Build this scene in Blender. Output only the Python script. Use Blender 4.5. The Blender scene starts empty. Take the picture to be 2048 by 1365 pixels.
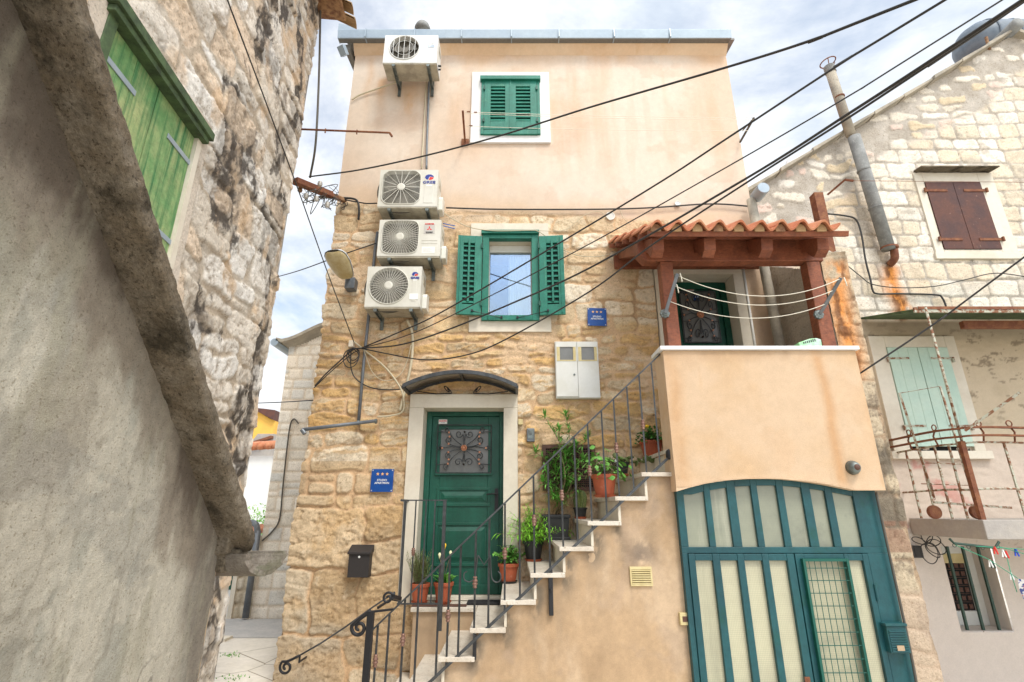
import bpy, bmesh, math, random
import numpy as np
from mathutils import Vector, Matrix
# ---------------------------------------------------------------- camera, world, sun, exposure
scene = bpy.context.scene
F = 1020.0; TH = math.radians(18.2); CS, SN = math.cos(TH), math.sin(TH)
cam_data = bpy.data.cameras.new("camera"); cam = bpy.data.objects.new("camera", cam_data)
scene.collection.objects.link(cam); scene.camera = cam
cam.location = (0, 0, 0); cam.rotation_euler = (math.radians(90) + TH, 0, 0)
cam_data.sensor_width = 36; cam_data.lens = F * 36 / 2048; cam_data.clip_start = 0.05; cam_data.clip_end = 3000
SUN_EL, SUN_AZ = math.radians(56), math.radians(152)      # azimuth from +Y towards +X
world = bpy.data.worlds.new("World"); scene.world = world; world.use_nodes = True
wn, wl = world.node_tree.nodes, world.node_tree.links
wn.clear()
def _w(t, **k):
    n = wn.new(t)
    for a, b in k.items(): setattr(n, a, b)
    return n
sky = _w('ShaderNodeTexSky'); sky.sky_type = 'NISHITA'; sky.sun_disc = False
sky.sun_elevation = SUN_EL; sky.sun_rotation = SUN_AZ; sky.air_density = 1.0; sky.dust_density = 1.5
tc = _w('ShaderNodeTexCoord')
sep = _w('ShaderNodeSeparateXYZ'); wl.new(tc.outputs['Generated'], sep.inputs[0])
mz = _w('ShaderNodeMath', operation='MAXIMUM'); wl.new(sep.outputs['Z'], mz.inputs[0]); mz.inputs[1].default_value = 0.0
az = _w('ShaderNodeMath', operation='ADD'); wl.new(mz.outputs[0], az.inputs[0]); az.inputs[1].default_value = 0.22
dx = _w('ShaderNodeMath', operation='DIVIDE'); wl.new(sep.outputs['X'], dx.inputs[0]); wl.new(az.outputs[0], dx.inputs[1])
dy = _w('ShaderNodeMath', operation='DIVIDE'); wl.new(sep.outputs['Y'], dy.inputs[0]); wl.new(az.outputs[0], dy.inputs[1])
cmb = _w('ShaderNodeCombineXYZ'); wl.new(dx.outputs[0], cmb.inputs[0]); wl.new(dy.outputs[0], cmb.inputs[1])
n1 = _w('ShaderNodeTexNoise'); n1.inputs['Scale'].default_value = 1.1; n1.inputs['Detail'].default_value = 10; n1.inputs['Roughness'].default_value = 0.62; n1.inputs['Distortion'].default_value = 0.35
wl.new(cmb.outputs[0], n1.inputs['Vector'])
r1 = _w('ShaderNodeValToRGB'); r1.color_ramp.elements[0].position = 0.32; r1.color_ramp.elements[1].position = 0.52
wl.new(n1.outputs['Fac'], r1.inputs[0])
n2 = _w('ShaderNodeTexNoise'); n2.inputs['Scale'].default_value = 2.2; n2.inputs['Detail'].default_value = 8; n2.inputs['Roughness'].default_value = 0.6
mp2 = _w('ShaderNodeMapping'); mp2.inputs['Location'].default_value = (3.3, 7.1, 2); wl.new(cmb.outputs[0], mp2.inputs[0]); wl.new(mp2.outputs[0], n2.inputs['Vector'])
r2 = _w('ShaderNodeValToRGB'); r2.color_ramp.elements[0].position = 0.38; r2.color_ramp.elements[1].position = 0.60
r2.color_ramp.elements[0].color = (5.0, 5.5, 6.15, 1); r2.color_ramp.elements[1].color = (7.6, 7.65, 7.7, 1)
wl.new(n2.outputs['Fac'], r2.inputs[0])
hz = _w('ShaderNodeMapRange'); wl.new(sep.outputs['Z'], hz.inputs[0]); hz.inputs[1].default_value = 0.0; hz.inputs[2].default_value = 0.35; hz.inputs[3].default_value = 0.55; hz.inputs[4].default_value = 0.0
addc = _w('ShaderNodeMath', operation='ADD'); addc.use_clamp = True; wl.new(r1.outputs[0], addc.inputs[0]); wl.new(hz.outputs[0], addc.inputs[1])
skm = _w('ShaderNodeMix', data_type='RGBA', blend_type='MULTIPLY'); skm.inputs[0].default_value = 1.0
wl.new(sky.outputs[0], skm.inputs[6]); skm.inputs[7].default_value = (1.5, 1.5, 1.4, 1)
mixc = _w('ShaderNodeMix', data_type='RGBA'); wl.new(addc.outputs[0], mixc.inputs[0]); wl.new(skm.outputs[2], mixc.inputs[6]); wl.new(r2.outputs[0], mixc.inputs[7])
# the overcast is brightest on the side of the veiled sun (behind and above the camera)
dt = _w('ShaderNodeVectorMath', operation='DOT_PRODUCT'); wl.new(tc.outputs['Generated'], dt.inputs[0])
dt.inputs[1].default_value = (math.sin(SUN_AZ) * math.cos(SUN_EL), math.cos(SUN_AZ) * math.cos(SUN_EL), math.sin(SUN_EL))
gl = _w('ShaderNodeMapRange'); wl.new(dt.outputs['Value'], gl.inputs[0]); gl.inputs[1].default_value = 0.45; gl.inputs[2].default_value = 1.0; gl.inputs[3].default_value = 1.0; gl.inputs[4].default_value = 2.4
mul = _w('ShaderNodeMix', data_type='RGBA', blend_type='MULTIPLY'); mul.inputs[0].default_value = 1.0
wl.new(mixc.outputs[2], mul.inputs[6]); wl.new(gl.outputs[0], mul.inputs[7])
bg = _w('ShaderNodeBackground'); bg.inputs['Strength'].default_value = 0.10; wl.new(mul.outputs[2], bg.inputs[0])
wo = _w('ShaderNodeOutputWorld'); wl.new(bg.outputs[0], wo.inputs[0])
sun_d = bpy.data.lights.new("sun", 'SUN'); sun_d.energy = 1.5; sun_d.angle = math.radians(14); sun_d.color = (1, 0.95, 0.87)
sun = bpy.data.objects.new("sun", sun_d); scene.collection.objects.link(sun)
sd = Vector((math.sin(SUN_AZ) * math.cos(SUN_EL), math.cos(SUN_AZ) * math.cos(SUN_EL), math.sin(SUN_EL)))
sun.rotation_euler = sd.to_track_quat('Z', 'Y').to_euler(); sun.location = sd * 30
scene.view_settings.view_transform = 'Standard'; scene.view_settings.look = 'None'; scene.view_settings.gamma = 1
scene.view_settings.use_curve_mapping = False; scene.view_settings.exposure = 0.76
scene.cycles.max_bounces = 8; scene.cycles.diffuse_bounces = 5; scene.cycles.transparent_max_bounces = 12
# ---------------------------------------------------------------- helpers
col = scene.collection
GZ = -1.65                       # the ground; the camera is the origin, at eye height
D = 5.7                          # distance of the main facade
def P(x, y, Y):                  # point at distance Y that the photograph shows at (x, y)
    u = (x - 1024) / F; v = (682.5 - y) / F; d = CS - v * SN
    return Vector((Y * u / d, Y, Y * (SN + v * CS) / d))
def PX(x, y, X):
    u = (x - 1024) / F; v = (682.5 - y) / F; d = CS - v * SN
    return P(x, y, X * d / u)
def PZ(x, y, z):
    v = (682.5 - y) / F; d = CS - v * SN
    return P(x, y, z * d / (SN + v * CS))
def tag(o, label, cat, group=None, kind=None):
    if label: o['label'] = label
    if cat: o['category'] = cat
    if group: o['group'] = group
    if kind: o['kind'] = kind
    return o
def thing(name, loc, label, cat, group=None, rz=0):
    o = bpy.data.objects.new(name, None); col.objects.link(o); o.location = loc; o.rotation_euler = (0, 0, rz)
    o.empty_display_size = 0.1
    return tag(o, label, cat, group)
def link(name, me, mat, parent=None, world=True, smooth=False):
    o = bpy.data.objects.new(name, me); col.objects.link(o)
    for m in (mat if isinstance(mat, (list, tuple)) else [mat]): me.materials.append(m)
    if parent is not None:
        o.parent = parent
        if world:
            loc = Vector(parent.location)
            q = parent.parent
            while q is not None: loc += Vector(q.location); q = q.parent
            me.transform(Matrix.Translation(-loc))
    if smooth: me.polygons.foreach_set('use_smooth', [True] * len(me.polygons))
    return o
class MB:
    def __init__(s): s.v = []; s.f = []; s.m = []
    def add(s, vs, fs, mi=0):
        b = len(s.v); s.v += [tuple(a) for a in vs]; s.f += [tuple(b + i for i in f) for f in fs]; s.m += [mi] * len(fs); return s
    def box(s, x0, x1, y0, y1, z0, z1, mi=0):
        if x0 > x1: x0, x1 = x1, x0
        if y0 > y1: y0, y1 = y1, y0
        if z0 > z1: z0, z1 = z1, z0
        return s.add([(x0,y0,z0),(x1,y0,z0),(x1,y1,z0),(x0,y1,z0),(x0,y0,z1),(x1,y0,z1),(x1,y1,z1),(x0,y1,z1)],
                     [(0,3,2,1),(4,5,6,7),(0,1,5,4),(1,2,6,5),(2,3,7,6),(3,0,4,7)], mi)
    def bar(s, a, b, w, h, up=(0, 0, 1), mi=0):        # box between two points
        a, b = Vector(a), Vector(b); d = (b - a).normalized(); up = Vector(up)
        r = d.cross(up)
        if r.length < 1e-4: r = d.cross(Vector((0, 1, 0)))
        r.normalize(); q = r.cross(d).normalized(); vs = []
        for p in (a, b):
            for i, j in ((-1,-1),(1,-1),(1,1),(-1,1)): vs.append(p + r * (w / 2 * i) + q * (h / 2 * j))
        return s.add(vs, [(3,2,1,0),(4,5,6,7),(0,1,5,4),(1,2,6,5),(2,3,7,6),(3,0,4,7)], mi)
    def tube(s, pts, r, n=8, cap=True, mi=0):
        pts = [Vector(p) for p in pts]; N = len(pts); rs = r if isinstance(r, (list, tuple)) else [r] * N
        t0 = (pts[1] - pts[0]).normalized(); a = t0.orthogonal().normalized(); vs = []
        for i, p in enumerate(pts):
            t = (pts[min(i + 1, N - 1)] - pts[max(i - 1, 0)])
            t = t.normalized() if t.length > 1e-9 else t0
            a = (a - t * a.dot(t)); a = a.normalized() if a.length > 1e-6 else t.orthogonal().normalized()
            b = t.cross(a)
            for k in range(n):
                an = 2 * math.pi * k / n; vs.append(p + (a * math.cos(an) + b * math.sin(an)) * rs[i])
        fs = [(i*n+k, i*n+(k+1)%n, (i+1)*n+(k+1)%n, (i+1)*n+k) for i in range(N-1) for k in range(n)]
        if cap: fs += [tuple(range(n))[::-1], tuple((N-1)*n+k for k in range(n))]
        return s.add(vs, fs, mi)
    def lathe(s, c, prof, n=24, axis='z', mi=0):       # prof: (radius, height) pairs
        c = Vector(c); vs = []
        for r, h in prof:
            for k in range(n):
                an = 2 * math.pi * k / n; a, b = r * math.cos(an), r * math.sin(an)
                vs.append(c + (Vector((a, b, h)) if axis == 'z' else Vector((a, -h, b)) if axis == 'y' else Vector((h, a, b))))
        fs = [(i*n+k, i*n+(k+1)%n, (i+1)*n+(k+1)%n, (i+1)*n+k) for i in range(len(prof)-1) for k in range(n)]
        fs += [tuple(range(n))[::-1], tuple((len(prof)-1)*n+k for k in range(n))]
        return s.add(vs, fs, mi)
    def prism(s, poly, y0, y1, mi=0):                  # polygon in XZ (anticlockwise seen from the front) extruded in Y
        n = len(poly); vs = [(p[0], y0, p[1]) for p in poly] + [(p[0], y1, p[1]) for p in poly]
        fs = [tuple(range(n)), tuple(range(2*n-1, n-1, -1))] + [(i, i+n, (i+1)%n+n, (i+1)%n) for i in range(n)]
        return s.add(vs, fs, mi)
    def sweep(s, poly, o, ax, ay, d, mi=0):            # polygon in the plane (ax, ay) at o, extruded by vector d
        o, ax, ay, d = Vector(o), Vector(ax), Vector(ay), Vector(d); n = len(poly)
        vs = [o + ax*p[0] + ay*p[1] for p in poly]; vs += [v + d for v in vs]
        return s.add(vs, [tuple(range(n))[::-1], tuple(range(n, 2*n))] + [(i, (i+1)%n, (i+1)%n+n, i+n) for i in range(n)], mi)
    def build(s, name, mat, parent=None, bevel=0, smooth=False, world=True):
        me = bpy.data.meshes.new(name); me.from_pydata(s.v, [], s.f); me.update()
        if any(s.m): me.polygons.foreach_set('material_index', s.m)
        if not smooth or bevel == 0:
            bm = bmesh.new(); bm.from_mesh(me); bmesh.ops.recalc_face_normals(bm, faces=bm.faces); bm.to_mesh(me); bm.free()
        o = link(name, me, mat, parent, world, smooth)
        if bevel:
            md = o.modifiers.new('bevel', 'BEVEL'); md.width = bevel; md.segments = 2; md.limit_method = 'ANGLE'; md.angle_limit = 0.6
        return o
def spline(pts, n=10):                                 # Catmull-Rom through the points
    pts = [Vector(p) for p in pts]; out = []
    if len(pts) == 2: return [pts[0].lerp(pts[1], i / n) for i in range(n + 1)]
    for i in range(len(pts) - 1):
        p0 = pts[i-1] if i else pts[0]*2 - pts[1]; p1, p2 = pts[i], pts[i+1]
        p3 = pts[i+2] if i + 2 < len(pts) else p2*2 - p1
        for k in range(n):
            t = k / n
            out.append(0.5*((2*p1)+(p2-p0)*t+(2*p0-5*p1+4*p2-p3)*t*t+(3*p1-p0-3*p2+p3)*t**3))
    out.append(pts[-1]); return out
def rect(x0, x1, z0, z1): return [(x0, z0), (x1, z0), (x1, z1), (x0, z1)]
def pbox(mb, ax, ay, bx, by, Y, y0, y1, mi=0):         # box whose front face lies at distance Y between two photo corners
    a, b = P(ax, ay, Y), P(bx, by, Y); return mb.box(a.x, b.x, y0, y1, b.z, a.z, mi)
FONT = None
def text(name, s, size, loc, mat, parent, rot=(math.pi/2, 0, 0), align='CENTER', bold=0.0, depth=0.0015, sx=1.0):
    cu = bpy.data.curves.new(name, 'FONT'); cu.body = s; cu.size = size; cu.align_x = align; cu.align_y = 'CENTER'
    cu.extrude = depth; cu.offset = bold; cu.space_line = 0.9; cu.resolution_u = 3
    to = bpy.data.objects.new('tmp', cu); col.objects.link(to)
    me = bpy.data.meshes.new_from_object(to.evaluated_get(bpy.context.evaluated_depsgraph_get()))
    bpy.data.objects.remove(to); me.name = name
    from mathutils import Euler
    me.transform(Matrix.Translation(Vector(loc)) @ Euler(rot).to_matrix().to_4x4() @ Matrix.Diagonal((sx, 1, 1, 1)))
    return link(name, me, mat, parent)
# ---------------------------------------------------------------- materials
def mat(name, c, rough=0.7, metal=0.0, var=0.0, scale=6.0, c2=None, c3=None, bump=0.0, bscale=60.0, streak=None, vc=False, spec=0.4, t2=(0.42, 0.62), t3=(0.55, 0.75), s3=None, pits=None):
    m = bpy.data.materials.new(name); m.use_nodes = True; nt = m.node_tree; N, L = nt.nodes, nt.links
    b = N['Principled BSDF']; b.inputs['Roughness'].default_value = rough; b.inputs['Metallic'].default_value = metal
    b.inputs['Specular IOR Level'].default_value = spec
    g = N.new('ShaderNodeNewGeometry'); src = g.outputs['Position']
    def noise(sc, det=6, ro=0.6, stretch=None, off=0):
        n = N.new('ShaderNodeTexNoise'); n.inputs['Scale'].default_value = sc; n.inputs['Detail'].default_value = det; n.inputs['Roughness'].default_value = ro
        mp = N.new('ShaderNodeMapping'); L.new(src, mp.inputs[0]); mp.inputs['Location'].default_value = (off, off * 0.7, off * 1.3)
        if stretch: mp.inputs['Scale'].default_value = stretch
        L.new(mp.outputs[0], n.inputs['Vector']); return n.outputs['Fac']
    def ramp(s, lo, hi):
        r = N.new('ShaderNodeMapRange'); L.new(s, r.inputs[0]); r.inputs[1].default_value = lo; r.inputs[2].default_value = hi; return r.outputs[0]
    if vc:
        a = N.new('ShaderNodeAttribute'); a.attribute_name = 'Col'; cur = a.outputs['Color']
    else:
        rgb = N.new('ShaderNodeRGB'); rgb.outputs[0].default_value = (*c, 1); cur = rgb.outputs[0]
    def mix(fac, col2, blend='MIX'):
        nonlocal cur
        x = N.new('ShaderNodeMix'); x.data_type = 'RGBA'; x.blend_type = blend
        if isinstance(fac, (int, float)): x.inputs[0].default_value = fac
        else: L.new(fac, x.inputs[0])
        L.new(cur, x.inputs[6])
        if isinstance(col2, tuple): x.inputs[7].default_value = (*col2, 1)
        else: L.new(col2, x.inputs[7])
        cur = x.outputs[2]
    if c2: mix(ramp(noise(scale, 7, 0.62), *t2), c2)
    if c3: mix(ramp(noise(s3 or scale * 2.3, 8, 0.7, None, 5.1), *t3), c3)
    if streak: mix(ramp(noise(streak[1], 5, 0.6, (1, 1, streak[3] if len(streak) > 3 else 0.08), 9.0), streak[2], streak[2] + 0.18), streak[0])
    if var:
        r = N.new('ShaderNodeMapRange'); L.new(noise(scale * 9, 8, 0.75, None, 2.2), r.inputs[0]); r.inputs[1].default_value = 0.3; r.inputs[2].default_value = 0.7
        r.inputs[3].default_value = 1 - var; r.inputs[4].default_value = 1 + var; mix(1.0, r.outputs[0], 'MULTIPLY')
    if pits: mix(ramp(noise(pits[0], 3, 0.7, None, 4.0), pits[1], pits[1]+.07), pits[2], 'MULTIPLY')
    L.new(cur, b.inputs['Base Color'])
    if bump:
        bp = N.new('ShaderNodeBump'); bp.inputs['Strength'].default_value = min(1.0, bump); bp.inputs['Distance'].default_value = 0.01
        L.new(noise(bscale, 8, 0.7, None, 1.0), bp.inputs['Height']); L.new(bp.outputs[0], b.inputs['Normal'])
    return m
def glassmat(name, c=(0.05, 0.06, 0.06), rough=0.05, spec=0.8):
    m = mat(name, c, rough, spec=spec); return m
M = {}
M['plaster'] = mat('peach_plaster', (0.60, 0.44, 0.32), 0.9, c2=(0.65, 0.50, 0.38), c3=(0.56, 0.38, 0.25), scale=0.9, s3=1.3, var=0.07, bump=0.5, bscale=90, streak=((0.55, 0.36, 0.22), 2.2, 0.57, 0.12))
M['parapet'] = mat('peach_parapet_plaster', (0.62, 0.43, 0.27), 0.9, c2=(0.66, 0.49, 0.33), c3=(0.58, 0.36, 0.19), scale=1.4, s3=1.9, var=0.07, bump=0.3, bscale=150, streak=((0.56, 0.36, 0.2), 3.0, 0.60, 0.15))
M['stairwall'] = mat('stained_stair_plaster', (0.47, 0.335, 0.21), 0.92, c2=(0.42, 0.30, 0.19), c3=(0.30, 0.24, 0.16), scale=1.6, s3=1.5, t3=(0.60, 0.80), var=0.08, bump=0.3, bscale=150, streak=((0.34, 0.26, 0.17), 2.6, 0.60, 0.25))
M['vc'] = mat('rubble_stone', (1, 1, 1), 0.92, vc=True, var=0.22, scale=6, bump=1.0, bscale=55, pits=(42, .60, (.62, .58, .52)))
M['vcp'] = mat('wall_render', (1, 1, 1), 0.9, vc=True, var=0.08, scale=9, bump=0.35, bscale=140, pits=(60, .66, (.88, .84, .78)))
M['limestone'] = mat('cream_limestone', (0.66, 0.60, 0.49), 0.75, c2=(0.60, 0.53, 0.42), scale=2.5, var=0.06, bump=0.25, bscale=80)
M['tread'] = mat('travertine_tread', (0.62, 0.56, 0.47), 0.65, c2=(0.54, 0.47, 0.38), c3=(0.36, 0.30, 0.22), scale=5, s3=9, t3=(0.58, 0.74), var=0.14, bump=0.4, bscale=60, pits=(34, .60, (.66, .6, .52)))
M['whitestone'] = mat('white_window_surround', (0.74, 0.73, 0.71), 0.8, c2=(0.68, 0.67, 0.64), scale=3, var=0.04)
M['green'] = mat('green_shutter_paint', (0.008, 0.135, 0.088), 0.5, c2=(0.014, 0.175, 0.12), c3=(0.07, 0.26, 0.15), scale=5, s3=7, t3=(0.60, 0.8), var=0.2, bump=0.25, bscale=70, streak=((0.04, 0.22, 0.14), 26, 0.58, 0.08), pits=(55, .70, (.6, .6, .6)))
M['greenshade'] = mat('shutter_louvre_shade', (0.003, 0.036, 0.024), 0.6)  # near-black green that paints in the shade between the louvres
M['greendoor'] = mat('dark_green_door_paint', (0.004, 0.062, 0.038), 0.42, c2=(0.007, 0.088, 0.055), scale=3, var=0.18, bump=0.2, bscale=60, streak=((0.016, 0.12, 0.08), 18, 0.60, 0.08))
M['teal'] = mat('teal_garage_paint', (0.009, 0.058, 0.068), 0.42, c2=(0.012, 0.078, 0.086), c3=(0.008, 0.07, 0.05), scale=1.6, var=0.18, bump=0.15, bscale=30, streak=((0.02, 0.10, 0.11), 9, 0.60, 0.1), pits=(30, .72, (1.6, 1.5, 1.4)))
M['tealgreen'] = mat('green_grille_paint', (0.006, 0.085, 0.06), 0.45, var=0.15)
M['frosted'] = mat('wired_frosted_glass', (0.27, 0.28, 0.20), 0.25, c2=(0.22, 0.23, 0.17), c3=(0.15, 0.16, 0.12), scale=1.6, s3=2.8, var=0.05, spec=0.6, streak=((0.36, 0.36, 0.27), 7, 0.55, 0.1))
M['frosted2'] = mat('wired_frosted_pane', (0.49, 0.46, 0.31), 0.25, c2=(0.42, 0.39, 0.27), c3=(0.27, 0.27, 0.19), scale=1.3, s3=2.0, var=0.05, spec=0.6, streak=((0.30, 0.29, 0.2), 6, 0.52, 0.08))
def _wired(m):                                          # the fine wire mesh cast in the panes
    nt = m.node_tree; N, L = nt.nodes, nt.links; b = N['Principled BSDF']
    g = N.new('ShaderNodeNewGeometry'); s = N.new('ShaderNodeSeparateXYZ'); L.new(g.outputs['Position'], s.inputs[0])
    outs = []
    for k in ('X', 'Z'):
        a = N.new('ShaderNodeMath'); a.operation = 'MULTIPLY'; L.new(s.outputs[k], a.inputs[0]); a.inputs[1].default_value = 75
        f = N.new('ShaderNodeMath'); f.operation = 'FRACT'; L.new(a.outputs[0], f.inputs[0])
        c = N.new('ShaderNodeMath'); c.operation = 'LESS_THAN'; L.new(f.outputs[0], c.inputs[0]); c.inputs[1].default_value = 0.16; outs.append(c.outputs[0])
    mx = N.new('ShaderNodeMath'); mx.operation = 'MAXIMUM'; L.new(outs[0], mx.inputs[0]); L.new(outs[1], mx.inputs[1])
    ml = N.new('ShaderNodeMath'); ml.operation = 'MULTIPLY'; L.new(mx.outputs[0], ml.inputs[0]); ml.inputs[1].default_value = 0.45
    old = b.inputs['Base Color'].links[0].from_socket
    x = N.new('ShaderNodeMix'); x.data_type = 'RGBA'; L.new(ml.outputs[0], x.inputs[0]); L.new(old, x.inputs[6]); x.inputs[7].default_value = (0.2, 0.2, 0.16, 1)
    L.new(x.outputs[2], b.inputs['Base Color'])
_wired(M['frosted']); _wired(M['frosted2'])
M['frost2'] = mat('door_frosted_glass', (0.13, 0.13, 0.12), 0.3, c2=(0.17, 0.17, 0.16), scale=5, spec=0.6)
def pane_mat():
    m = bpy.data.materials.new('window_glass'); m.use_nodes = True; nt = m.node_tree; N, L = nt.nodes, nt.links; N.clear()
    o = N.new('ShaderNodeOutputMaterial'); mx = N.new('ShaderNodeMixShader'); t = N.new('ShaderNodeBsdfTransparent'); g = N.new('ShaderNodeBsdfGlossy')
    t.inputs[0].default_value = (.8, .84, .82, 1); g.inputs['Roughness'].default_value = .01; g.inputs[0].default_value = (.66, .80, 1, 1); mx.inputs[0].default_value = .24
    L.new(t.outputs[0], mx.inputs[1]); L.new(g.outputs[0], mx.inputs[2]); L.new(mx.outputs[0], o.inputs[0]); return m
M['glass'] = pane_mat()
M['curtain'] = mat('curtain_cloth', (0.85, 0.84, 0.78), 0.9, var=0.05)
M['dark'] = mat('dark_interior', (0.012, 0.012, 0.011), 0.9)
M['acwhite'] = mat('ac_enamel', (0.62, 0.60, 0.53), 0.45, c2=(0.56, 0.54, 0.46), scale=3, var=0.03)
M['acnew'] = mat('ac_white_enamel', (0.72, 0.72, 0.70), 0.42, c2=(0.64, 0.63, 0.58), scale=3, var=0.03)
M['acunder'] = mat('ac_base_pan', (0.42, 0.38, 0.29), 0.6, c2=(0.28, 0.25, 0.19), c3=(0.1, 0.09, 0.07), scale=6, s3=22, t3=(0.66, 0.8), var=0.1)
M['acdark'] = mat('ac_fan_cavity', (0.10, 0.09, 0.07), 0.7)
M['fanblade'] = mat('fan_blade', (0.16, 0.145, 0.12), 0.6)
M['galv'] = mat('galvanised_steel', (0.20, 0.23, 0.22), 0.45, 0.5, c2=(0.11, 0.12, 0.11), scale=12, var=0.15)
M['gutter'] = mat('zinc_gutter', (0.29, 0.35, 0.40), 0.45, 0.3, c2=(0.34, 0.40, 0.44), scale=2, var=0.08)
M['gutterdark'] = mat('dark_gutter_trim', (0.16, 0.15, 0.13), 0.7, var=0.2, scale=4)  # darker tone for the gutter base and verge flashing
M['iron'] = mat('wrought_iron', (0.055, 0.058, 0.06), 0.45, 0.5, c2=(0.085, 0.088, 0.09), scale=14, var=0.15)
M['ironblack'] = mat('black_iron', (0.022, 0.022, 0.024), 0.45, 0.3, var=0.15, scale=12)
M['copper'] = mat('copper_collar_paint', (0.19, 0.10, 0.075), 0.42, 0.4, c2=(0.27, 0.16, 0.12), scale=40, var=0.1)
M['copperbright'] = mat('copper_rosette_paint', (0.50, 0.22, 0.12), 0.4, 0.3, var=0.2, scale=40)
M['terracotta'] = mat('terracotta_pot', (0.42, 0.105, 0.045), 0.7, c2=(0.34, 0.08, 0.035), c3=(0.50, 0.26, 0.17), s3=13, t3=(0.6, 0.75), scale=9, var=0.08, bump=0.1)
M['blackpot'] = mat('black_plastic_pot', (0.018, 0.019, 0.02), 0.5, c2=(0.03, 0.03, 0.03), scale=12, var=0.1)
M['soil'] = mat('potting_soil', (0.035, 0.022, 0.014), 1.0, var=0.4, scale=30, bump=1, bscale=120)
def leafm(n, c, c2): 
    m = mat(n, c, 0.5, c2=c2, c3=(0.34, 0.30, 0.05), scale=25, s3=16, t3=(0.63, 0.72), var=0.35, t2=(0.35, 0.65)); b = m.node_tree.nodes['Principled BSDF']
    return m
M['leafdark'] = leafm('dark_leaf', (0.047, 0.176, 0.027), (0.081, 0.270, 0.041))
M['leafbright'] = leafm('bright_leaf', (0.176, 0.486, 0.027), (0.297, 0.675, 0.054))
M['leafmid'] = leafm('mid_leaf', (0.095, 0.284, 0.041), (0.162, 0.405, 0.068))
M['leafgrey'] = leafm('olive_leaf', (0.149, 0.230, 0.068), (0.243, 0.338, 0.121))
M['cactus'] = leafm('cactus_skin', (0.07, 0.12, 0.03), (0.14, 0.16, 0.05))
M['stem'] = mat('plant_stem', (0.16, 0.12, 0.06), 0.8, var=0.2)
M['yellow'] = mat('yellow_petal', (0.85, 0.50, 0.02), 0.6)
M['cream'] = mat('cream_petal', (0.85, 0.82, 0.5), 0.6)
M['wood'] = mat('red_brown_stained_timber', (0.185, 0.055, 0.025), 0.65, c2=(0.25, 0.08, 0.036), c3=(0.085, 0.028, 0.015), scale=4, s3=5, var=0.25, bump=0.5, bscale=30, streak=((0.11, 0.034, 0.016), 18, 0.54, 6), pits=(26, .66, (.6, .55, .5)))
M['woodend'] = mat('weathered_timber_end', (0.30, 0.17, 0.08), 0.8, c2=(0.14, 0.06, 0.03), scale=16, var=0.2)
M['tile'] = mat('clay_roof_tile', (0.47, 0.16, 0.075), 0.75, c2=(0.56, 0.25, 0.13), c3=(0.34, 0.10, 0.05), scale=5, s3=9, var=0.14, bump=0.4, bscale=60)
M['mortar'] = mat('tile_bedding_mortar', (0.34, 0.21, 0.10), 0.95, var=0.2, scale=12, bump=0.8)
M['rope'] = mat('white_line_cord', (0.72, 0.68, 0.56), 0.8)
M['cable'] = mat('black_cable', (0.028, 0.026, 0.024), 0.55)
M['cablegrey'] = mat('brown_grey_cable', (0.085, 0.075, 0.06), 0.6, var=0.1)
M['beige'] = mat('beige_conduit', (0.52, 0.45, 0.31), 0.6, var=0.08)
M['conduit'] = mat('grey_steel_conduit', (0.13, 0.145, 0.16), 0.45, 0.3, c2=(0.18, 0.19, 0.2), scale=12, var=0.1)
M['whitebox'] = mat('white_painted_metal_box', (0.66, 0.66, 0.62), 0.5, c2=(0.6, 0.59, 0.53), scale=3, var=0.03)
M['mailbox'] = mat('black_mailbox_paint', (0.028, 0.024, 0.023), 0.55, var=0.1)
M['blue'] = mat('blue_enamel_sign', (0.006, 0.055, 0.24), 0.3, c2=(0.01, 0.075, 0.29), scale=6)
M['gold'] = mat('gold_star_print', (0.75, 0.42, 0.16), 0.5)
M['paper'] = mat('white_print', (0.75, 0.75, 0.72), 0.6)
M['logored'] = mat('red_print', (0.62, 0.03, 0.03), 0.5)
M['logoblue'] = mat('blue_print', (0.02, 0.04, 0.25), 0.5)
M['logopale'] = mat('faded_blue_print', (0.45, 0.54, 0.64), 0.5)
M['logogrey'] = mat('faded_grey_print', (0.60, 0.60, 0.59), 0.5)
M['logodark'] = mat('black_print', (0.05, 0.05, 0.05), 0.5)
M['sticker'] = mat('silver_sticker', (0.48, 0.45, 0.40), 0.35, 0.2)
M['brown'] = mat('brown_grille_paint', (0.10, 0.045, 0.03), 0.6, var=0.15)
M['yellowed'] = mat('yellowed_plastic', (0.60, 0.50, 0.26), 0.5, c2=(0.52, 0.42, 0.2), scale=12, var=0.06)
M['mat'] = mat('rubber_door_mat', (0.02, 0.02, 0.022), 0.95, var=0.4, scale=30, bump=1)
M['rust'] = mat('rusty_iron', (0.16, 0.055, 0.028), 0.85, c2=(0.24, 0.10, 0.045), c3=(0.10, 0.035, 0.02), scale=14, s3=30, var=0.2, bump=0.6)
M['rustpaint'] = mat('peeling_painted_iron', (0.42, 0.42, 0.33), 0.75, c2=(0.20, 0.085, 0.04), scale=22, t2=(0.47, 0.55), var=0.12, bump=0.5)
M['rustshut'] = mat('rusty_sheet_shutter', (0.105, 0.040, 0.026), 0.7, c2=(0.07, 0.032, 0.028), c3=(0.30, 0.20, 0.14), scale=4, s3=26, t3=(0.62, 0.72), var=0.2)
M['mint'] = mat('mint_shutter_paint', (0.42, 0.56, 0.47), 0.7, c2=(0.48, 0.60, 0.50), scale=3, var=0.06, bump=0.2, streak=((0.34, 0.46, 0.38), 16, 0.6, 0.1))
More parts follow.
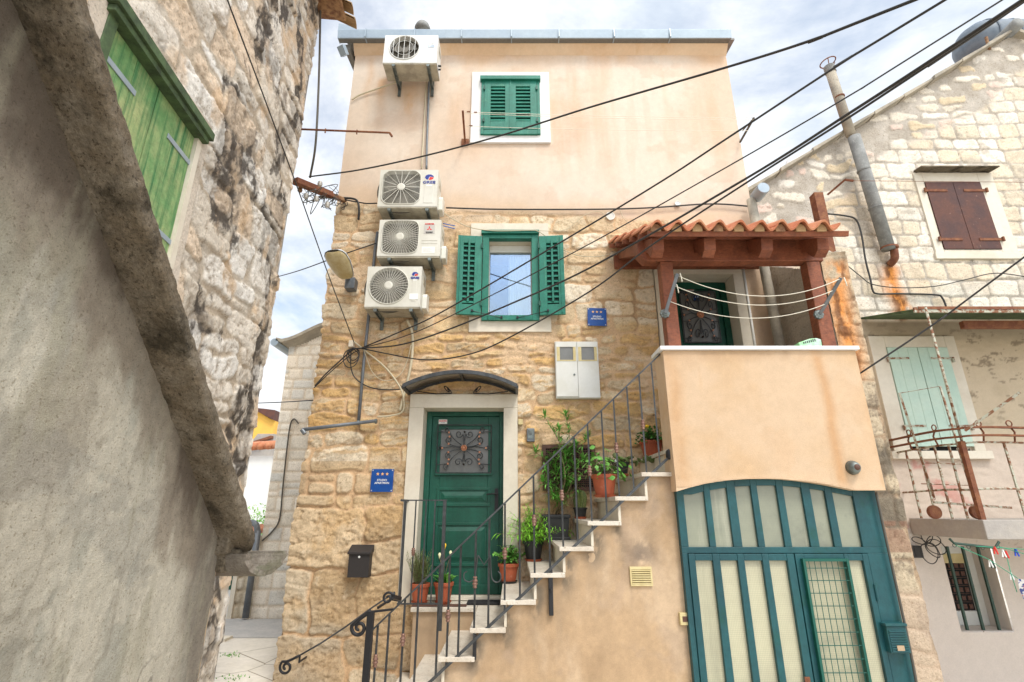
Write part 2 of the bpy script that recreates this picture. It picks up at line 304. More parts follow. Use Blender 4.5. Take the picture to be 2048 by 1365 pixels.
M['greenwood'] = mat('sun_bleached_green_boards', (0.12, 0.26, 0.09), 0.78, c2=(0.19, 0.33, 0.13), c3=(0.42, 0.43, 0.20), scale=2.6, s3=2.2, t3=(0.40, 0.70), var=0.22, bump=0.7, bscale=30, streak=((0.05, 0.17, 0.06), 26, 0.48, 0.05))
M['greentrim'] = mat('mossy_green_trim', (0.075, 0.12, 0.05), 0.8, c2=(0.04, 0.06, 0.03), scale=10, var=0.2)
M['asbestos'] = mat('cement_flue_pipe', (0.26, 0.26, 0.245), 0.85, c2=(0.17, 0.17, 0.16), c3=(0.38, 0.37, 0.34), scale=5, s3=20, t3=(0.6, 0.7), var=0.15, bump=0.4)
M['verge'] = mat('mossy_concrete_verge', (0.15, 0.115, 0.075), 0.97, c2=(0.20, 0.165, 0.12), c3=(0.05, 0.038, 0.022), scale=9, s3=5, t3=(0.48, 0.62), var=0.45, bump=1.0, bscale=110, pits=(90, .57, (.45, .42, .38)))
M['trough'] = mat('grey_stone_trough', (0.17, 0.14, 0.11), 0.95, c2=(0.24, 0.21, 0.17), c3=(0.07, 0.09, 0.03), scale=8, s3=4, t3=(0.5, 0.7), var=0.3, bump=1.0, bscale=90)
M['slab'] = mat('roof_edge_slab', (0.40, 0.35, 0.27), 0.9, c2=(0.28, 0.25, 0.20), scale=4, var=0.12, bump=0.5)
M['concrete'] = mat('grey_concrete', (0.34, 0.31, 0.28), 0.9, c2=(0.40, 0.36, 0.31), c3=(0.22, 0.17, 0.12), scale=2.5, s3=4, t3=(0.62, 0.78), var=0.08, bump=0.4)
M['white'] = mat('white_render', (0.58, 0.52, 0.46), 0.9, c2=(0.62, 0.56, 0.50), c3=(0.48, 0.42, 0.36), scale=1.5, s3=2, t3=(0.6, 0.8), var=0.05, bump=0.5, bscale=100)
M['whitehouse'] = mat('white_house_render', (0.72, 0.72, 0.70), 0.9, var=0.03)
M['yellowhouse'] = mat('yellow_house_render', (0.72, 0.42, 0.08), 0.9, c2=(0.66, 0.38, 0.08), scale=2, var=0.05)
M['tank'] = mat('dark_grey_water_tank', (0.10, 0.13, 0.16), 0.5, c2=(0.14, 0.17, 0.2), scale=6, var=0.1)
M['dish'] = mat('pale_satellite_dish', (0.55, 0.54, 0.52), 0.5)
M['lampal'] = mat('lamp_aluminium', (0.55, 0.56, 0.56), 0.4, 0.3, var=0.06)
M['lampglass'] = mat('yellowed_lamp_bowl', (0.38, 0.29, 0.13), 0.3, c2=(0.46, 0.38, 0.22), scale=9, var=0.1)
M['rack'] = mat('dark_green_rack', (0.02, 0.05, 0.035), 0.5)
M['greencord'] = mat('green_line_cord', (0.02, 0.28, 0.15), 0.6)
M['pegred'] = mat('red_peg', (0.6, 0.04, 0.03), 0.5); M['pegblue'] = mat('blue_peg', (0.02, 0.07, 0.5), 0.5); M['pegwhite'] = mat('white_peg', (0.7, 0.7, 0.68), 0.5)
M['bluecord'] = mat('blue_connector', (0.03, 0.12, 0.4), 0.5)
M['tubgreen'] = mat('translucent_green_tub', (0.30, 0.66, 0.30), 0.4, c2=(0.55, 0.68, 0.62), scale=9, t2=(0.45, 0.6))
M['awning'] = mat('smoked_polycarbonate', (0.16, 0.13, 0.10), 0.3, c2=(0.22, 0.19, 0.15), scale=4, spec=0.6)
M['annex'] = mat('stained_stucco', (1, 1, 1), 0.95, vc=True, var=0.20, scale=24, bump=1.0, bscale=210, pits=(110, .58, (.66, .63, .58)))
M['asphalt'] = mat('asphalt_road', (0.40, 0.39, 0.37), 0.9, c2=(0.46, 0.44, 0.41), scale=4, var=0.15)
M['roofgrey'] = mat('roof_sheet_grey', (0.25, 0.24, 0.22), 0.8, var=0.1)
# ---------------------------------------------------------------- numeric noise and relief walls
def _h(xi, yi, seed):
    n = (xi.astype(np.int64) * 374761393 + yi.astype(np.int64) * 668265263 + seed * 982451653) & 0xffffffff
    n = ((n ^ (n >> 13)) * 1274126177) & 0xffffffff
    return ((n ^ (n >> 16)) & 0xffffff) / float(0xffffff)
def vnoise(x, y, seed=0):
    xi, yi = np.floor(x), np.floor(y); fx, fy = x - xi, y - yi
    fx = fx*fx*(3-2*fx); fy = fy*fy*(3-2*fy)
    a, b, c, d = _h(xi, yi, seed), _h(xi+1, yi, seed), _h(xi, yi+1, seed), _h(xi+1, yi+1, seed)
    return (a*(1-fx)+b*fx)*(1-fy)+(c*(1-fx)+d*fx)*fy
def fbm(x, y, seed=0, octv=4, gain=0.55):
    s = 0; a = 1.0; t = 0
    for i in range(octv):
        s = s + a * (vnoise(x * 2**i + 13.7*i, y * 2**i + 5.1*i, seed + i) - 0.5); t += a; a *= gain
    return s / t * 2
def sstep(x, a, b):
    t = np.clip((x - a) / (b - a), 0, 1); return t*t*(3-2*t)
def masonry(u, v, seed, rows, wmin, wmax, wu=0.05, wf=2.0, rnd=0.05, split=0.2):
    """coursed rubble: per point a stone id, the distance to the joint and the stone's own random numbers"""
    rg = np.random.RandomState(seed)
    U = u + wu * fbm(u*wf, v*wf, seed+1, 3); V = v + wu * 0.8 * fbm(u*wf+9, v*wf+4, seed+2, 3)
    rows = np.array(rows); r = np.clip(np.searchsorted(rows, V) - 1, 0, len(rows) - 2)
    lo, hi = rows[r], rows[r+1]; sid = np.zeros(u.shape, np.int64); du = np.zeros(u.shape); lu = np.zeros(u.shape); dv = np.minimum(V - lo, hi - V)
    umin, umax = float(U.min()) - 1, float(U.max()) + 1
    for k in range(len(rows) - 1):
        h = rows[k+1] - rows[k]; xs = [umin - rg.rand()]
        while xs[-1] < umax: xs.append(xs[-1] + (wmin + (wmax - wmin) * rg.rand()) * (0.6 + 0.4 * h / 0.25))
        xs = np.array(xs); m = r == k
        if not m.any(): continue
        c = np.clip(np.searchsorted(xs, U[m]) - 1, 0, len(xs) - 2)
        d1 = np.minimum(U[m] - xs[c], xs[c+1] - U[m]); s = k * 1000 + c * 2
        sp = rg.rand(len(xs)) < (split if h > 0.2 else 0); at = 0.35 + 0.3 * rg.rand(len(xs))
        mid = rows[k] + h * at[c]; spm = sp[c]; up = V[m] > mid
        dvm = dv[m]; dvm = np.where(spm, np.minimum(dvm, np.abs(V[m] - mid)), dvm); dv[m] = dvm
        sid[m] = s + (spm & up); du[m] = d1; lu[m] = (U[m] - xs[c])/(xs[c+1]-xs[c])*2 - 1
    R = rnd; d = np.where((du < R) & (dv < R), R - np.sqrt(np.maximum(R-du, 0)**2 + np.maximum(R-dv, 0)**2), np.minimum(du, dv))
    def rv(q): return _h(sid, sid * 7 + q, seed + 50 + q)
    rv.lu = lu; rv.lv = (V - lo)/(hi - lo)*2 - 1
    return sid, d, rv
def relief(name, parent, O, U, V, N, u, v, H, C, mats, keep=None, midx=None, push=None):
    nv, nu = u.shape; O, U, V, N = (np.array(a, float) for a in (O, U, V, N))
    co = O + u[..., None]*U + v[..., None]*V + H[..., None]*N
    if push is not None: co = co + push[..., None] * U
    off = np.array(parent.location) if parent is not None else 0
    co = (co - off).reshape(-1, 3)
    idx = np.arange(nv*nu).reshape(nv, nu)
    q = np.stack([idx[:-1, :-1], idx[:-1, 1:], idx[1:, 1:], idx[1:, :-1]], -1)
    if np.dot(np.cross(U, V), N) < 0: q = q[..., ::-1]
    km = np.ones((nv-1, nu-1), bool) if keep is None else keep[:-1, :-1] & keep[1:, 1:] & keep[:-1, 1:] & keep[1:, :-1]
    mi = None if midx is None else midx[:-1, :-1][km]
    q = q[km]; used = np.zeros(nv*nu, bool); used[q.ravel()] = True; new = np.cumsum(used) - 1
    q = new[q]; co = co[used]; cc = np.concatenate([C, np.ones(C.shape[:2] + (1,))], -1).reshape(-1, 4)[used]
    me = bpy.data.meshes.new(name); me.vertices.add(len(co)); me.vertices.foreach_set('co', co.ravel())
    me.loops.add(q.size); me.loops.foreach_set('vertex_index', q.ravel().astype(np.int32)); me.polygons.add(len(q))
    me.polygons.foreach_set('loop_start', np.arange(0, q.size, 4, dtype=np.int32)); me.polygons.foreach_set('use_smooth', np.ones(len(q), bool))
    if mi is not None: me.polygons.foreach_set('material_index', mi.astype(np.int32))
    me.update(calc_edges=True); me.validate()
    at = me.color_attributes.new('Col', 'FLOAT_COLOR', 'POINT'); at.data.foreach_set('color', cc.ravel().astype(np.float32))
    o = bpy.data.objects.new(name, me); col.objects.link(o)
    for m_ in mats: me.materials.append(m_)
    if parent is not None: o.parent = parent
    return o
def rough(u, v, seed, f=1.0):                          # broken stone: creased and pitted
    a = np.abs(fbm(u*4.3*f, v*5.1*f, seed, 6, .6)); b = np.abs(fbm(u*9*f+3, v*10*f, seed+20, 5, .6))
    return -.8*np.exp(-a/.07) - .5*np.exp(-b/.09) + .9*fbm(u*6*f, v*7*f, seed+40, 6, .65) + .45*fbm(u*25*f, v*27*f, seed+60, 3, .7)
def tilt(rv): return (rv(11)-.5)*rv.lu + (rv(12)-.5)*rv.lv
def grain(C, u, v, seed, amt=.12): return C*(1 + amt*fbm(u*24, v*24, seed, 3, .8) + amt*.8*fbm(u*8, v*8, seed+5, 3, .7))[..., None]
def cracks(C, u, v, seed, f=.8, th=.006, mask=None, c=(.16, .12, .08), s=.8):
    k = sstep(th - np.abs(fbm(u*f, v*f, seed, 5, .55)), 0, th*.7)*sstep(fbm(u*.9, v*.9, seed+9, 2), -.1, .15)
    if mask is not None: k = k*mask
    return lerp(C, c, s*k)
def grid(u0, u1, v0, v1, st):
    nu, nv = int(round((u1-u0)/st)) + 1, int(round((v1-v0)/st)) + 1
    return np.meshgrid(np.linspace(u0, u1, nu), np.linspace(v0, v1, nv))
def pal(r, cols):                                      # pick one of the colours by a random number
    cols = np.array(cols); return cols[np.clip((r * len(cols)).astype(int), 0, len(cols)-1)]
def lerp(a, b, t): return a + (np.array(b) - a) * t[..., None]
def inpoly(x, y, poly):
    r = np.zeros(x.shape, bool); n = len(poly)
    for i in range(n):
        (x1, y1), (x2, y2) = poly[i], poly[(i+1) % n]
        c = ((y1 > y) != (y2 > y)) & (x < (x2-x1)*(y-y1)/((y2-y1) or 1e-9) + x1); r ^= c
    return r
# ================================================================ the setting
def roughen(o, sub=3, strength=0.02, size=0.15, simple=True):
    s = o.modifiers.new('sub', 'SUBSURF'); s.subdivision_type = 'SIMPLE' if simple else 'CATMULL_CLARK'; s.levels = s.render_levels = sub
    t = bpy.data.textures.new('lumps', 'CLOUDS'); t.noise_scale = size; t.noise_depth = 4
    d = o.modifiers.new('rough', 'DISPLACE'); d.texture = t; d.strength = strength; d.texture_coords = 'GLOBAL'; d.mid_level = 0.5
    return o
def ground_mat():
    m = mat('paving_slabs', (0.62, 0.57, 0.48), 0.8, c2=(0.68, 0.63, 0.55), c3=(0.33, 0.27, 0.19), scale=1.2, s3=1.0, t3=(0.55, 0.75), var=0.1, bump=0.5, bscale=30)
    nt = m.node_tree; N, L = nt.nodes, nt.links; b = N['Principled BSDF']; old = b.inputs['Base Color'].links[0].from_socket
    g = N.new('ShaderNodeNewGeometry'); v = N.new('ShaderNodeTexVoronoi'); v.feature = 'DISTANCE_TO_EDGE'; v.inputs['Scale'].default_value = 1.1
    L.new(g.outputs['Position'], v.inputs['Vector']); r = N.new('ShaderNodeMapRange'); L.new(v.outputs['Distance'], r.inputs[0])
    r.inputs[1].default_value = 0.002; r.inputs[2].default_value = 0.010; r.inputs[3].default_value = 1; r.inputs[4].default_value = 0
    x = N.new('ShaderNodeMix'); x.data_type = 'RGBA'; L.new(r.outputs[0], x.inputs[0]); L.new(old, x.inputs[6]); x.inputs[7].default_value = (0.22, 0.18, 0.12, 1); L.new(x.outputs[2], b.inputs['Base Color'])
    return m
M['ground'] = ground_mat()
g = MB().add([(-150, -150, GZ), (150, -150, GZ), (150, 400, GZ), (-150, 400, GZ)], [(0, 1, 2, 3)]).build('ground', M['ground']); tag(g, None, None, kind='structure')
g = MB().add([(-30, 7.75, GZ+.004), (6, 7.75, GZ+.004), (6, 9.0, GZ+.004), (-30, 9.0, GZ+.004)], [(0, 1, 2, 3)]).build('road', M['asphalt']); tag(g, None, None, kind='structure')
g = MB().box(-12, -3.75, 7.55, 7.75, GZ, GZ+.03).build('kerb', M['limestone']); tag(g, None, None, kind='structure')
bm_ = MB(); random.seed(4)
for cx, cy, n, w in ((-3.35, 6.9, 45, .08), (-2.85, 6.05, 30, .08)):
    for i in range(n):
        x, y = cx + random.gauss(0, w), cy + random.gauss(0, .05); h = random.uniform(.008, .025); a = random.uniform(0, 6.28)
        dx_, dy_ = math.cos(a)*.008, math.sin(a)*.008
        bm_.add([(x-dx_, y-dy_, GZ), (x+dx_, y+dy_, GZ), (x+dy_*2, y-dx_*2, GZ+h)], [(0, 1, 2)])
g = bm_.build('grass', M['leafmid']); tag(g, None, None, kind='stuff')

# ---------------------------------------------------------------- the main house
house = thing('stone_house', (0.4, 5.7, GZ), 'tall peach plastered house with exposed rubble stone on its lower floors and green shutters', 'house')
XL, XR, ZT = -2.25, 3.08, 6.24
def holes(u, v, rects):
    k = np.ones(u.shape, bool)
    for a, b, c, d in rects: k &= ~((u > a) & (u < b) & (v > c) & (v < d))
    return k
st = 0.0125
u, v = grid(XL, XR, GZ - .05, ZT, st)
rows = [-1.8, -1.18, -.62, .0, .13, .36, .64, .80, .98, 1.16, 1.30, 1.43, 1.52, 1.64, 1.72, 1.84, 1.94, 2.14, 2.36, 2.6, 2.85, 3.08, 3.32, 3.56, 3.8, 4.0]
sid, d, rv = masonry(u, v, 11, rows, .20, .66, wu=.12, wf=1.9, rnd=.06, split=.34)
zb = 3.62 - .07 * u + .09 * fbm(u * 1.5, v * 1.5, 71, 4)
stone = sstep(zb - v, -.01, .06) * sstep(2.84 - u + .04*fbm(v*2, u, 5, 3), 0, .04)
jw = .003 + .010 * (0.5 + fbm(u*3, v*3, 31, 3))            # joints of uneven width
d = d + .016*fbm(u*9, v*9, 33, 5, .65)
face = sstep(d, jw, jw + .012)
big = sstep(-v, -.3, .2)
strat = sstep(v, .35, .7) * sstep(2.2 - v, 0, .3)
lay = fbm(u*3.2 + 2*fbm(u*2, v*2, 7, 3), v*24 + 2.5*fbm(u*2.5, v*2, 8, 4), 41, 5, .7)
rock = rough(u, v, 21); rid = rough(u, v, 25, .5)
H = stone * (face * (.010 + .016*rv(1) + .016*big + .022*tilt(rv)) + rock*(.004 + .009*face)*(1 + .8*big) + rid*.010*big*face + strat*face*(lay*.018 + .014*np.abs(lay)) + .012*fbm(u*1.2, v*1.2, 3, 3))
H += (1 - stone) * (.006 + .004*fbm(u*3, v*3, 17, 4))
cb = pal(rv(2), [(.56,.43,.28),(.51,.375,.235),(.60,.49,.35),(.47,.34,.20),(.57,.44,.29)])
cm = pal(rv(3), [(.52,.345,.16),(.56,.41,.23),(.61,.49,.33),(.46,.31,.15),(.66,.56,.42),(.58,.38,.17),(.50,.40,.27)])
ct = pal(rv(4), [(.63,.53,.39),(.56,.43,.28),(.60,.49,.34),(.69,.61,.49),(.57,.43,.27),(.66,.56,.43)])
C = cm*strat[..., None] + (1-strat[..., None])*np.where((v < .5)[..., None], cb, ct)
C = C * (1 + .16*(rv(5)-.5))[..., None]
C = lerp(C, (.56,.33,.12), .65*strat*sstep(lay, .08, .3)); C = lerp(C, (.30,.20,.11), .6*strat*sstep(-lay, .22, .42))
C = lerp(C, (.36,.235,.12), .6*sstep(-rock, .35, 1.1)); C = lerp(C, (.72,.63,.49), .45*sstep(rock, .15, .6))
C = lerp(C, (.55,.36,.17), .5*sstep(fbm(u*2.2, v*2.2, 93, 5, .65), .12, .4))
C = lerp(C, (.38,.36,.31), .45*sstep(fbm(u*.9, v*1.3, 91, 4), .22, .5)*sstep(.8 - v, 0, 1))
mort = np.array([.55, .375, .225]) * (1 + .16*fbm(u*12, v*12, 61, 4))[..., None]; mort = lerp(mort, (.34,.22,.12), .55*sstep(fbm(u*3.5, v*3.5, 63, 5), .05, .4))
smear = sstep(fbm(u*2.6, v*2.6, 65, 5, .6) + .35*sstep(v - zb + .25, 0, .25), .22, .36)*(1-.6*big)          # pointing smeared over the stones
C = mort * (1-face[..., None]) + C*face[..., None]; C = lerp(C, (.60,.44,.29), .75*smear); H = H*(1-.55*smear*stone)
C = grain(C, u, v, 67, .13)
pl = np.array([.62, .475, .36]) * np.ones(C.shape)
pl = lerp(pl, (.67,.555,.455), sstep(fbm(u*.6, v*.7, 81, 5), -.25, .3)); pl = lerp(pl, (.60,.395,.26), .5*sstep(fbm(u*2.4, v*.28, 83, 5), .12, .5)*sstep(v, 3.6, 5))
pl = lerp(pl, (.60,.36,.19), .7*sstep(6.30 - v + .25*fbm(u*2, v, 85, 4), .35, .0)); pl = lerp(pl, (.62,.43,.28), .7*sstep(zb + .35 + .2*fbm(u*2, v*2, 86, 4) - v, 0, .35))
for sx_, zt_, zb_, w_ in ((-1.82, 5.75, 4.6, .07), (-1.42, 5.6, 4.3, .16), (-2.02, 6.1, 4.9, .05)):   # rusty run-off below the top unit
    pl = lerp(pl, (.58,.31,.13), .75*np.exp(-((u - sx_ - .06*fbm(v*2, u*0, 87, 3))/w_)**2)*sstep(v, zb_, zt_)*sstep(zt_ + .1 - v, 0, .1)*(.5+.5*sstep(fbm(u*6, v*3, 88, 4), -.3, .3)))
pl = lerp(pl, (.60,.44,.33), .5*sstep(fbm(u*2.2, v*2.6, 92, 6, .6), .15, .3)); pl = lerp(pl, (.52,.36,.235), .18*sstep(fbm(u*5.5, v*.6, 94, 5, .6), .12, .4)*sstep(v, 3.4, 4.6)); pl = grain(pl*np.array([.96, .975, .965]), u, v, 90, .06)
C = pl*(1-stone[..., None]) + C*stone[..., None]
H = H*.85; C = C*np.array([1.02, .995, .95])*(stone[..., None]) + C*(1-stone[..., None])
C = np.clip(C, .02, .9)
DOOR = (-1.148, .0625, -.9, 1.230); WLO = (P(966, 470, 5.7).x, P(1076, 470, 5.7).x, P(970, 640, 5.7).z, P(970, 466, 5.7).z); UDR = (1.74, 2.84, .45, 2.92)
keep = holes(u, v, [DOOR, WLO, UDR])
for a, b, c, dd in (DOOR, WLO, UDR):                       # render the stone flat where surrounds sit
    m = (u > a-.03) & (u < b+.03) & (v > c-.03) & (v < dd+.03); H = np.where(m, np.minimum(H, .02), H)
for (ax, ay, bx, by) in ((942, 446, 1097, 474), (938, 634, 1103, 664), (1085, 889, 1192, 983), (1110, 680, 1203, 798), (940, 143, 1101, 286)):
    a, b = P(ax, ay, D), P(bx, by, D); m = (u > a.x) & (u < b.x) & (v < a.z) & (v > b.z); H = np.where(m, np.minimum(H, .012), H)
push = -(H*1.1 + .02*big) * np.exp(-(u - XL)/.10)
wall = relief('wall', house, (0, D, 0), (1, 0, 0), (0, 0, 1), (0, -1, 0), u, v, H, C, [M['vc'], M['vcp']], keep, midx=(stone < .5).astype(int), push=push)
u2, v2 = grid(D, 8.9, GZ - .05, ZT, .03)
s2, d2, r2_ = masonry(u2, v2, 12, rows, .25, .6, wu=.09, wf=1.6, rnd=.07)
f2 = sstep(d2, .015, .05) * (v2 < 3.75); H2 = f2*(.02+.02*r2_(1)); ep = np.interp(v2, v[:, 0], -push[:, 0]); kk = np.exp(-(u2-D)/.15); H2 = H2*(1-kk) + ep*kk; C2 = np.where(f2[..., None] > .5, pal(r2_(2), [(.53,.40,.26),(.56,.44,.30),(.50,.37,.23)]), np.array([.52,.36,.22])*np.ones(f2.shape+(3,)))
C2 = np.where((v2 > 3.75)[..., None], np.array([.62,.46,.33]), C2)
u2 = u2 - np.where(u2 < D+.001, np.interp(v2, v[:, 0], H[:, 0]), 0)
relief('side_wall', house, (XL, 0, 0), (0, 1, 0), (0, 0, 1), (-1, 0, 0), u2, v2, H2, C2, [M['vc']])
MB().box(3.06, 3.08, 5.705, 8.9, GZ, ZT).build('side_wall', M['plaster'], house)
MB().box(XL+.02, XR-.02, 8.88, 8.9, GZ, ZT).build('back_wall', M['plaster'], house)
# eaves, roof, gutter
e = MB(); e.sweep([(0, 0), (-.10, .12), (-.10, .2), (0, .2)], (XL-.02, D, 6.20), (0, 1, 0), (0, 0, 1), (XR-XL+.03, 0, 0)); e.build('eaves', M['parapet'], house, smooth=False)
r = MB(); r.sweep([(-.09, .0), (3.2, .40), (3.2, .48), (-.09, .03)], (XL-.14, D, 6.403), (0, 1, 0), (0, 0, 1), (XR-XL+.26, 0, 0)); r.build('roof', M['roofgrey'], house)
GY = 5.51
gx0, gx1 = P(675, 75, GY).x, P(1463, 75, GY).x
gz1, gz0 = P(700, 62, GY).z, P(700, 76, GY).z
gt = MB(); gt.sweep([(0, 0), (.02, -.0), (.02, gz1-gz0-.02), (.0, gz1-gz0), (-.015, gz1-gz0+.012), (-.02, gz1-gz0)], (gx0, GY, gz0), (0, 1, 0), (0, 0, 1), (gx1-gx0, 0, 0))
gt.box(gx0, gx0+.004, GY+.005, 5.62, gz0, gz1); gt.box(gx1-.004, gx1, GY+.005, 5.62, gz0, gz1)
gto = gt.build('gutter', M['gutter'], house)
MB().box(gx0+.005, gx1-.005, GY+.02, 5.60, gz0+.001, gz0+.012).build('gutter_base', M['gutterdark'], gto)
for i in range(7):
    px_ = (731, 829, 923, 1023, 1118, 1228, 1340)[i]; x = P(px_, 75, GY).x
    MB().box(x-.008, x+.008, GY-.03, GY-.02, gz0-.004, gz1+.012).box(x-.008, x+.008, GY-.02, 5.59, gz0-.012, gz0-.004).build('gutter_bracket', M['gutter'], gto)
MB().sweep([(0, 0), (.24, -.02), (.24, .09), (0, .15)], (gx0-.01, GY, gz1-.01), (1, 0, 0), (0, 0, 1), (0, .02, 0)).build('gutter_end_flashing', M['gutter'], house)
a, b = P(682, 92, 5.42), P(706, 150, 5.62)
MB().bar(a, P(690, 112, 5.5), .1, .07).build('gutter_outlet', M['gutter'], house)
MB().sweep([(0, 0), (.11, 0), (.11, -.09), (.03, -.09)], (XL-.17, 5.60, 6.30), (1, 0, 0), (0, 0, 1), (0, 3.3, .45)).build('verge_flashing', M['gutterdark'], house)
# vent cowl on the roof
c = P(845, 60, 6.1); rc = thing('roof_vent', (c.x, c.y, c.z-.15), 'small round mesh vent cowl on the roof edge above the topmost air conditioner', 'roof vent')
MB().lathe((c.x, c.y, c.z-.2), [(.08, 0), (.08, .17), (.12, .17), (.125, .22), (.10, .29), (.05, .335), (0, .34)], 20).build('cowl', M['asbestos'], rc, smooth=True)
# door surround and door
def surround(x0, x1, z0, z1, ix0, ix1, iz1, yf, yb, parent, mt, name='door_surround', sill=None):
    m = MB(); m.box(x0, ix0, yf, yb, z0, iz1-.002); m.box(ix1, x1, yf, yb, z0, iz1-.002); m.box(x0, x1, yf+.001, yb, iz1, z1)
    if sill: m.box(ix0+.001, ix1-.001, yf+.05, yb, z0, sill)
    return m.build(name, mt, parent, bevel=.004)
surround(*DOOR, -.987, -.093, 1.075, 5.66, 6.0, house, M['limestone'])
def grille_scrolls(mb, mc, cx, cy, cz, sx, sz, r):      # mb: iron, mc: copper bits ; symmetrical four-way scroll work
    def sp(c, r0, turns, a0, dirn, n=18): return [Vector((c[0] + r0*(1-.75*t)*math.cos(a0+dirn*turns*6.283*t)*sx, cy, c[1] + r0*(1-.75*t)*math.sin(a0+dirn*turns*6.283*t)*sz)) for t in [i/n for i in range(n+1)]]
    for mx in (-1, 1):
        for mz_ in (-1, 1):
            c = (cx + mx*.095*sx, cz + mz_*.235*sz); s = sp(c, .07, 1.15, math.pi if mx > 0 else 0, mx*mz_)
            lead = spline([Vector((cx, cy, cz + mz_*.06*sz)), Vector((cx + mx*.012*sx, cy, cz + mz_*.17*sz)), s[0]], 5)
            mb.tube(lead[:-1] + s, r, 5)
            c = (cx + mx*.27*sx, cz + mz_*.13*sz); s = sp(c, .062, 1.2, -math.pi/2*mz_, mx*mz_)
            lead = spline([Vector((cx + mx*.03*sx, cy+.003, cz + mz_*.015*sz)), Vector((cx + mx*.14*sx, cy+.003, cz + mz_*.03*sz)), Vector((cx + mx*.22*sx, cy+.003, cz + mz_*.05*sz)), s[0]], 5)
            mb.tube(lead[:-1] + s, r, 5)
            c = (cx + mx*.30*sx, cz + mz_*.30*sz); s = sp(c, .05, 1.1, math.pi/2*mz_ , -mx*mz_)
            mb.tube(spline([Vector((cx + mx*.05*sx, cy-.003, cz+mz_*.05*sz)), Vector((cx+mx*.16*sx, cy-.003, cz+mz_*.13*sz)), Vector((cx+mx*.24*sx, cy-.003, cz+mz_*.22*sz)), s[0]], 5)[:-1] + s, r, 5)
            for px_, pz_ in ((.0, .27), (.26, .19), (.27, .07), (.27, .26)):
                mc.box(cx+mx*px_*sx-.009, cx+mx*px_*sx+.009, cy-.012, cy+.008, cz+mz_*pz_*sz-.009, cz+mz_*pz_*sz+.009)
        mb.tube(sp((cx + mx*.43*sx, cz), .04, 1.1, math.pi/2, mx), r, 5); mb.tube([Vector((cx+mx*.05*sx, cy, cz)), Vector((cx+mx*.2*sx, cy, cz+.03*sz)), Vector((cx+mx*.34*sx, cy, cz)), Vector((cx+mx*.43*sx, cy, cz+.03*sz))], r, 5)
        mc.box(cx+mx*.38*sx-.009, cx+mx*.38*sx+.009, cy-.012, cy+.008, cz-.009, cz+.009)
def split_boxes(mb, name, parent):
    for i in range(0, len(mb.v), 8): MB().add(mb.v[i:i+8], [(0,3,2,1),(4,5,6,7),(0,1,5,4),(1,2,6,5),(2,3,7,6),(3,0,4,7)]).build(name, M['copperbright'], parent)
def rosette(c, r):
    m = MB(); m.lathe(c, [(r*.35, .014), (r*.5, .008), (r*.5, 0)], 12, 'y')
    for k in range(12):
        a = k*math.pi/6; m.lathe((c[0]+r*.75*math.cos(a), c[1], c[2]+r*.75*math.sin(a)), [(r*.12, .008), (r*.28, .003), (r*.28, 0)], 8, 'y')
    return m
def panelled(mb, x0, x1, z0, z1, y):                     # raised-and-fielded panel
    w = .03
    for a, b, c, d_ in ((x0, x1, z0, z0+w), (x0, x1, z1-w, z1), (x0, x0+w, z0+w, z1-w), (x1-w, x1, z0+w, z1-w)): mb.box(a, b, y-.012, y, c, d_)
    mb.add([(x0+.05, y-.0005, z0+.05), (x1-.05, y-.0005, z0+.05), (x1-.05, y-.0005, z1-.05), (x0+.05, y-.0005, z1-.05), (x0+.09, y-.014, z0+.09), (x1-.09, y-.014, z0+.09), (x1-.09, y-.014, z1-.09), (x0+.09, y-.014, z1-.09)], [(4,5,6,7),(0,1,5,4),(1,2,6,5),(2,3,7,6),(3,0,4,7)])
YD = 5.93
dl = MB(); X0, X1, Z0, Z1 = -.985, -.095, -.855, 1.073
dl.box(X0, X0+.06, YD-.03, YD+.05, Z0, Z1); dl.box(X1-.045, X1, YD-.03, YD+.05, Z0, Z1); dl.box(X0+.061, X1-.046, YD-.03, YD+.05, Z1-.05, Z1)
gx0_, gx1_, gz0_, gz1_ = P(883, 850, YD).x, P(977, 850, YD).x, P(900, 945, YD).z, P(900, 859, YD).z
lx0, lx1 = X0+.062, X1-.047
dl.box(lx0, gx0_, YD, YD+.045, Z0, Z1-.052); dl.box(gx1_, lx1, YD, YD+.045, Z0, Z1-.052)
dl.box(gx0_+.001, gx1_-.001, YD+.001, YD+.045, Z0, gz0_); dl.box(gx0_+.001, gx1_-.001, YD+.001, YD+.045, gz1_, Z1-.052)
za, zb2, zc, zd = P(900, 975, YD).z, P(900, 1013, YD).z, P(900, 1045, YD).z, P(900, 1133, YD).z
panelled(dl, gx0_-.02, gx1_+.03, zb2, za, YD); panelled(dl, gx0_-.02, gx1_+.03, zd, zc, YD)
zk = P(900, 1170, YD).z; dl.box(lx0+.001, lx1-.001, YD-.012, YD, Z0, zk); dl.box(gx0_-.05, gx1_+.05, YD-.03, YD, P(900, 951, YD).z, P(900, 946, YD).z)
door = dl.build('door', M['greendoor'], house, bevel=.003)
MB().box(gx0_, gx1_, YD+.015, YD+.03, gz0_, gz1_).build('door_pane', M['frost2'], door)
gi, gc = MB(), MB(); fx0, fx1, fz0, fz1 = gx0_-.035, gx1_+.035, gz0_-.01, gz1_+.045
for a, b in (((fx0, fz1), (fx1, fz1)), ((fx0, fz0), (fx1, fz0)), ((fx0, fz0), (fx0, fz1)), ((fx1, fz0), (fx1, fz1))): gi.tube([(a[0], YD-.028, a[1]), (b[0], YD-.028, b[1])], .006, 6)
cxg, czg = (gx0_+gx1_)/2, P(930, 897, YD).z; sxg, szg = (fx1-fx0)/.94, (fz1-fz0)/.80
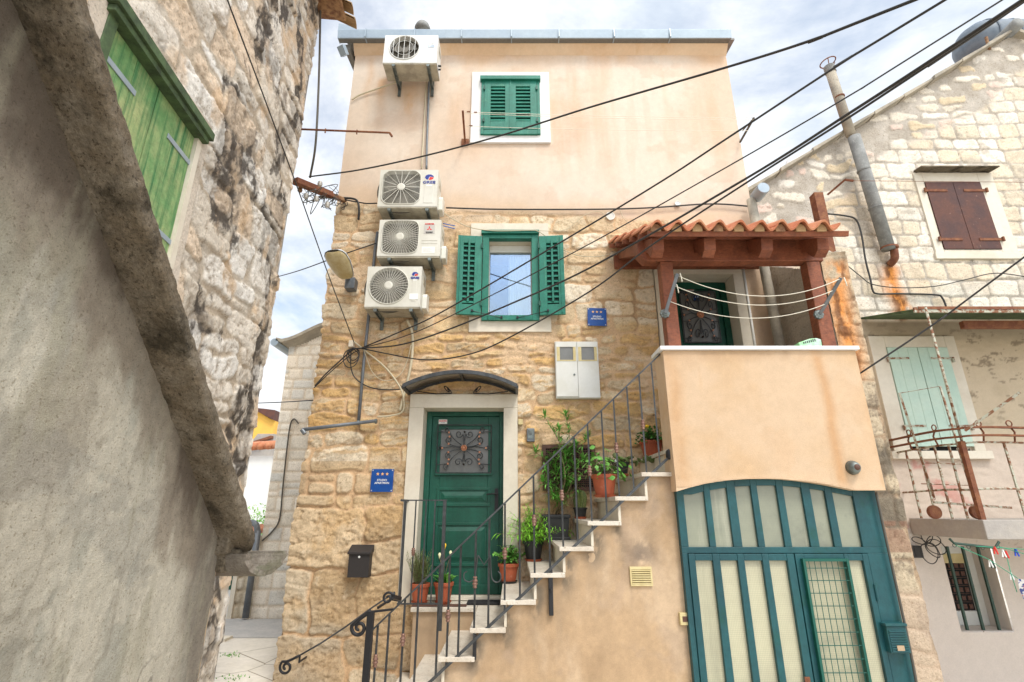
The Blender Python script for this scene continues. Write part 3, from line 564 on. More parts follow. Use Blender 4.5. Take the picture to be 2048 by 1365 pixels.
for sgn in (-1, 1):
    for xa, xb in ((fx0, cxg-.27*sxg), (fx1, cxg+.27*sxg)): gi.tube([(xa, YD-.028, czg+sgn*.28*szg), (xb, YD-.028, czg+sgn*.26*szg)], .005, 6)
grille_scrolls(gi, gc, cxg, YD-.028, czg, sxg, szg, .0055)
gr = gi.build('door_grille', M['iron'], door); split_boxes(gc, 'grille_collar', gr)
rosette((cxg, YD-.05, czg), .035*1.0).build('grille_rosette', M['copperbright'], gr)
h = MB(); hx, hz_ = P(993, 995, YD).x, P(993, 1000, YD).z
h.box(hx-.02, hx+.02, YD-.01, YD, hz_-.12, hz_+.12); h.tube([(hx, YD-.01, hz_+.06), (hx, YD-.05, hz_+.06), (hx-.05, YD-.055, hz_+.062), (hx-.11, YD-.05, hz_+.055)], .008, 8); h.lathe((hx, YD-.012, hz_-.02), [(.008, .004), (.008, 0)], 10, 'y')
h.build('handle', M['ironblack'], door)
def sticker(cx, cz, Y, w, h_, parent):
    s = MB().box(cx-w/2, cx+w/2, Y-.004, Y, cz-h_/2, cz+h_/2).build('name_plate', M['paper'], parent)
    text('plate_lettering', 'ELAKON', h_*.42, (cx, Y-.0045, cz+h_*.14), M['logored'], s, bold=.0008); text('plate_lettering', 'A. Kud', h_*.28, (cx, Y-.0045, cz-h_*.24), M['logodark'], s)
q = P(886, 844, YD); sticker(q.x, q.z, YD-.001, .098, .052, door)
MB().box(-.985, -.095, 5.80, 5.98, -.895, -.86).build('door_sill', M['limestone'], house, bevel=.004)
MB().box(X0, X1, 5.99, 6.0, Z0-.05, Z1).build('door_backing', M['dark'], house)
# upstairs door
surround(1.74, 2.84, .49, 2.92, 1.90, 2.697, 2.724, 5.66, 6.0, house, M['limestone'])
U0, U1, W0, W1 = 1.902, 2.695, .50, 2.722
ud = MB(); ud.box(U0, U0+.09, YD-.03, YD+.04, W0, W1); ud.box(U1-.07, U1, YD-.03, YD+.04, W0, W1); ud.box(U0+.091, U1-.071, YD-.03, YD+.04, W1-.09, W1)
px0, px1 = P(1357, 586, YD).x, P(1427, 586, YD).x; pz0, pz1 = P(1400, 687, YD).z, P(1400, 586, YD).z
ud.box(U0+.092, U1-.072, YD, YD+.04, W0, W1-.092); udo = ud.build('door', M['greendoor'], house, bevel=.003)
MB().box(px0, px1, YD-.014, YD-.001, pz0, pz1).build('door_pane', M['frost2'], udo)
gi, gc = MB(), MB()
for a, b in (((px0, pz1), (px1, pz1)), ((px0, pz0), (px1, pz0)), ((px0, pz0), (px0, pz1)), ((px1, pz0), (px1, pz1))): gi.tube([(a[0], YD-.04, a[1]), (b[0], YD-.04, b[1])], .007, 6)
cx2, cz2 = (px0+px1)/2, P(1400, 633, YD).z
for sgn in (-1, 1):
    for f_ in (.3, .08):
        for xa, xb in ((px0, cx2-.13), (px1, cx2+.13)): gi.tube([(xa, YD-.04, cz2+sgn*f_), (xb, YD-.04, cz2+sgn*f_)], .005, 6)
grille_scrolls(gi, gc, cx2, YD-.04, cz2, (px1-px0)/.85, 1.05, .006)
gr = gi.build('door_grille', M['iron'], udo); split_boxes(gc, 'grille_collar', gr); rosette((cx2, YD-.06, cz2), .045).build('grille_rosette', M['copperbright'], gr)
q = P(1380, 581, YD); sticker(q.x, q.z, YD-.001, .10, .052, udo)
q = P(1392, 598, YD); bp_ = MB().box(q.x-.035, q.x+.035, YD-.02, YD-.015, q.z-.035, q.z+.035).build('name_plate', M['blue'], udo)
text('plate_lettering', '18675', .022, (q.x, YD-.0205, q.z+.012), M['paper'], bp_, bold=.001)
MB().box(U0, U1, 5.99, 6.0, W0, W1).build('door_backing', M['dark'], house)
# lower window: stone lintel and sill, green frame, open shutters, white sash
for (ax, ay, bx, by) in ((942, 447, 1097, 473), (938, 634, 1103, 664)):
    m = MB(); pbox(m, ax, ay, bx, by, 5.675, 5.675, 5.76); m.build('window_lintel' if ay < 500 else 'window_sill', M['limestone'], house, bevel=.004)
win = MB(); YF = 5.64
a, b = P(963, 462, YF), P(1078, 469, YF); win.box(a.x, b.x, YF-.03, YF+.06, b.z, a.z)
fxl, fxr, fzt, fzb = P(966, 470, YF).x, P(1076, 470, YF).x, P(966, 469.5, YF).z, P(966, 640.5, YF).z
ixl, ixr, izt, izb = P(977, 560, YF).x, P(1064, 560, YF).x, P(977, 477, YF).z, P(977, 631, YF).z
win.box(fxl, ixl, YF, YF+.09, fzb, fzt); win.box(ixr, fxr, YF, YF+.09, fzb, fzt); win.box(ixl+.001, ixr-.001, YF+.001, YF+.09, izt, fzt); win.box(ixl+.001, ixr-.001, YF-.01, YF+.09, fzb-.002, izb)
wo_ = win.build('window', M['green'], house, bevel=.003)
YG = 5.86
w2 = MB(); w2.box(fxl-.02, ixl, YF+.091, 6.0, fzb, fzt+.02); w2.box(ixr, fxr+.02, YF+.091, 6.0, fzb, fzt+.02); w2.box(ixl+.001, ixr-.001, YF+.091, 6.0, izt, fzt+.02); w2.box(ixl+.001, ixr-.001, YF+.091, 6.0, fzb, izb)
w2.build('window_reveal', M['limestone'], wo_)
gl_, gr_, gt_, gb_ = P(979, 507, YG).x, P(1062, 507, YG).x, P(979, 507, YG).z, izb
s_ = MB(); s_.box(ixl+.002, gl_+.002, YG-.03, YG+.03, izb+.001, izt-.001); s_.box(gr_-.002, ixr-.002, YG-.03, YG+.03, izb+.001, izt-.001); s_.box(gl_+.003, gr_-.003, YG-.03, YG+.03, gt_, izt-.002); s_.build('sash', M['whitebox'], wo_, bevel=.003)
MB().box(gl_+.003, gr_-.003, YG, YG+.006, gb_, gt_).build('pane', M['glass'], wo_)
m = MB(); vs = []; n = 60
for i in range(n+1):
    x = gl_ + .46*(gr_-gl_) + (gr_-gl_)*.54*i/n; y = YG + .09 + .018*math.sin(i*1.35) + .006*math.sin(i*3.1); vs += [(x, y, gb_), (x, y, gt_)]
m.add(vs, [(2*i, 2*i+2, 2*i+3, 2*i+1) for i in range(n)])
co = m.build('curtain', M['curtain'], wo_, smooth=True)
MB().box(gl_-.05, gr_+.05, 6.4, 6.42, gb_-.1, gt_+.1).build('room_darkness', M['dark'], wo_)
def shutter(parent, hx, z0, z1, w, sgn, ang, Y, closed=False, slat_n=12):
    """louvred leaf hinged at hx; sgn -1 opens to the left"""
    m = MB(); st_ = .055; t = .035; f = (.30 if not closed else .25)
    def bx(a, b, y0, y1, c, d_): m.box(sgn*a, sgn*b, y0, y1, c, d_)
    sw = w*f
    bx(0, sw, 0, t, z0, z1); bx(w-sw*.8, w, 0, t, z0, z1); bx(sw+.0005, w-sw*.8-.0005, .001, t-.001, z0, z0+.13); bx(sw+.0005, w-sw*.8-.0005, .001, t-.001, z1-.1, z1)
    lz0, lz1 = z0+.13, z1-.1; k = slat_n
    for i in range(k):
        zc_ = lz0 + (lz1-lz0)*(i+.5)/k; hh = (lz1-lz0)/k
        x0_, x1_ = sgn*(sw+.001), sgn*(w-sw*.8-.001)
        if closed: m.add([(x0_, -.004, zc_-hh*.42), (x1_, -.004, zc_-hh*.42), (x1_, .022, zc_+hh*.5), (x0_, .022, zc_+hh*.5), (x0_, .004, zc_-hh*.5), (x1_, .004, zc_-hh*.5), (x1_, .03, zc_+hh*.42), (x0_, .03, zc_+hh*.42)], [(0,1,2,3),(4,7,6,5),(0,4,5,1),(2,6,7,3)])
        else: m.add([(x0_, .004, zc_-hh*.12), (x1_, .004, zc_-hh*.12), (x1_, .028, zc_+hh*.30), (x0_, .028, zc_+hh*.30), (x0_, .006, zc_-hh*.28), (x1_, .006, zc_-hh*.28), (x1_, .031, zc_+hh*.22), (x0_, .031, zc_+hh*.22)], [(0,1,2,3),(4,7,6,5),(0,4,5,1),(2,6,7,3)])
    if not closed:
        xc = sgn*(sw + w-sw*.8)/2; m.box(xc-.012, xc+.012, -.01, .003, z0+.16, z1-.06); m.box(sgn*(w-.045), sgn*(w-.03), -.012, .001, z0+.02, z1-.02)
    bk = MB().box(sgn*(sw), sgn*(w-sw*.8), t-.001, t+.003, z0+.1, z1-.08)  # sheet behind the slats, coloured as the shade in their gaps
    R = Matrix.Translation((hx, Y, 0)) @ Matrix.Rotation(sgn*-ang*1.0, 4, 'Z')
    for q_ in (m, bk): q_.v = [tuple(R @ Vector(p)) for p in q_.v]
    o = m.build('shutter', M['green'], parent, bevel=.002); bk.build('shutter_shade', M['greenshade'], o)
    hg = MB()
    for zz in (z0+.14, z1-.14): hg.v = hg.v; hg.box(hx-.012, hx+.012, Y-.02, Y+.01, zz-.03, zz+.03)
    hg.build('hinge', M['greendoor'], o)
    return o
zs0, zs1 = P(940, 631, 5.6).z, P(940, 474, 5.6).z
shutter(wo_, fxl-.004, zs0, zs1, .295, -1, .10, 5.585); shutter(wo_, fxr+.004, zs0, zs1, .30, 1, .10, 5.585)
for (ax, ay, bx, by) in ((944, 622, 1003, 636), (1096, 622, 1035, 636)):
    a, b = P(ax, ay, 5.57), P(bx, by, 5.63); m = MB(); m.tube([a, (a+b)/2, b], .004, 5); m.lathe(a, [(.014, .0), (.014, .02)], 8, 'y'); m.lathe(b, [(.014, 0), (.014, .03)], 8, 'y'); m.build('shutter_stay', M['ironblack'], wo_)
# upper window
m = MB(); a, b = P(944.8, 144.4, 5.66), P(1100.5, 285, 5.66); m.box(P(943, 200, 5.66).x, P(1099, 200, 5.66).x, 5.66, 5.72, b.z, a.z); m.build('window_surround', M['whitestone'], house, bevel=.003)
YF = 5.63; win = MB()
a, b = P(960.5, 152, YF-.03), P(1081, 159, YF-.03); win.box(a.x, b.x, YF-.04, YF+.06, b.z, a.z)
x0_, x1_, z1_, z0_ = P(962, 210, YF).x, P(1080, 210, YF).x, P(962, 159.5, YF).z, P(962, 268, YF).z
win.box(x0_, x0_+.04, YF, YF+.06, z0_, z1_); win.box(x1_-.04, x1_, YF, YF+.06, z0_, z1_); win.box(x0_+.041, x1_-.041, YF-.001, YF+.06, z0_-.004, z0_+.07); win.box(x0_+.041, x1_-.041, YF+.001, YF+.06, z1_-.02, z1_)
wu_ = win.build('window', M['green'], house, bevel=.003); xm = (x0_+x1_)/2
shutter(wu_, x0_+.042, z0_+.075, z1_-.022, xm-x0_-.044, 1, 0, YF-.005, True, 10); shutter(wu_, x1_-.042, z0_+.075, z1_-.022, x1_-xm-.044, -1, 0, YF-.005, True, 10)
MB().box(xm-.01, xm+.01, YF-.015, YF-.006, z0_+.08, z1_-.025).build('cover_strip', M['green'], wu_)
MB().box(x0_+.041, x1_-.041, YF+.045, YF+.055, z0_+.07, z1_-.02).build('window_backing', M['dark'], wu_)
# basement window with brown grille
gx = [P(1085, 935, 5.66).x, P(1192, 935, 5.66).x]; gz = [P(1100, 982, 5.66).z, P(1100, 890, 5.66).z]
m = MB(); t = .04; m.box(gx[0], gx[1], 5.645, 5.70, gz[1]-t, gz[1]); m.box(gx[0], gx[1], 5.645, 5.70, gz[0], gz[0]+t); m.box(gx[0], gx[0]+t, 5.646, 5.70, gz[0]+t, gz[1]-t); m.box(gx[1]-t, gx[1], 5.646, 5.70, gz[0]+t, gz[1]-t); m.box((gx[0]+gx[1])/2-.015, (gx[0]+gx[1])/2+.015, 5.647, 5.70, gz[0]+t, gz[1]-t)
bw = m.build('cellar_window', M['brown'], house); m = MB()
for i in range(1, 24):
    x = gx[0]+t+(gx[1]-gx[0]-2*t)*i/24; m.box(x-.0035, x+.0035, 5.663, 5.668, gz[0]+t, gz[1]-t)
for i in range(1, 18):
    z = gz[0]+t+(gz[1]-gz[0]-2*t)*i/18; m.box(gx[0]+t, gx[1]-t, 5.656, 5.662, z-.0035, z+.0035)
m.build('window_mesh', M['brown'], bw); MB().box(gx[0]+t, gx[1]-t, 5.675, 5.68, gz[0]+t, gz[1]-t).build('window_backing', M['dark'], bw)
# round wall vents
for px_, py_ in ((1220.5, 433), (1355, 408)):
    q = P(px_, py_, 5.68); vo = thing('wall_vent', q, 'round white vent with mesh in the plaster beside the tiled porch roof' if px_ < 1300 else 'small pale vent cap on the plaster just above the porch tiles', 'wall vent')
    r_ = .058 if px_ < 1300 else .036
    MB().lathe(q, [(r_*.8, .004), (r_*.82, .012), (r_, .012), (r_, -.01)], 24, 'y').build('vent_ring', M['whitebox'], vo, smooth=False)
    m = MB().lathe(q+Vector((0, -.005, 0)), [(r_*.8, .003), (r_*.8, 0)], 20, 'y'); m.build('vent_mesh', M['sticker'] if px_ < 1300 else M['whitebox'], vo)

# ---------------------------------------------------------------- staircase
YS = 4.60
stair = thing('staircase', (0.4, 4.6, GZ), 'outdoor staircase with travertine treads and stained peach side wall climbing to the terrace', 'staircase')
XRk = lambda k: -.055 + .2425*(k-2); Zk = lambda k: -.9 + .2*(k-2)
ks = list(range(-1, 10)); TT = .035
poly = [(1.50, GZ-.02)]
x_end = 1.50; poly.append((x_end, Zk(9)-TT))
for k in range(9, -2, -1):
    xl = XRk(k)-.25; poly.append((xl, Zk(k)-TT)); 
    if k > -1: poly.append((xl, Zk(k-1)-TT))
    else: poly.append((xl, GZ-.02))
MB().prism(poly[::-1] if False else poly, YS, D-.005).build('stair_side', M['stairwall'], stair)
u, v = grid(-1.2, 1.50, GZ-.02, .46, .011)
topl = np.full(u.shape, GZ)
for k in ks: topl = np.where(u > XRk(k)-.25, Zk(k)-TT-.004, topl)
C = np.array([.445,.305,.18])*np.ones(u.shape+(3,)); C = lerp(C, (.51,.37,.24), sstep(fbm(u*2.4, v*.8, 401, 6, .6), -.05, .25)); C = lerp(C, (.37,.25,.145), .8*sstep(fbm(u*2.0, v*.9, 403, 6, .6), .02, .3))
drip = np.zeros(u.shape)
for k in ks[1:]:
    xe = XRk(k) - .015; w = .055 + .02*(k % 3); drip = np.maximum(drip, np.exp(-((u-xe-.03-.05*fbm(v*3, u*0+k, 405, 3))/w)**2)*(sstep(v, Zk(k)-.22, Zk(k)-.03)*.75+.25*sstep(v, Zk(k)-.6-.3*(k % 2), Zk(k)-.1))*sstep(Zk(k)+.15-v, 0, .08))
C = lerp(C, (.13,.105,.075), .92*drip*(.35+.65*sstep(fbm(u*12, v*7, 407, 5, .7), -.35, .15))); C = lerp(C, (.27,.21,.15), .75*sstep(fbm(u*5, v*.7, 409, 5), .12, .42)*sstep(topl-v, 0, .9)*sstep(1.3-topl+v, 0, .8))
C = lerp(C, (.15,.115,.09), .8*np.exp(-(((u-1.06)/.15)**2+((v+.36)/.13)**2))*sstep(fbm(u*9, v*9, 411, 5, .7), -.4, .15))
C = lerp(C, (.40,.29,.20), .5*sstep(fbm(u*3, v*3, 413, 5, .6), .2, .45)); C = grain(C, u, v, 417, .12)
relief('stair_side', stair, (0, YS-.002, 0), (1, 0, 0), (0, 0, 1), (0, -1, 0), u, v, .003*fbm(u*4, v*4, 419, 4), C, [M['vcp']], (v < topl+.002), push=np.clip(1.50-u, 0, .001))
for k in ks:
    xl = XRk(k)-.28; xr = XRk(k)+.005 if k < 9 else 1.375
    MB().box(xl, xr, YS-.05, D-.02, Zk(k)-TT, Zk(k)).build('tread', M['tread'], stair, bevel=.004)
    MB().box(xl+.028, xl+.05, YS-.012, D-.02, Zk(k-1) if k > -1 else GZ, Zk(k)-TT-.001).build('riser', M['limestone'], stair, bevel=.002)
# landing in front of the door
LZ = -.9
land = thing('door_landing', (-.6, 5.55, GZ), 'small raised landing with a cream stone edge below the lower green door', 'landing')
lx = P(822, 1212, 5.45).x
MB().box(lx+.02, XRk(1)-.25, 5.47, D+.1, GZ, LZ-.041).box(XRk(1)-.251, XRk(2)-.26, 5.47, D-.03, -1.15, LZ-.041).build('landing_wall', M['stairwall'], land)
MB().box(lx, XRk(2)-.285, 5.44, 5.80, LZ-.04, LZ).build('landing_slab', M['tread'], land, bevel=.004)
# ---------------------------------------------------------------- terrace with garage below
YT = 4.46
terr = thing('terrace', (2.26, 4.5, GZ), 'peach plastered terrace with white stone coping above the teal garage door', 'terrace')
arch = [P(x, y, YT) for x, y in ((1353,983.5),(1380,975.5),(1408,968.5),(1437,963.5),(1465.6,960),(1503,957.8),(1541,957.5),(1571,959),(1601,962),(1631,966),(1661,971),(1686,976),(1711,981),(1772,981))]
XT0, XT1, ZC = 1.38, 3.14, 1.375
poly = [(XT0, arch[0].z)] + [(p.x, p.z) for p in arch[1:-1]] + [(XT1, arch[-1].z), (XT1, ZC), (XT0, ZC)]
MB().prism(poly, YT, YS-.001).build('parapet', M['parapet'], terr)
u, v = grid(XT0+.001, XT1-.001, .13, ZC-.001, .011); ab = np.interp(u, [p.x for p in arch[1:-1]], [p.z for p in arch[1:-1]])
C = np.array([.52,.355,.21])*np.ones(u.shape+(3,)); C = lerp(C, (.55,.40,.265), sstep(fbm(u*1.1, v*1.3, 431, 5), -.15, .35)); C = lerp(C, (.47,.26,.115), .7*sstep(fbm(u*3.2, v*.45, 433, 6, .6), .08, .38))
C = lerp(C, (.46,.26,.12), .65*np.exp(-((u-XT0-.06-.03*fbm(v*2, u*0, 435, 3))/.07)**2)); C = lerp(C, (.47,.26,.12), .7*np.exp(-((u-2.78-.05*fbm(v*2, u*0, 437, 3))/.05)**2)); C = lerp(C, (.60,.42,.27), .6*sstep(.07+.05*fbm(u*5, v*0, 439, 3)-(v-ab), 0, .06))
C = lerp(C, (.40,.26,.15), .7*sstep(v, 1.22, 1.36)*sstep(fbm(u*4, v*2, 441, 4), -.2, .3)); C = lerp(C, (.54,.37,.23), .5*sstep(fbm(u*2.6, v*2.2, 443, 6, .6), .12, .3)); C = grain(C, u, v, 445, .06)
relief('parapet', terr, (0, YT-.002, 0), (1, 0, 0), (0, 0, 1), (0, -1, 0), u, v, .003*fbm(u*3, v*3, 447, 4), C, [M['vcp']], v > ab-.001)
MB().box(XT0+.0, XT0+.12, YS+.001, 4.73, .13, ZC).build('parapet', M['parapet'], terr)
MB().box(XT0-.03, XT1+.025, YT-.03, 4.64, ZC+.001, ZC+.037).box(XT0-.03, XT0+.15, 4.641, 4.745, ZC+.001, ZC+.037).build('coping', M['whitestone'], terr, bevel=.004)
MB().box(XT0+.13, XT1, YS+.001, D-.04, .30, .488).build('terrace_floor', M['concrete'], terr)
MB().box(XT1-.03, XT1-.002, YS+.002, D-.05, GZ, .29).build('garage_side', M['stairwall'], terr)
YGD = 4.54
def gX(x, y): return P(x, y, YGD).x
def gZ(y): return P(1500, y, YGD).z
gl0, gl1 = 1.402, 3.10
archg = [P(x, y-4, YGD+.02) for x, y in ((1380,975.5),(1408,968.5),(1437,963.5),(1465.6,960),(1503,957.8),(1541,957.5),(1571,959),(1601,962),(1631,966),(1661,971),(1686,976),(1711,981))]
def atop(x): 
    for a, b in zip(archg[:-1], archg[1:]):
        if a.x <= x <= b.x: return a.z + (b.z-a.z)*(x-a.x)/(b.x-a.x)
    return archg[0].z if x < archg[0].x else archg[-1].z
zt0, zt1 = gZ(1107), gZ(1094.5)
fr = MB(); up = [(1377.8,1420.4),(1433,1468),(1485.6,1518),(1531,1571),(1585,1622.6),(1640,1670),(1685,1726.5)]
def col_poly(xa, xb, z0): 
    n = 5; return [(xa, z0), (xb, z0)] + [(xb+(xa-xb)*i/n, atop(xb+(xa-xb)*i/n)) for i in range(n+1)]
edges = [gl0] + [e for a, b in up for e in (gX(a, 1094), gX(b, 1094))] + [gl1]
for i in range(0, len(edges), 2): fr.prism(col_poly(edges[i], edges[i+1], zt1), YGD, YGD+.06)
fr.box(gl0, gl1, YGD+.001, YGD+.06, zt0, zt1-.0005)
def topbar(xa, xb):                                      # the arched head above each pane
    n = 5; tp = [(xa+(xb-xa)*i/n, atop(xa+(xb-xa)*i/n)) for i in range(n+1)]; return [(x, z-.075) for x, z in tp] + tp[::-1]
for a, b in up: fr.prism(topbar(gX(a, 1094)+.0005, gX(b, 1094)-.0005), YGD+.0015, YGD+.06)
# fixed leaf below
zb0 = GZ+.03; zlt = gZ(1121.5); zfl = gZ(1112)
lo = [(1390,1425),(1439.5,1474.6),(1488,1524),(1537,1573.5)]
xs_ = [gX(1377, 1121)] + [e for a, b in lo for e in (gX(a, 1121.5), gX(b, 1121.5))] + [gX(1588, 1121)]
fr.box(gl0, gX(1377, 1121)-.002, YGD, YGD+.06, GZ, zt0-.0005)
fr.box(gX(1727, 1121)+.045, gl1, YGD, YGD+.06, GZ, zt0-.0005)
gd = fr.build('garage_door', M['teal'], terr, bevel=.003)
lf = MB()
for i in range(0, len(xs_), 2): lf.box(xs_[i], xs_[i+1], YGD-.012, YGD+.045, GZ+.02, zt0-.003)
for a, b in lo: lf.box(gX(a, 1121.5)+.0005, gX(b, 1121.5)-.0005, YGD-.010, YGD+.045, zlt, zt0-.004); lf.box(gX(a, 1121.5)+.0005, gX(b, 1121.5)-.0005, YGD-.010, YGD+.045, GZ+.02, GZ+.35)
lf.build('fixed_leaf', M['teal'], gd, bevel=.003)
rl = MB(); ra, rb, rc_, rd_, re_ = gX(1590, 1121), gX(1608, 1121), gX(1688, 1121), gX(1696, 1121), gX(1725, 1121)
rl.box(ra, rb, YGD-.012, YGD+.045, GZ+.02, zt0-.003); rl.box(rc_, rd_, YGD-.012, YGD+.045, GZ+.02, zt0-.003); rl.box(re_, re_+.045, YGD-.012, YGD+.045, GZ+.02, zt0-.003)
rl.box(rb+.0005, rc_-.0005, YGD-.010, YGD+.045, zlt, zt0-.004); rl.box(rd_+.0005, re_-.0005, YGD-.010, YGD+.045, zlt, zt0-.004); rl.box(rb, re_, YGD-.009, YGD+.045, GZ+.02, GZ+.3)
rlo = rl.build('opening_leaf', M['teal'], gd, bevel=.003)
for a, b in up:
    xa, xb = gX(a, 1094), gX(b, 1094); n = 5; tp = [(xa+(xb-xa)*i/n, atop(xa+(xb-xa)*i/n)-.07) for i in range(n+1)]
    MB().prism([(xa, zt1-.005), (xb, zt1-.005)] + tp[::-1], YGD+.025, YGD+.031).build('pane', M['frosted'], gd)
for a, b in lo: MB().box(gX(a, 1121.5)-.005, gX(b, 1121.5)+.005, YGD+.02, YGD+.026, GZ+.3, zlt+.01).build('pane', M['frosted2'], gd)
MB().box(rd_-.005, re_+.005, YGD+.02, YGD+.026, GZ+.25, zlt+.01).build('pane', M['frosted2'], gd)
MB().box(rb-.005, rc_+.005, YGD+.02, YGD+.026, GZ+.25, zlt+.01).build('pane', M['frosted2'], gd)
m = MB(); wx0, wx1, wz1 = rb-.035, rc_+.01, gZ(1117)
for x0_, x1_, z0_, z1_ in ((wx0, wx0+.02, GZ+.2, wz1), (wx1-.02, wx1, GZ+.2, wz1), (wx0+.021, wx1-.021, wz1-.02, wz1)): m.box(x0_, x1_, YGD-.05, YGD-.013, z0_, z1_)
z = wz1-.07
while z > GZ+.2: m.tube([(wx0, YGD-.04, z), (wx1, YGD-.04, z)], .0035, 5); z -= .092
for i in range(1, 8): x = wx0 + (wx1-wx0)*i/8; m.tube([(x, YGD-.045, GZ+.2), (x, YGD-.045, wz1)], .003, 5)
m.build('wire_grille', M['tealgreen'], gd)
m = MB()
for py_ in (1185,): z = gZ(py_); m.lathe((re_+.05, YGD-.015, z-.06), [(.011, 0), (.011, .12)], 10)
m.build('hinge', M['teal'], gd)
q = P(1613, 1362, YGD); m = MB().box(q.x-.02, q.x+.02, YGD-.02, YGD-.012, q.z-.1, q.z+.03); m.build('lock_plate', M['rust'], gd)
# ---------------------------------------------------------------- pier between the terrace and the right house
pier = thing('boundary_pier', (3.27, 4.7, GZ), 'weathered stone pier with rust streaks between the terrace and the stone gable house', 'wall pier')
def rusty(C, u, v, cx_, w, z0, z1, s=.9):
    wob = .05*fbm(v*3, u*0, 7, 3); k = np.exp(-((u-cx_-wob)/w)**2)*sstep(v, z0, z0+.15)*sstep(z1-v, 0, .1)
    n = sstep(fbm(u*9, v*4, 77, 5) + .5, 0, .5)
    C = lerp(C, (.66,.25,.05), s*k*n); return lerp(C, (.14,.055,.022), .9*k*sstep(fbm(u*14, v*6, 79, 5), .0, .3))
for nm, (u0, u1, O, U_, N_) in (('pier_face', (3.14, 3.41, (0, 4.68, 0), (1, 0, 0), (0, -1, 0))), ('pier_side', (4.68, 5.9, (3.14, 0, 0), (0, 1, 0), (-1, 0, 0)))):
    zt = 2.5 if nm == 'pier_face' else 3.9
    u, v = grid(u0, u1, GZ, zt, .014); sid, d, rv = masonry(u, v, 33, np.arange(-1.7, 4.2, .26), .3, .5, wu=.08, rnd=.05)
    f = sstep(d + .014*fbm(u*9, v*9, 14, 4), .004, .02); n5 = rough(u, v, 13)*.6
    H = f*(.006+.010*rv(1)+.014*tilt(rv)) + .009*n5
    C = lerp(np.array([.42,.30,.19])*np.ones(u.shape+(3,)), (.56,.46,.32), f*.9); C = lerp(C, (.30,.24,.16), sstep(fbm(u*3, v*2, 19, 5), .1, .5)); C = lerp(C, (.17,.13,.09), .75*sstep(-n5, .25, .7)); C = lerp(C, (.12,.10,.075), .75*sstep(fbm(u*5, v*2.2, 21, 5), .12, .35)*sstep(v, -1.2, -.9)*sstep(.9-v, 0, .3)); C = grain(C, u, v, 23, .15)*(.86 if nm == 'pier_face' else 1)
    if nm == 'pier_face':
        C = rusty(C, u, v, 3.26, .11, 1.1, 2.45); C = lerp(C, (.22,.10,.06), .6*((v < -.1) & (v > -.35)).astype(float)*f); k = keep = None
        C = lerp(C, (.48,.36,.26), sstep(-.6 - v, 0, .1)*.7)
    else:
        H *= .4; C = lerp(C, (.50,.43,.34), np.full(u.shape, .75)); C = lerp(C, (.40,.34,.27), .6*sstep(fbm(u*3, v*3, 55, 4), 0, .3)); keep = v < 2.3 + (u-4.68)*.55
    relief(nm, pier, O, U_, (0, 0, 1), N_, u, v, H, C, [M['vc']], keep, push=(H*0 + np.where(u > u1-.02, .02*fbm(v*5, v*0, 3, 4), 0)) if nm == 'pier_face' else None)
m = MB().box(3.15, 3.40, 4.70, 5.89, GZ, 2.45); m.build('pier_core', M['stairwall'], pier)
for i, (x, r_) in enumerate(((3.19, .05), (3.27, .055), (3.36, .05))):
    m = MB().lathe((x, 4.74, 2.49), [(r_*.5, -.04), (r_, -.02), (r_*1.05, .01), (r_*.6, .04), (0, .05)], 10); o = m.build('cap_stone', M['slab'], pier, smooth=True); roughen(o, 1, .02, .05)
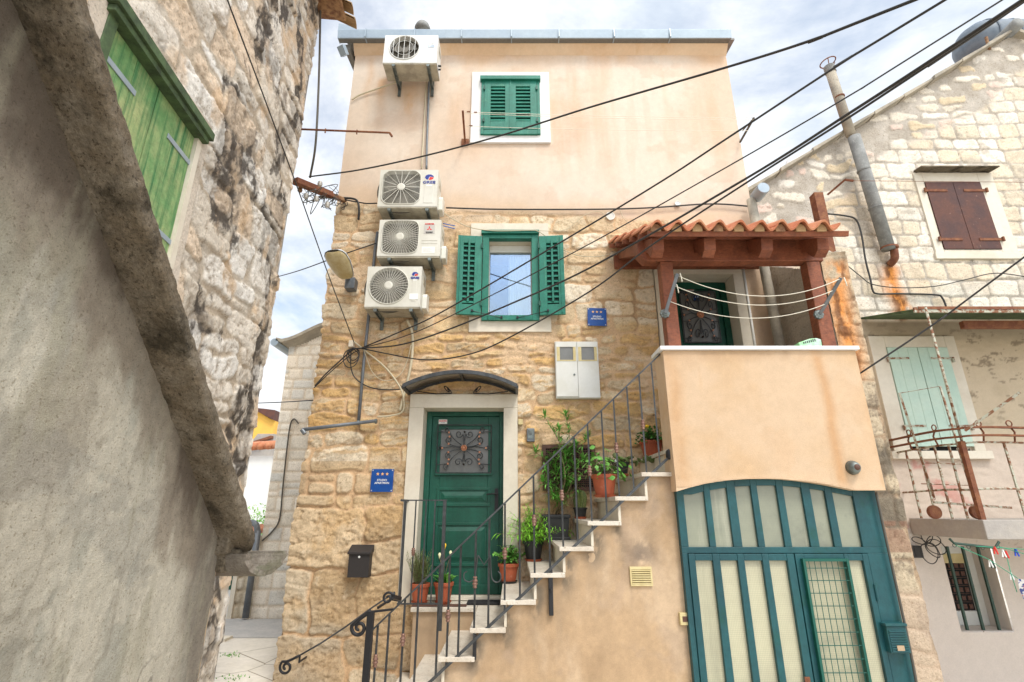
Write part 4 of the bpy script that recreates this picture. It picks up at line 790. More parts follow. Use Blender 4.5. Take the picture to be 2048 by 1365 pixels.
# ================================================================ air conditioners
def air_conditioner(tl, br, YA, style, label, body='acwhite', drop=0.0):
    a, b = P(tl[0], tl[1], YA), P(br[0], br[1], YA); x0 = P(tl[0]-2, (tl[1]+br[1])/2, YA).x; x1 = P(br[0]+1, (tl[1]+br[1])/2, YA).x
    z1, z0 = a.z, b.z; yb = YA + .29; w, h = x1-x0, z1-z0
    t = thing('air_conditioner', ((x0+x1)/2, YA+.15, z0), label, 'air conditioner', 'air conditioner units on the house front')
    cas = MB()
    # casing with a hole for the fan: front as ring + plates
    fr_ = {'sq': .235, 'sqr': .235, 'round': .225, 'lg': .20}[style]; fr_ = min(fr_, h*.455)
    fcx, fcz = x0 + (.05*w + fr_ if style != 'lg' else .1*w + fr_), (z0+z1)/2 + (.01 if style != 'lg' else .02)
    n = 48; out = []; inn = []
    for k in range(n):
        an = 2*math.pi*k/n; c_, s_ = math.cos(an), math.sin(an)
        if style in ('round', 'lg'): ex = 1.0; rr = fr_
        else:
            p_ = 5.0 if style == 'sqr' else 9.0; rr = fr_ / ((abs(c_)**p_ + abs(s_)**p_) ** (1/p_))
            if style == 'sq': rr = min(rr, fr_*1.22)
        inn.append((fcx + rr*c_, fcz + rr*s_))
        L = fcx - x0, x0 + 2*(fcx-x0) + .0 - fcx, z1 - fcz, fcz - z0
        tt = min((L[1] if c_ > 0 else L[0]) / max(abs(c_), 1e-6), (L[2] if s_ > 0 else L[3]) / max(abs(s_), 1e-6)); out.append((fcx + tt*c_, fcz + tt*s_))
    vs = [(p[0], YA, p[1]) for p in out] + [(p[0], YA, p[1]) for p in inn] + [(p[0], YA+.07, p[1]) for p in inn]
    cas.add(vs, [(k, (k+1) % n, n+(k+1) % n, n+k) for k in range(n)] + [(n+k, n+(k+1) % n, 2*n+(k+1) % n, 2*n+k) for k in range(n)])
    xr = 2*fcx - x0
    cas.add([(x0, YA, z0), (xr, YA, z0), (xr, YA, z1), (x0, YA, z1)], [])
    for cx_, cz_ in ((x0, z0), (xr, z0), (xr, z1), (x0, z1)):   # close the corner wedges of the front
        near = sorted(range(n), key=lambda k: (out[k][0]-cx_)**2 + (out[k][1]-cz_)**2)[:2]
        cas.add([(cx_, YA, cz_), (out[near[0]][0], YA, out[near[0]][1]), (out[near[1]][0], YA, out[near[1]][1])], [(0, 1, 2)])
    cas.add([(xr, YA, z0), (x1, YA, z0), (x1, YA, z1), (xr, YA, z1)], [(0, 1, 2, 3)])
    cas.add([(x0, YA, z0), (x1, YA, z0), (x1, yb, z0), (x0, yb, z0), (x0, YA, z1), (x1, YA, z1), (x1, yb, z1), (x0, yb, z1)], [(4,5,6,7),(1,2,6,5),(2,3,7,6),(3,0,4,7)])
    co_ = cas.build('casing', M[body], t)
    MB().box(x0+.004, x1-.004, YA+.004, yb, z0-.02, z0+.001).build('base_pan', M['acunder'], t)
    rim = MB(); ring = [Vector((p[0], YA-.004, p[1])) for p in inn]; rim.tube(ring + [ring[0], ring[1]], .007, 6); rim.build('fan_rim', M[body], co_)
    MB().lathe((fcx, YA+.09, fcz), [(fr_*1.35, .0), (fr_*1.35, .002)], 32, 'y').build('fan_cavity', M['acdark'], t)
    bl = MB()
    for k in range(3):
        a0 = k*2.094 + .4
        pts = [(.03, a0), (.17, a0-.25), (.18, a0+.55), (.10, a0+.9), (.03, a0+.7)]
        bl.sweep([(r_*math.cos(q)*fr_/.2, r_*math.sin(q)*fr_/.2) for r_, q in pts], (fcx, YA+.05, fcz), (1, 0, 0), (0, 0, 1), (0, .006, 0))
    bl.lathe((fcx, YA+.06, fcz), [(.045, 0), (.045, .03)], 16, 'y'); bl.build('fan', M['fanblade'], t)
    gd_ = MB(); hub = .048 if style != 'lg' else 0
    def rad(an):
        c_, s_ = math.cos(an), math.sin(an)
        if style in ('round', 'lg'): return fr_
        p_ = 5.0 if style == 'sqr' else 9.0; rr = fr_ / ((abs(c_)**p_ + abs(s_)**p_) ** (1/p_)); return min(rr, fr_*1.22) if style == 'sq' else rr
    if style == 'lg':
        for k in range(-2, 3):
            x = fcx + k*fr_*.36; hh = math.sqrt(fr_**2-(x-fcx)**2); gd_.tube([(x, YA-.006, fcz-hh), (x, YA-.02, fcz), (x, YA-.006, fcz+hh)], .0035, 5)
        for rr in (.6,): gd_.tube([(fcx+fr_*rr*math.cos(q*.2618), YA+.0, fcz+fr_*rr*math.sin(q*.2618)) for q in range(25)], .002, 4)
    else:
        ns = {'sq': 16, 'sqr': 44, 'round': 36}[style]
        for k in range(ns):
            an = 2*math.pi*(k+.0)/ns; big_ = style == 'sq'
            gd_.tube([(fcx+hub*.8*math.cos(an), YA-.012, fcz+hub*.8*math.sin(an)), (fcx+rad(an)*.98*math.cos(an), YA-.002, fcz+rad(an)*.98*math.sin(an))], .0038 if big_ else .0028, 4)
        nr = {'sq': 13, 'sqr': 9, 'round': 10}[style]
        for j in range(1, nr):
            f_ = .24 + .76*j/nr; gd_.tube([(fcx+rad(q*.1309)*f_*math.cos(q*.1309), YA-.004, fcz+rad(q*.1309)*f_*math.sin(q*.1309)) for q in range(49)], .0016, 4)
    gdo = gd_.build('fan_guard', M[body], t)
    if hub: MB().lathe((fcx, YA-.01, fcz), [(.0, .010), (hub*.7, .010), (hub, .006), (hub, 0)], 24, 'y').build('guard_hub', M[body], gdo)
    # logo side
    lx0, lx1 = xr + .012, x1 - .05; lc = (lx0+lx1)/2; T_ = YA - .0045
    if style == 'sq' or style == 'round':
        pn = MB().box(lx0, lx1, YA-.004, YA+.001, z0+.05 if style == 'sq' else z0+.07, z1-.03).build('front_panel', M[body], t, bevel=.0015)
        s = .055 if style == 'sq' else .036; lz = z1 - (.115 if style == 'sq' else .10)
        def arc(r0, r1, a0, a1, k=14, dx_=0, dz_=0): return [(lc+dx_+r0*math.cos(math.radians(a0+(a1-a0)*i/k)), lz+dz_+r0*math.sin(math.radians(a0+(a1-a0)*i/k))) for i in range(k+1)] + [(lc+dx_+r1*math.cos(math.radians(a1-(a1-a0)*i/k)), lz+dz_+r1*math.sin(math.radians(a1-(a1-a0)*i/k))*.8) for i in range(k+1)]
        MB().prism([(lc-s, lz), (lc-s*.8, lz+s*.5), (lc-s*.3, lz+s*.78), (lc+s*.3, lz+s*.78), (lc+s*.85, lz+s*.45), (lc+s, lz+s*.1), (lc+s*.1, lz+s*.25), (lc-s*.1, lz), (lc-s*.3, lz-s*.6), (lc-s*.75, lz-s*.45)][::-1], T_-.001, T_+.0005).build('emblem', M['logoblue'], pn)
        MB().prism([(lc+s*.1, lz+s*.12), (lc+s, lz+.0), (lc+s*.8, lz-s*.4), (lc+s*.35, lz-s*.65), (lc-s*.15, lz-s*.65)][::-1], T_-.001, T_+.0005).build('emblem', M['logored'], pn)
        text('lettering', 'GREE', s*.95, (lc, T_-.0002, lz-s*1.3), M['logoblue'], pn, bold=.0015, sx=1.25)
        MB().box(lc-s*.6, lc+s*.7, T_-.0008, T_, lz-s*2.25, lz-s*1.9).build('label', M['paper'], pn)
        if style == 'round': MB().box(lc-.05, lc+.05, T_-.0008, T_, z0+.09, z0+.16).build('label', M['paper'], pn)
    elif style == 'sqr':
        sx0, sx1, sz0, sz1 = xr+.02, xr+.15, z1-.19, z1-.07; sc = (sx0+sx1)/2
        pn = MB().box(sx0, sx1, YA-.003, YA, sz0, sz1).build('brand_plate', M['sticker'], t)
        MB().box(xr+.0, x1-.035, YA-.002, YA, z0+.16, z0+.163).box(xr, x1-.035, YA-.002, YA, z0+.2, z0+.203).build('casing_line', M['acunder'], t)
        text('lettering', 'INVERTER', .022, (sc, YA-.0035, sz1+.012-.002), M['logored'], pn, bold=.001, sx=1.1)
        text('lettering', 'MITSUBISHI\nELECTRIC', .013, (sc, YA-.0035, sz0+.017), M['logodark'], pn, bold=.0006, sx=1.35)
        for an in (90, 210, 330):
            an = math.radians(an); c_, s_ = math.cos(an), math.sin(an); r_ = .034; cz_ = (sz0+sz1)/2+.008
            q = [(sc, cz_), (sc+r_*.5*c_-r_*.29*s_, cz_+r_*.5*s_+r_*.29*c_), (sc+r_*c_, cz_+r_*s_), (sc+r_*.5*c_+r_*.29*s_, cz_+r_*.5*s_-r_*.29*c_)]
            MB().prism(q[::-1], YA-.0045, YA-.0031).build('emblem', M['logored'], pn)
        MB().box(sx0-.01, sx1+.01, YA-.002, YA, z0+.04, z0+.12).build('label', M['paper'], t)
        m = MB()
        for i in range(4): m.box(sx0, sx1-.02-.02*(i % 2), YA-.0027, YA-.0021, z0+.055+.015*i, z0+.059+.015*i)
        m.build('label_print', M['sticker'], t)
    else:
        m = MB(); cc = (x1-.085, z1-.11)
        m.tube([(cc[0]+.045*math.cos(q*.2618), YA-.001, cc[1]+.045*math.sin(q*.2618)) for q in range(25)], .0016, 4)
        for k in range(5): m.box(cc[0]+.002+k*.008, cc[0]+.006+k*.008, YA-.002, YA, cc[1]-.035, cc[1]+.035)
        m.build('emblem', M['logogrey'], t); text('lettering', 'LG', .055, (cc[0]+.0, YA-.002, cc[1]-.085), M['logopale'], t, bold=.003, sx=1.3)
    # valve cover on the right flank and side grips
    vc_ = MB(); vz0, vz1 = z0+.02, z0+h*(.42 if style != 'lg' else .3)
    if style != 'lg': vc_.sweep([(YA+.10, vz0), (yb-.02, vz0), (yb-.02, vz1+.03), (YA+.13, vz1), (YA+.10, vz1-.05)], (x1, 0, 0), (0, 1, 0), (0, 0, 1), (.055, 0, 0)); vc_.build('valve_cover', M[body], t, bevel=.008)
    else: 
        vc_.tube([(x1, YA+.12, z0+.07), (x1+.04, YA+.12, z0+.07)], .014, 8).build('pipe_valve', M['cable'], t)
        MB().tube([(x1, YA+.14, z0+.03), (x1+.035, YA+.14, z0+.03)], .011, 8).build('pipe_valve', M['cable'], t)
    MB().box(x1, x1+.004, YA+.12, YA+.24, z1-.16, z1-.07).build('side_grip', M['acunder'], t)
    for fx in (.2, .84):
        x = x0 + w*fx; m = MB(); m.box(x-.019, x-.015, YA+.0, 5.68, z0-.052, z0-.022); m.box(x+.015, x+.019, YA+.0, 5.68, z0-.052, z0-.022); m.box(x-.019, x+.019, YA, 5.68, z0-.024, z0-.021)
        m.box(x-.02, x+.02, 5.66, 5.68, z0-.16, z0+.1); m.box(x-.019, x+.019, YA-.002, YA+.03, z0-.055, z0-.02)
        for q in (.05, .12, .19): m.lathe((x, YA+q, z0-.056), [(.007, 0), (.007, .005)], 6)
        m.build('bracket', M['galv'], t)
    return t
air_conditioner((770, 71), (874, 126), 5.26, 'lg', 'white air conditioner just below the roof gutter, topmost of the four units', 'acnew')
air_conditioner((760, 340), (874, 413.5), 5.33, 'sq', 'cream air conditioner with square grille and blue and red logo, second from the top')
air_conditioner((758.6, 440), (880, 512.5), 5.33, 'sqr', 'cream air conditioner with three red diamonds logo, third from the top')
air_conditioner((734.3, 533.5), (841, 614), 5.33, 'round', 'cream air conditioner with large round fan grille, lowest of the four units')
# ================================================================ wall fittings
def tube_thing(name, pts, r, mt, label, cat, n=10, group=None, sp=8):
    o = MB().tube(spline(pts, sp) if sp else pts, r, n).build(name, M[mt], None, smooth=True)
    c = Vector(pts[0]); o.data.transform(Matrix.Translation(-c)); o.location = c
    return tag(o, label, cat, group)
def W(x, y, off=.03): return P(x, y, D - off)
# street lamp
q = P(703, 570, 5.67); lamp = thing('street_lamp', q, 'old street lamp with yellowed bowl on the stone corner beside the lowest air conditioner', 'street lamp')
MB().box(q.x-.045, q.x+.07, 5.56, 5.69, q.z-.09, q.z+.05).box(q.x-.04, q.x+.065, 5.61, 5.69, q.z+.051, q.z+.06).build('mounting_box', M['conduit'], lamp, bevel=.008)
arm0, arm1 = Vector((q.x-.01, 5.58, q.z+.03)), P(690, 548, 5.36)
MB().tube([arm0, arm1], .02, 10).build('arm', M['conduit'], lamp)
hd = P(678, 525, 5.18); 
ax = Vector((.17, .84, -.44)).normalized(); sd_ = ax.cross(Vector((0, 0, 1))).normalized(); upv = sd_.cross(ax).normalized()
L_ = .39; secs = [(-.5, .07, .02), (-.46, .105, .05), (-.34, .135, .075), (-.1, .142, .085), (.2, .125, .08), (.42, .10, .06), (.5, .075, .04)]
c0 = P(680, 530, 5.22)
def half(up_s, mt, nm, sc=1.0):
    m = MB(); vs = []; k = 12
    for t_, w_, h_ in secs:
        for i in range(k+1):
            an = math.pi*i/k; vs.append(c0 + ax*(t_*L_*sc) + sd_*(w_*sc*math.cos(an)) + upv*(up_s*h_*sc*math.sin(an)))
    m.add(vs, [(a*(k+1)+i, a*(k+1)+i+1, (a+1)*(k+1)+i+1, (a+1)*(k+1)+i) for a in range(len(secs)-1) for i in range(k)]); return m.build(nm, M[mt], lamp, smooth=True)
half(1, 'lampal', 'hood'); half(-.8, 'lampglass', 'lamp_bowl', .95)
# signs
def studio_sign(x0, y0, x1, y1, label, tilt=0.0):
    a, b = P(x0, y0, 5.655), P(x1, y1, 5.655); xa, xb = P((x0), (y0+y1)/2, 5.655).x, P((x1), (y0+y1)/2, 5.655).x; cx_, cz_ = (xa+xb)/2, (a.z+b.z)/2; s = (xb-xa)
    t = thing('apartment_sign', (cx_, 5.655, cz_), label, 'sign', 'blue studio apartment signs'); t.rotation_euler = (0, tilt, 0)
    MB().box(-s/2, s/2, -.004, .004, -s/2, s/2).build('plate', M['blue'], t, bevel=.002, world=False)
    for k in (-1, 0, 1):
        poly = []
        for i in range(10):
            an = math.pi/2 + i*math.pi/5; r_ = s*(.082 if i % 2 == 0 else .034); poly.append((k*s*.21 + r_*math.cos(an), s*.28 + r_*math.sin(an)))
        o = MB().prism(poly[::-1], -.0055, -.0042).build('star', M['gold'], t, world=False)
    for i, (ln, zz) in enumerate((('STUDIO', .01), ('APARTMAN', -.115))):
        o = text('lettering', ln, s*.125, (0, -.0045, s*zz), M['paper'], t, bold=s*.0015); o.data.transform(Matrix.Translation(Vector(t.location)))
    for sx_ in (-1, 1):
        for sz_ in (-1, 1): MB().lathe((sx_*s*.44, -.004, sz_*s*.44), [(.002, .004), (.007, .002), (.007, 0)], 8, 'y').build('screw', M['lampal'], t, world=False)
studio_sign(742, 939, 786.5, 984, 'blue studio apartment sign with three stars on the stone left of the lower door')
studio_sign(1175, 616, 1213, 653, 'blue studio apartment sign with three stars above right of the white meter cabinet', .03)
# mailbox
a, b = P(697, 1091, 5.55), P(740, 1156, 5.55); mx0, mx1 = P(696, 1125, 5.55).x, P(738, 1125, 5.55).x
mb_ = thing('mailbox', ((mx0+mx1)/2, 5.6, b.z), 'black metal mailbox with sloping lid on the stone wall left of the door', 'mailbox'); mb_.rotation_euler = (0, 0, 0)
MB().box(mx0, mx1, 5.56, 5.67, b.z, a.z-.06).build('box', M['mailbox'], mb_, bevel=.004)
MB().sweep([(5.54, a.z-.065), (5.67, a.z-.0), (5.67, a.z-.07), (5.54, a.z-.085)], (mx0-.012, 0, 0), (0, 1, 0), (0, 0, 1), (mx1-mx0+.024, 0, 0)).build('lid', M['mailbox'], mb_, bevel=.002)
MB().lathe(((mx0+mx1)/2, 5.56, a.z-.11), [(.004, .008), (.011, .006), (.011, 0)], 12, 'y').build('lock', M['paper'], mb_)
# meter cabinet
a, b = P(1112, 683, 5.62), P(1200, 797, 5.62); x0, x1 = P(1111, 740, 5.62).x, P(1198.5, 740, 5.62).x; xm = x0+(x1-x0)*.505
mc_ = thing('meter_cabinet', ((x0+x1)/2, 5.65, b.z), 'white two-door electricity meter cabinet with small windows on the stone wall', 'meter cabinet')
MB().box(x0, x1, 5.63, 5.69, b.z, a.z).build('body', M['whitebox'], mc_, bevel=.004)
for xa, xb in ((x0+.006, xm-.002), (xm+.002, x1-.006)):
    dz = .012 if xa < xm-.1 else 0; z0, z1 = b.z+.006+dz, a.z-.006; wz1 = z1-.065; wz0 = z1-.235
    m = MB(); m.box(xa, xb, 5.612, 5.629, z0, wz0); m.box(xa, xb, 5.612, 5.629, wz1, z1); m.box(xa, xa+.012, 5.612, 5.629, wz0+.0005, wz1-.0005); m.box(xb-.012, xb, 5.612, 5.629, wz0+.0005, wz1-.0005)
    dr = m.build('cabinet_door', M['whitebox'], mc_, bevel=.002)
    f = MB(); fx0, fx1 = xa+.013, xb-.013; f.box(fx0, fx0+.035, 5.609, 5.628, wz0+.001, wz1-.001); f.box(fx1-.03, fx1, 5.609, 5.628, wz0+.001, wz1-.001); f.box(fx0+.0355, fx1-.0305, 5.609, 5.628, wz0+.001, wz0+.014); f.build('meter_window_frame', M['yellowed'], dr)
    MB().box(fx0+.03, fx1-.03, 5.622, 5.626, wz0+.014, wz1-.001).build('meter_window', M['frost2'], dr)
m = MB().lathe((xm-.04, 5.612, b.z+.27), [(.004, .008), (.012, .007), (.012, 0)], 12, 'y').build('lock', M['galv'], mc_)
# bell, switch
a, b = P(1053.5, 857, 5.64), P(1069.5, 883.5, 5.64); bl_ = thing('intercom', (a.x, 5.66, b.z), 'grey intercom box on the wall right of the lower door', 'intercom')
MB().box(a.x, b.x, 5.64, 5.69, b.z, a.z).build('body', M['conduit'], bl_, bevel=.006); MB().box(a.x+.012, b.x-.012, 5.634, 5.6395, b.z+.03, a.z-.012).build('face', M['galv'], bl_, bevel=.002); MB().box(a.x+.03, b.x-.03, 5.632, 5.6335, b.z+.075, b.z+.085).build('name_slot', M['logodark'], bl_)
a, b = P(1036.5, 838.5, 5.65), P(1045.5, 849.5, 5.65); o = MB().box(a.x, b.x, 5.645, 5.69, b.z, a.z).build('light_sensor', M['yellowed'], None, bevel=.003); tag(o, 'tiny cream sensor box beside the top of the stone door surround', 'sensor')
# door mat
o = MB().box(P(935, 1200, 5.7).x, P(1000, 1200, 5.7).x, 5.56, 5.79, LZ+.002, LZ+.016).build('door_mat', M['mat'], None, bevel=.003); tag(o, 'dark rubber mat in front of the lower green door', 'door mat')
o = MB().box(P(828, 1205, 5.6).x, P(935, 1205, 5.6).x, 5.47, 5.56, LZ+.002, LZ+.012).build('door_mat', M['brown'], None, bevel=.003); tag(o, 'thin brown mat strip under the two pots on the landing', 'door mat')
# door canopy
can = thing('door_canopy', (-.55, 5.7, P(925, 752, 5.33).z), 'curved smoked door canopy with dark frame over the lower entrance', 'canopy')
def cpt(t, Y, dz=0):
    xa, za = P(806, 770, 5.33).x, P(806, 770, 5.33).z; xb = P(1034, 770, 5.33).x; zt = P(920, 742, 5.33).z; x = xa + (xb-xa)*t; s = 1-(2*t-1)**2
    zz = za + (zt-za)*s; return Vector((x, Y, zz - (0) + dz))
nn = 20; sh = MB(); vs = []
for Y_ in (5.33, 5.69):
    for dz in (0, -.008): vs += [cpt(i/nn, Y_, dz) for i in range(nn+1)]
k = nn+1; fs = []
for i in range(nn): fs += [(i, i+1, 2*k+i+1, 2*k+i), (k+i, 3*k+i, 3*k+i+1, k+i+1), (i, k+i, k+i+1, i+1), (2*k+i, 2*k+i+1, 3*k+i+1, 3*k+i)]
sh.add(vs, fs).build('canopy_sheet', M['awning'], can, smooth=True)
for Y_ in (5.325, 5.68):
    m = MB()
    for i in range(nn): m.bar(cpt(i/nn, Y_, -.012), cpt((i+1)/nn, Y_, -.012), .022, .04)
    m.build('canopy_frame', M['iron'], can)
for t_ in (0, .5, 1):
    m = MB(); m.bar(cpt(t_, 5.33, -.02), cpt(t_, 5.69, -.02), .03, .03); m.build('canopy_rib', M['iron'], can)
for t_, sg in ((.36, 1), (.64, -1)):
    c = cpt(t_, 5.6, -.13); s = [Vector((c.x + .05*(1-.7*i/20)*math.cos(i*.4)*sg, 5.62, c.z + .05*(1-.7*i/20)*math.sin(i*.4-1))) for i in range(21)]
    MB().tube([Vector((c.x - sg*.34, 5.62, c.z-.02)), Vector((c.x-sg*.12, 5.62, c.z-.05))] + s, .006, 6).build('scroll_bracket', M['ironblack'], can)
# lamp on parapet, vent grille, socket, letter box on garage
q = P(1704, 936, YT); o = thing('wall_lamp', q, 'small dark round lamp on the right of the peach parapet', 'wall lamp')
MB().lathe(q, [(.0, .075), (.03, .07), (.045, .05), (.055, .03), (.06, 0)], 20, 'y').build('housing', M['galv'], o, smooth=True)
MB().lathe(q+Vector((0, -.05, 0)), [(.02, .03), (.03, .015), (.03, 0)], 16, 'y').build('lamp_glass', M['brown'], o, smooth=True)
a, b = P(1260, 1134, YS-.02), P(1305, 1173, YS-.02); x0, x1 = P(1260.5, 1154, YS-.02).x, P(1305, 1154, YS-.02).x
vg = thing('vent_grille', ((x0+x1)/2, YS, b.z), 'yellowed louvred vent grille on the stained stair wall', 'vent grille')
m = MB(); m.box(x0, x1, YS-.02, YS+.01, a.z-.02, a.z); m.box(x0, x1, YS-.02, YS+.01, b.z, b.z+.014); m.box(x0, x0+.014, YS-.02, YS+.01, b.z+.0145, a.z-.0205); m.box(x1-.014, x1, YS-.02, YS+.01, b.z+.0145, a.z-.0205); m.build('frame', M['yellowed'], vg, bevel=.002)
for i in range(7):
    z = b.z+.02+(a.z-b.z-.045)*i/6; MB().sweep([(-.022, -.006), (0, .008), (0, .012), (-.022, -.001)], (x0+.014, YS+.0, z), (0, 1, 0), (0, 0, 1), (x1-x0-.028, 0, 0)).build('slat', M['yellowed'], vg)
MB().box(x0+.014, x1-.014, YS+.0, YS+.004, b.z+.014, a.z-.02).build('grille_backing', M['brown'], vg)
a, b = P(1360, 1226, YS-.03), P(1380, 1251, YS-.03); x0, x1 = P(1360, 1240, YS-.03).x, P(1380, 1240, YS-.03).x
so = thing('wall_switch', (x0, YS, b.z), 'small cream switch box beside the left edge of the garage door', 'switch')
MB().box(x0, x1, YS-.035, YS+.005, b.z, a.z).build('box', M['yellowed'], so, bevel=.004); MB().box(x0+.02, x1-.02, YS-.038, YS-.034, b.z+.025, a.z-.025).build('rocker', M['brown'], so)
x0, x1 = P(1778, 1280, 4.47).x, P(1818, 1280, 4.47).x; z1, z0 = P(1800, 1253, 4.47).z, P(1800, 1308, 4.47).z
lb = thing('letter_box', (x0, 4.5, z0), 'teal painted letter box with ribbed front at the right edge of the garage door', 'letter box')
MB().box(x0, x1, 4.475, YGD-.002, z0, z1).build('box', M['teal'], lb, bevel=.006)
for i in range(9): z = z1-.035-.017*i; MB().box(x0+.012, x1-.012 if i < 7 else x1-.012, 4.468, 4.4745, z-.004, z+.004).build('rib', M['teal'], lb)
MB().box(x0+.05, x1-.05, 4.466, 4.4745, z0+.02, z0+.055).build('slot_window', M['stairwall'], lb)
MB().box(x0-.01, x1+.005, 4.46, YGD-.003, z1, z1+.02).build('lid', M['teal'], lb, bevel=.004)
# ================================================================ plants
def pot_(t, c, r, h, mt, saucer=True, square=False, smt=None):
    x, y, z = c; z0 = z + (.012 if saucer else 0)
    if square:
        m = MB(); 
        for (ra, za, rb, zb_) in ((r*.85, 0, r, h*.86), (r*1.08, h*.86, r*1.08, h)):
            m.add([(x-ra, y-ra*.7, z0+za), (x+ra, y-ra*.7, z0+za), (x+ra, y+ra*.7, z0+za), (x-ra, y+ra*.7, z0+za), (x-rb, y-rb*.7, z0+zb_), (x+rb, y-rb*.7, z0+zb_), (x+rb, y+rb*.7, z0+zb_), (x-rb, y+rb*.7, z0+zb_)], [(0,3,2,1),(0,1,5,4),(1,2,6,5),(2,3,7,6),(3,0,4,7),(4,5,6,7)])
        m.build('pot', M[mt], t, bevel=.006); MB().box(x-r*.95, x+r*.95, y-r*.7, y+r*.7, z0+h+.0005, z0+h+.003).build('soil', M['soil'], t)
        MB().box(x-r*1.05, x+r*1.05, y-r*.72, y+r*.72, z+.0, z+.03).build('saucer', M[mt], t, bevel=.006)
        return z0+h
    MB().lathe((x, y, z0), [(r*.66, 0), (r*.70, h*.1), (r*.90, h*.80), (r*.90, h*.82), (r, h*.82), (r*1.02, h*.98), (r*.98, h), (r*.88, h), (r*.86, h*.88), (0, h*.88)], 28).build('pot', M[mt], t, smooth=False)
    MB().lathe((x, y, z0+h*.885), [(r*.86, 0), (r*.8, .006), (0, .012)], 20).build('soil', M['soil'], t)
    if saucer: MB().lathe((x, y, z), [(r*.72, 0), (r*.86, .022), (r*.82, .022), (r*.70, .006), (0, .006)], 28).build('saucer', M[smt or mt], t)
    return z0+h*.9
def leaf(m, p, d, L, w, droop=0.25, up=Vector((0, 0, 1)), segs=3, mi=0):
    d = d.normalized(); s = d.cross(up)
    if s.length < .05: s = d.cross(Vector((1, 0, 0)))
    s.normalize(); vs = []; prof = [0.25, 1.0, .8, 0.02] if segs == 3 else [0.3, 0.9, 0.05]
    nrm = s.cross(d)
    for i in range(segs+1):
        t = i/segs; c = p + d*(L*t) + Vector((0, 0, -droop*L*t*t)); ww = w*prof[i]/2
        vs += [c - s*ww + nrm*(ww*.35), c + s*ww + nrm*(ww*.35)] if i else [c - s*ww, c + s*ww]
    m.add(vs, [(2*i, 2*i+1, 2*i+3, 2*i+2) for i in range(segs)], mi)
def rdir(el0=-.2, el1=1.2): a, e_ = random.uniform(0, 6.283), random.uniform(el0, el1); return Vector((math.cos(a)*math.cos(e_), math.sin(a)*math.cos(e_), math.sin(e_)))
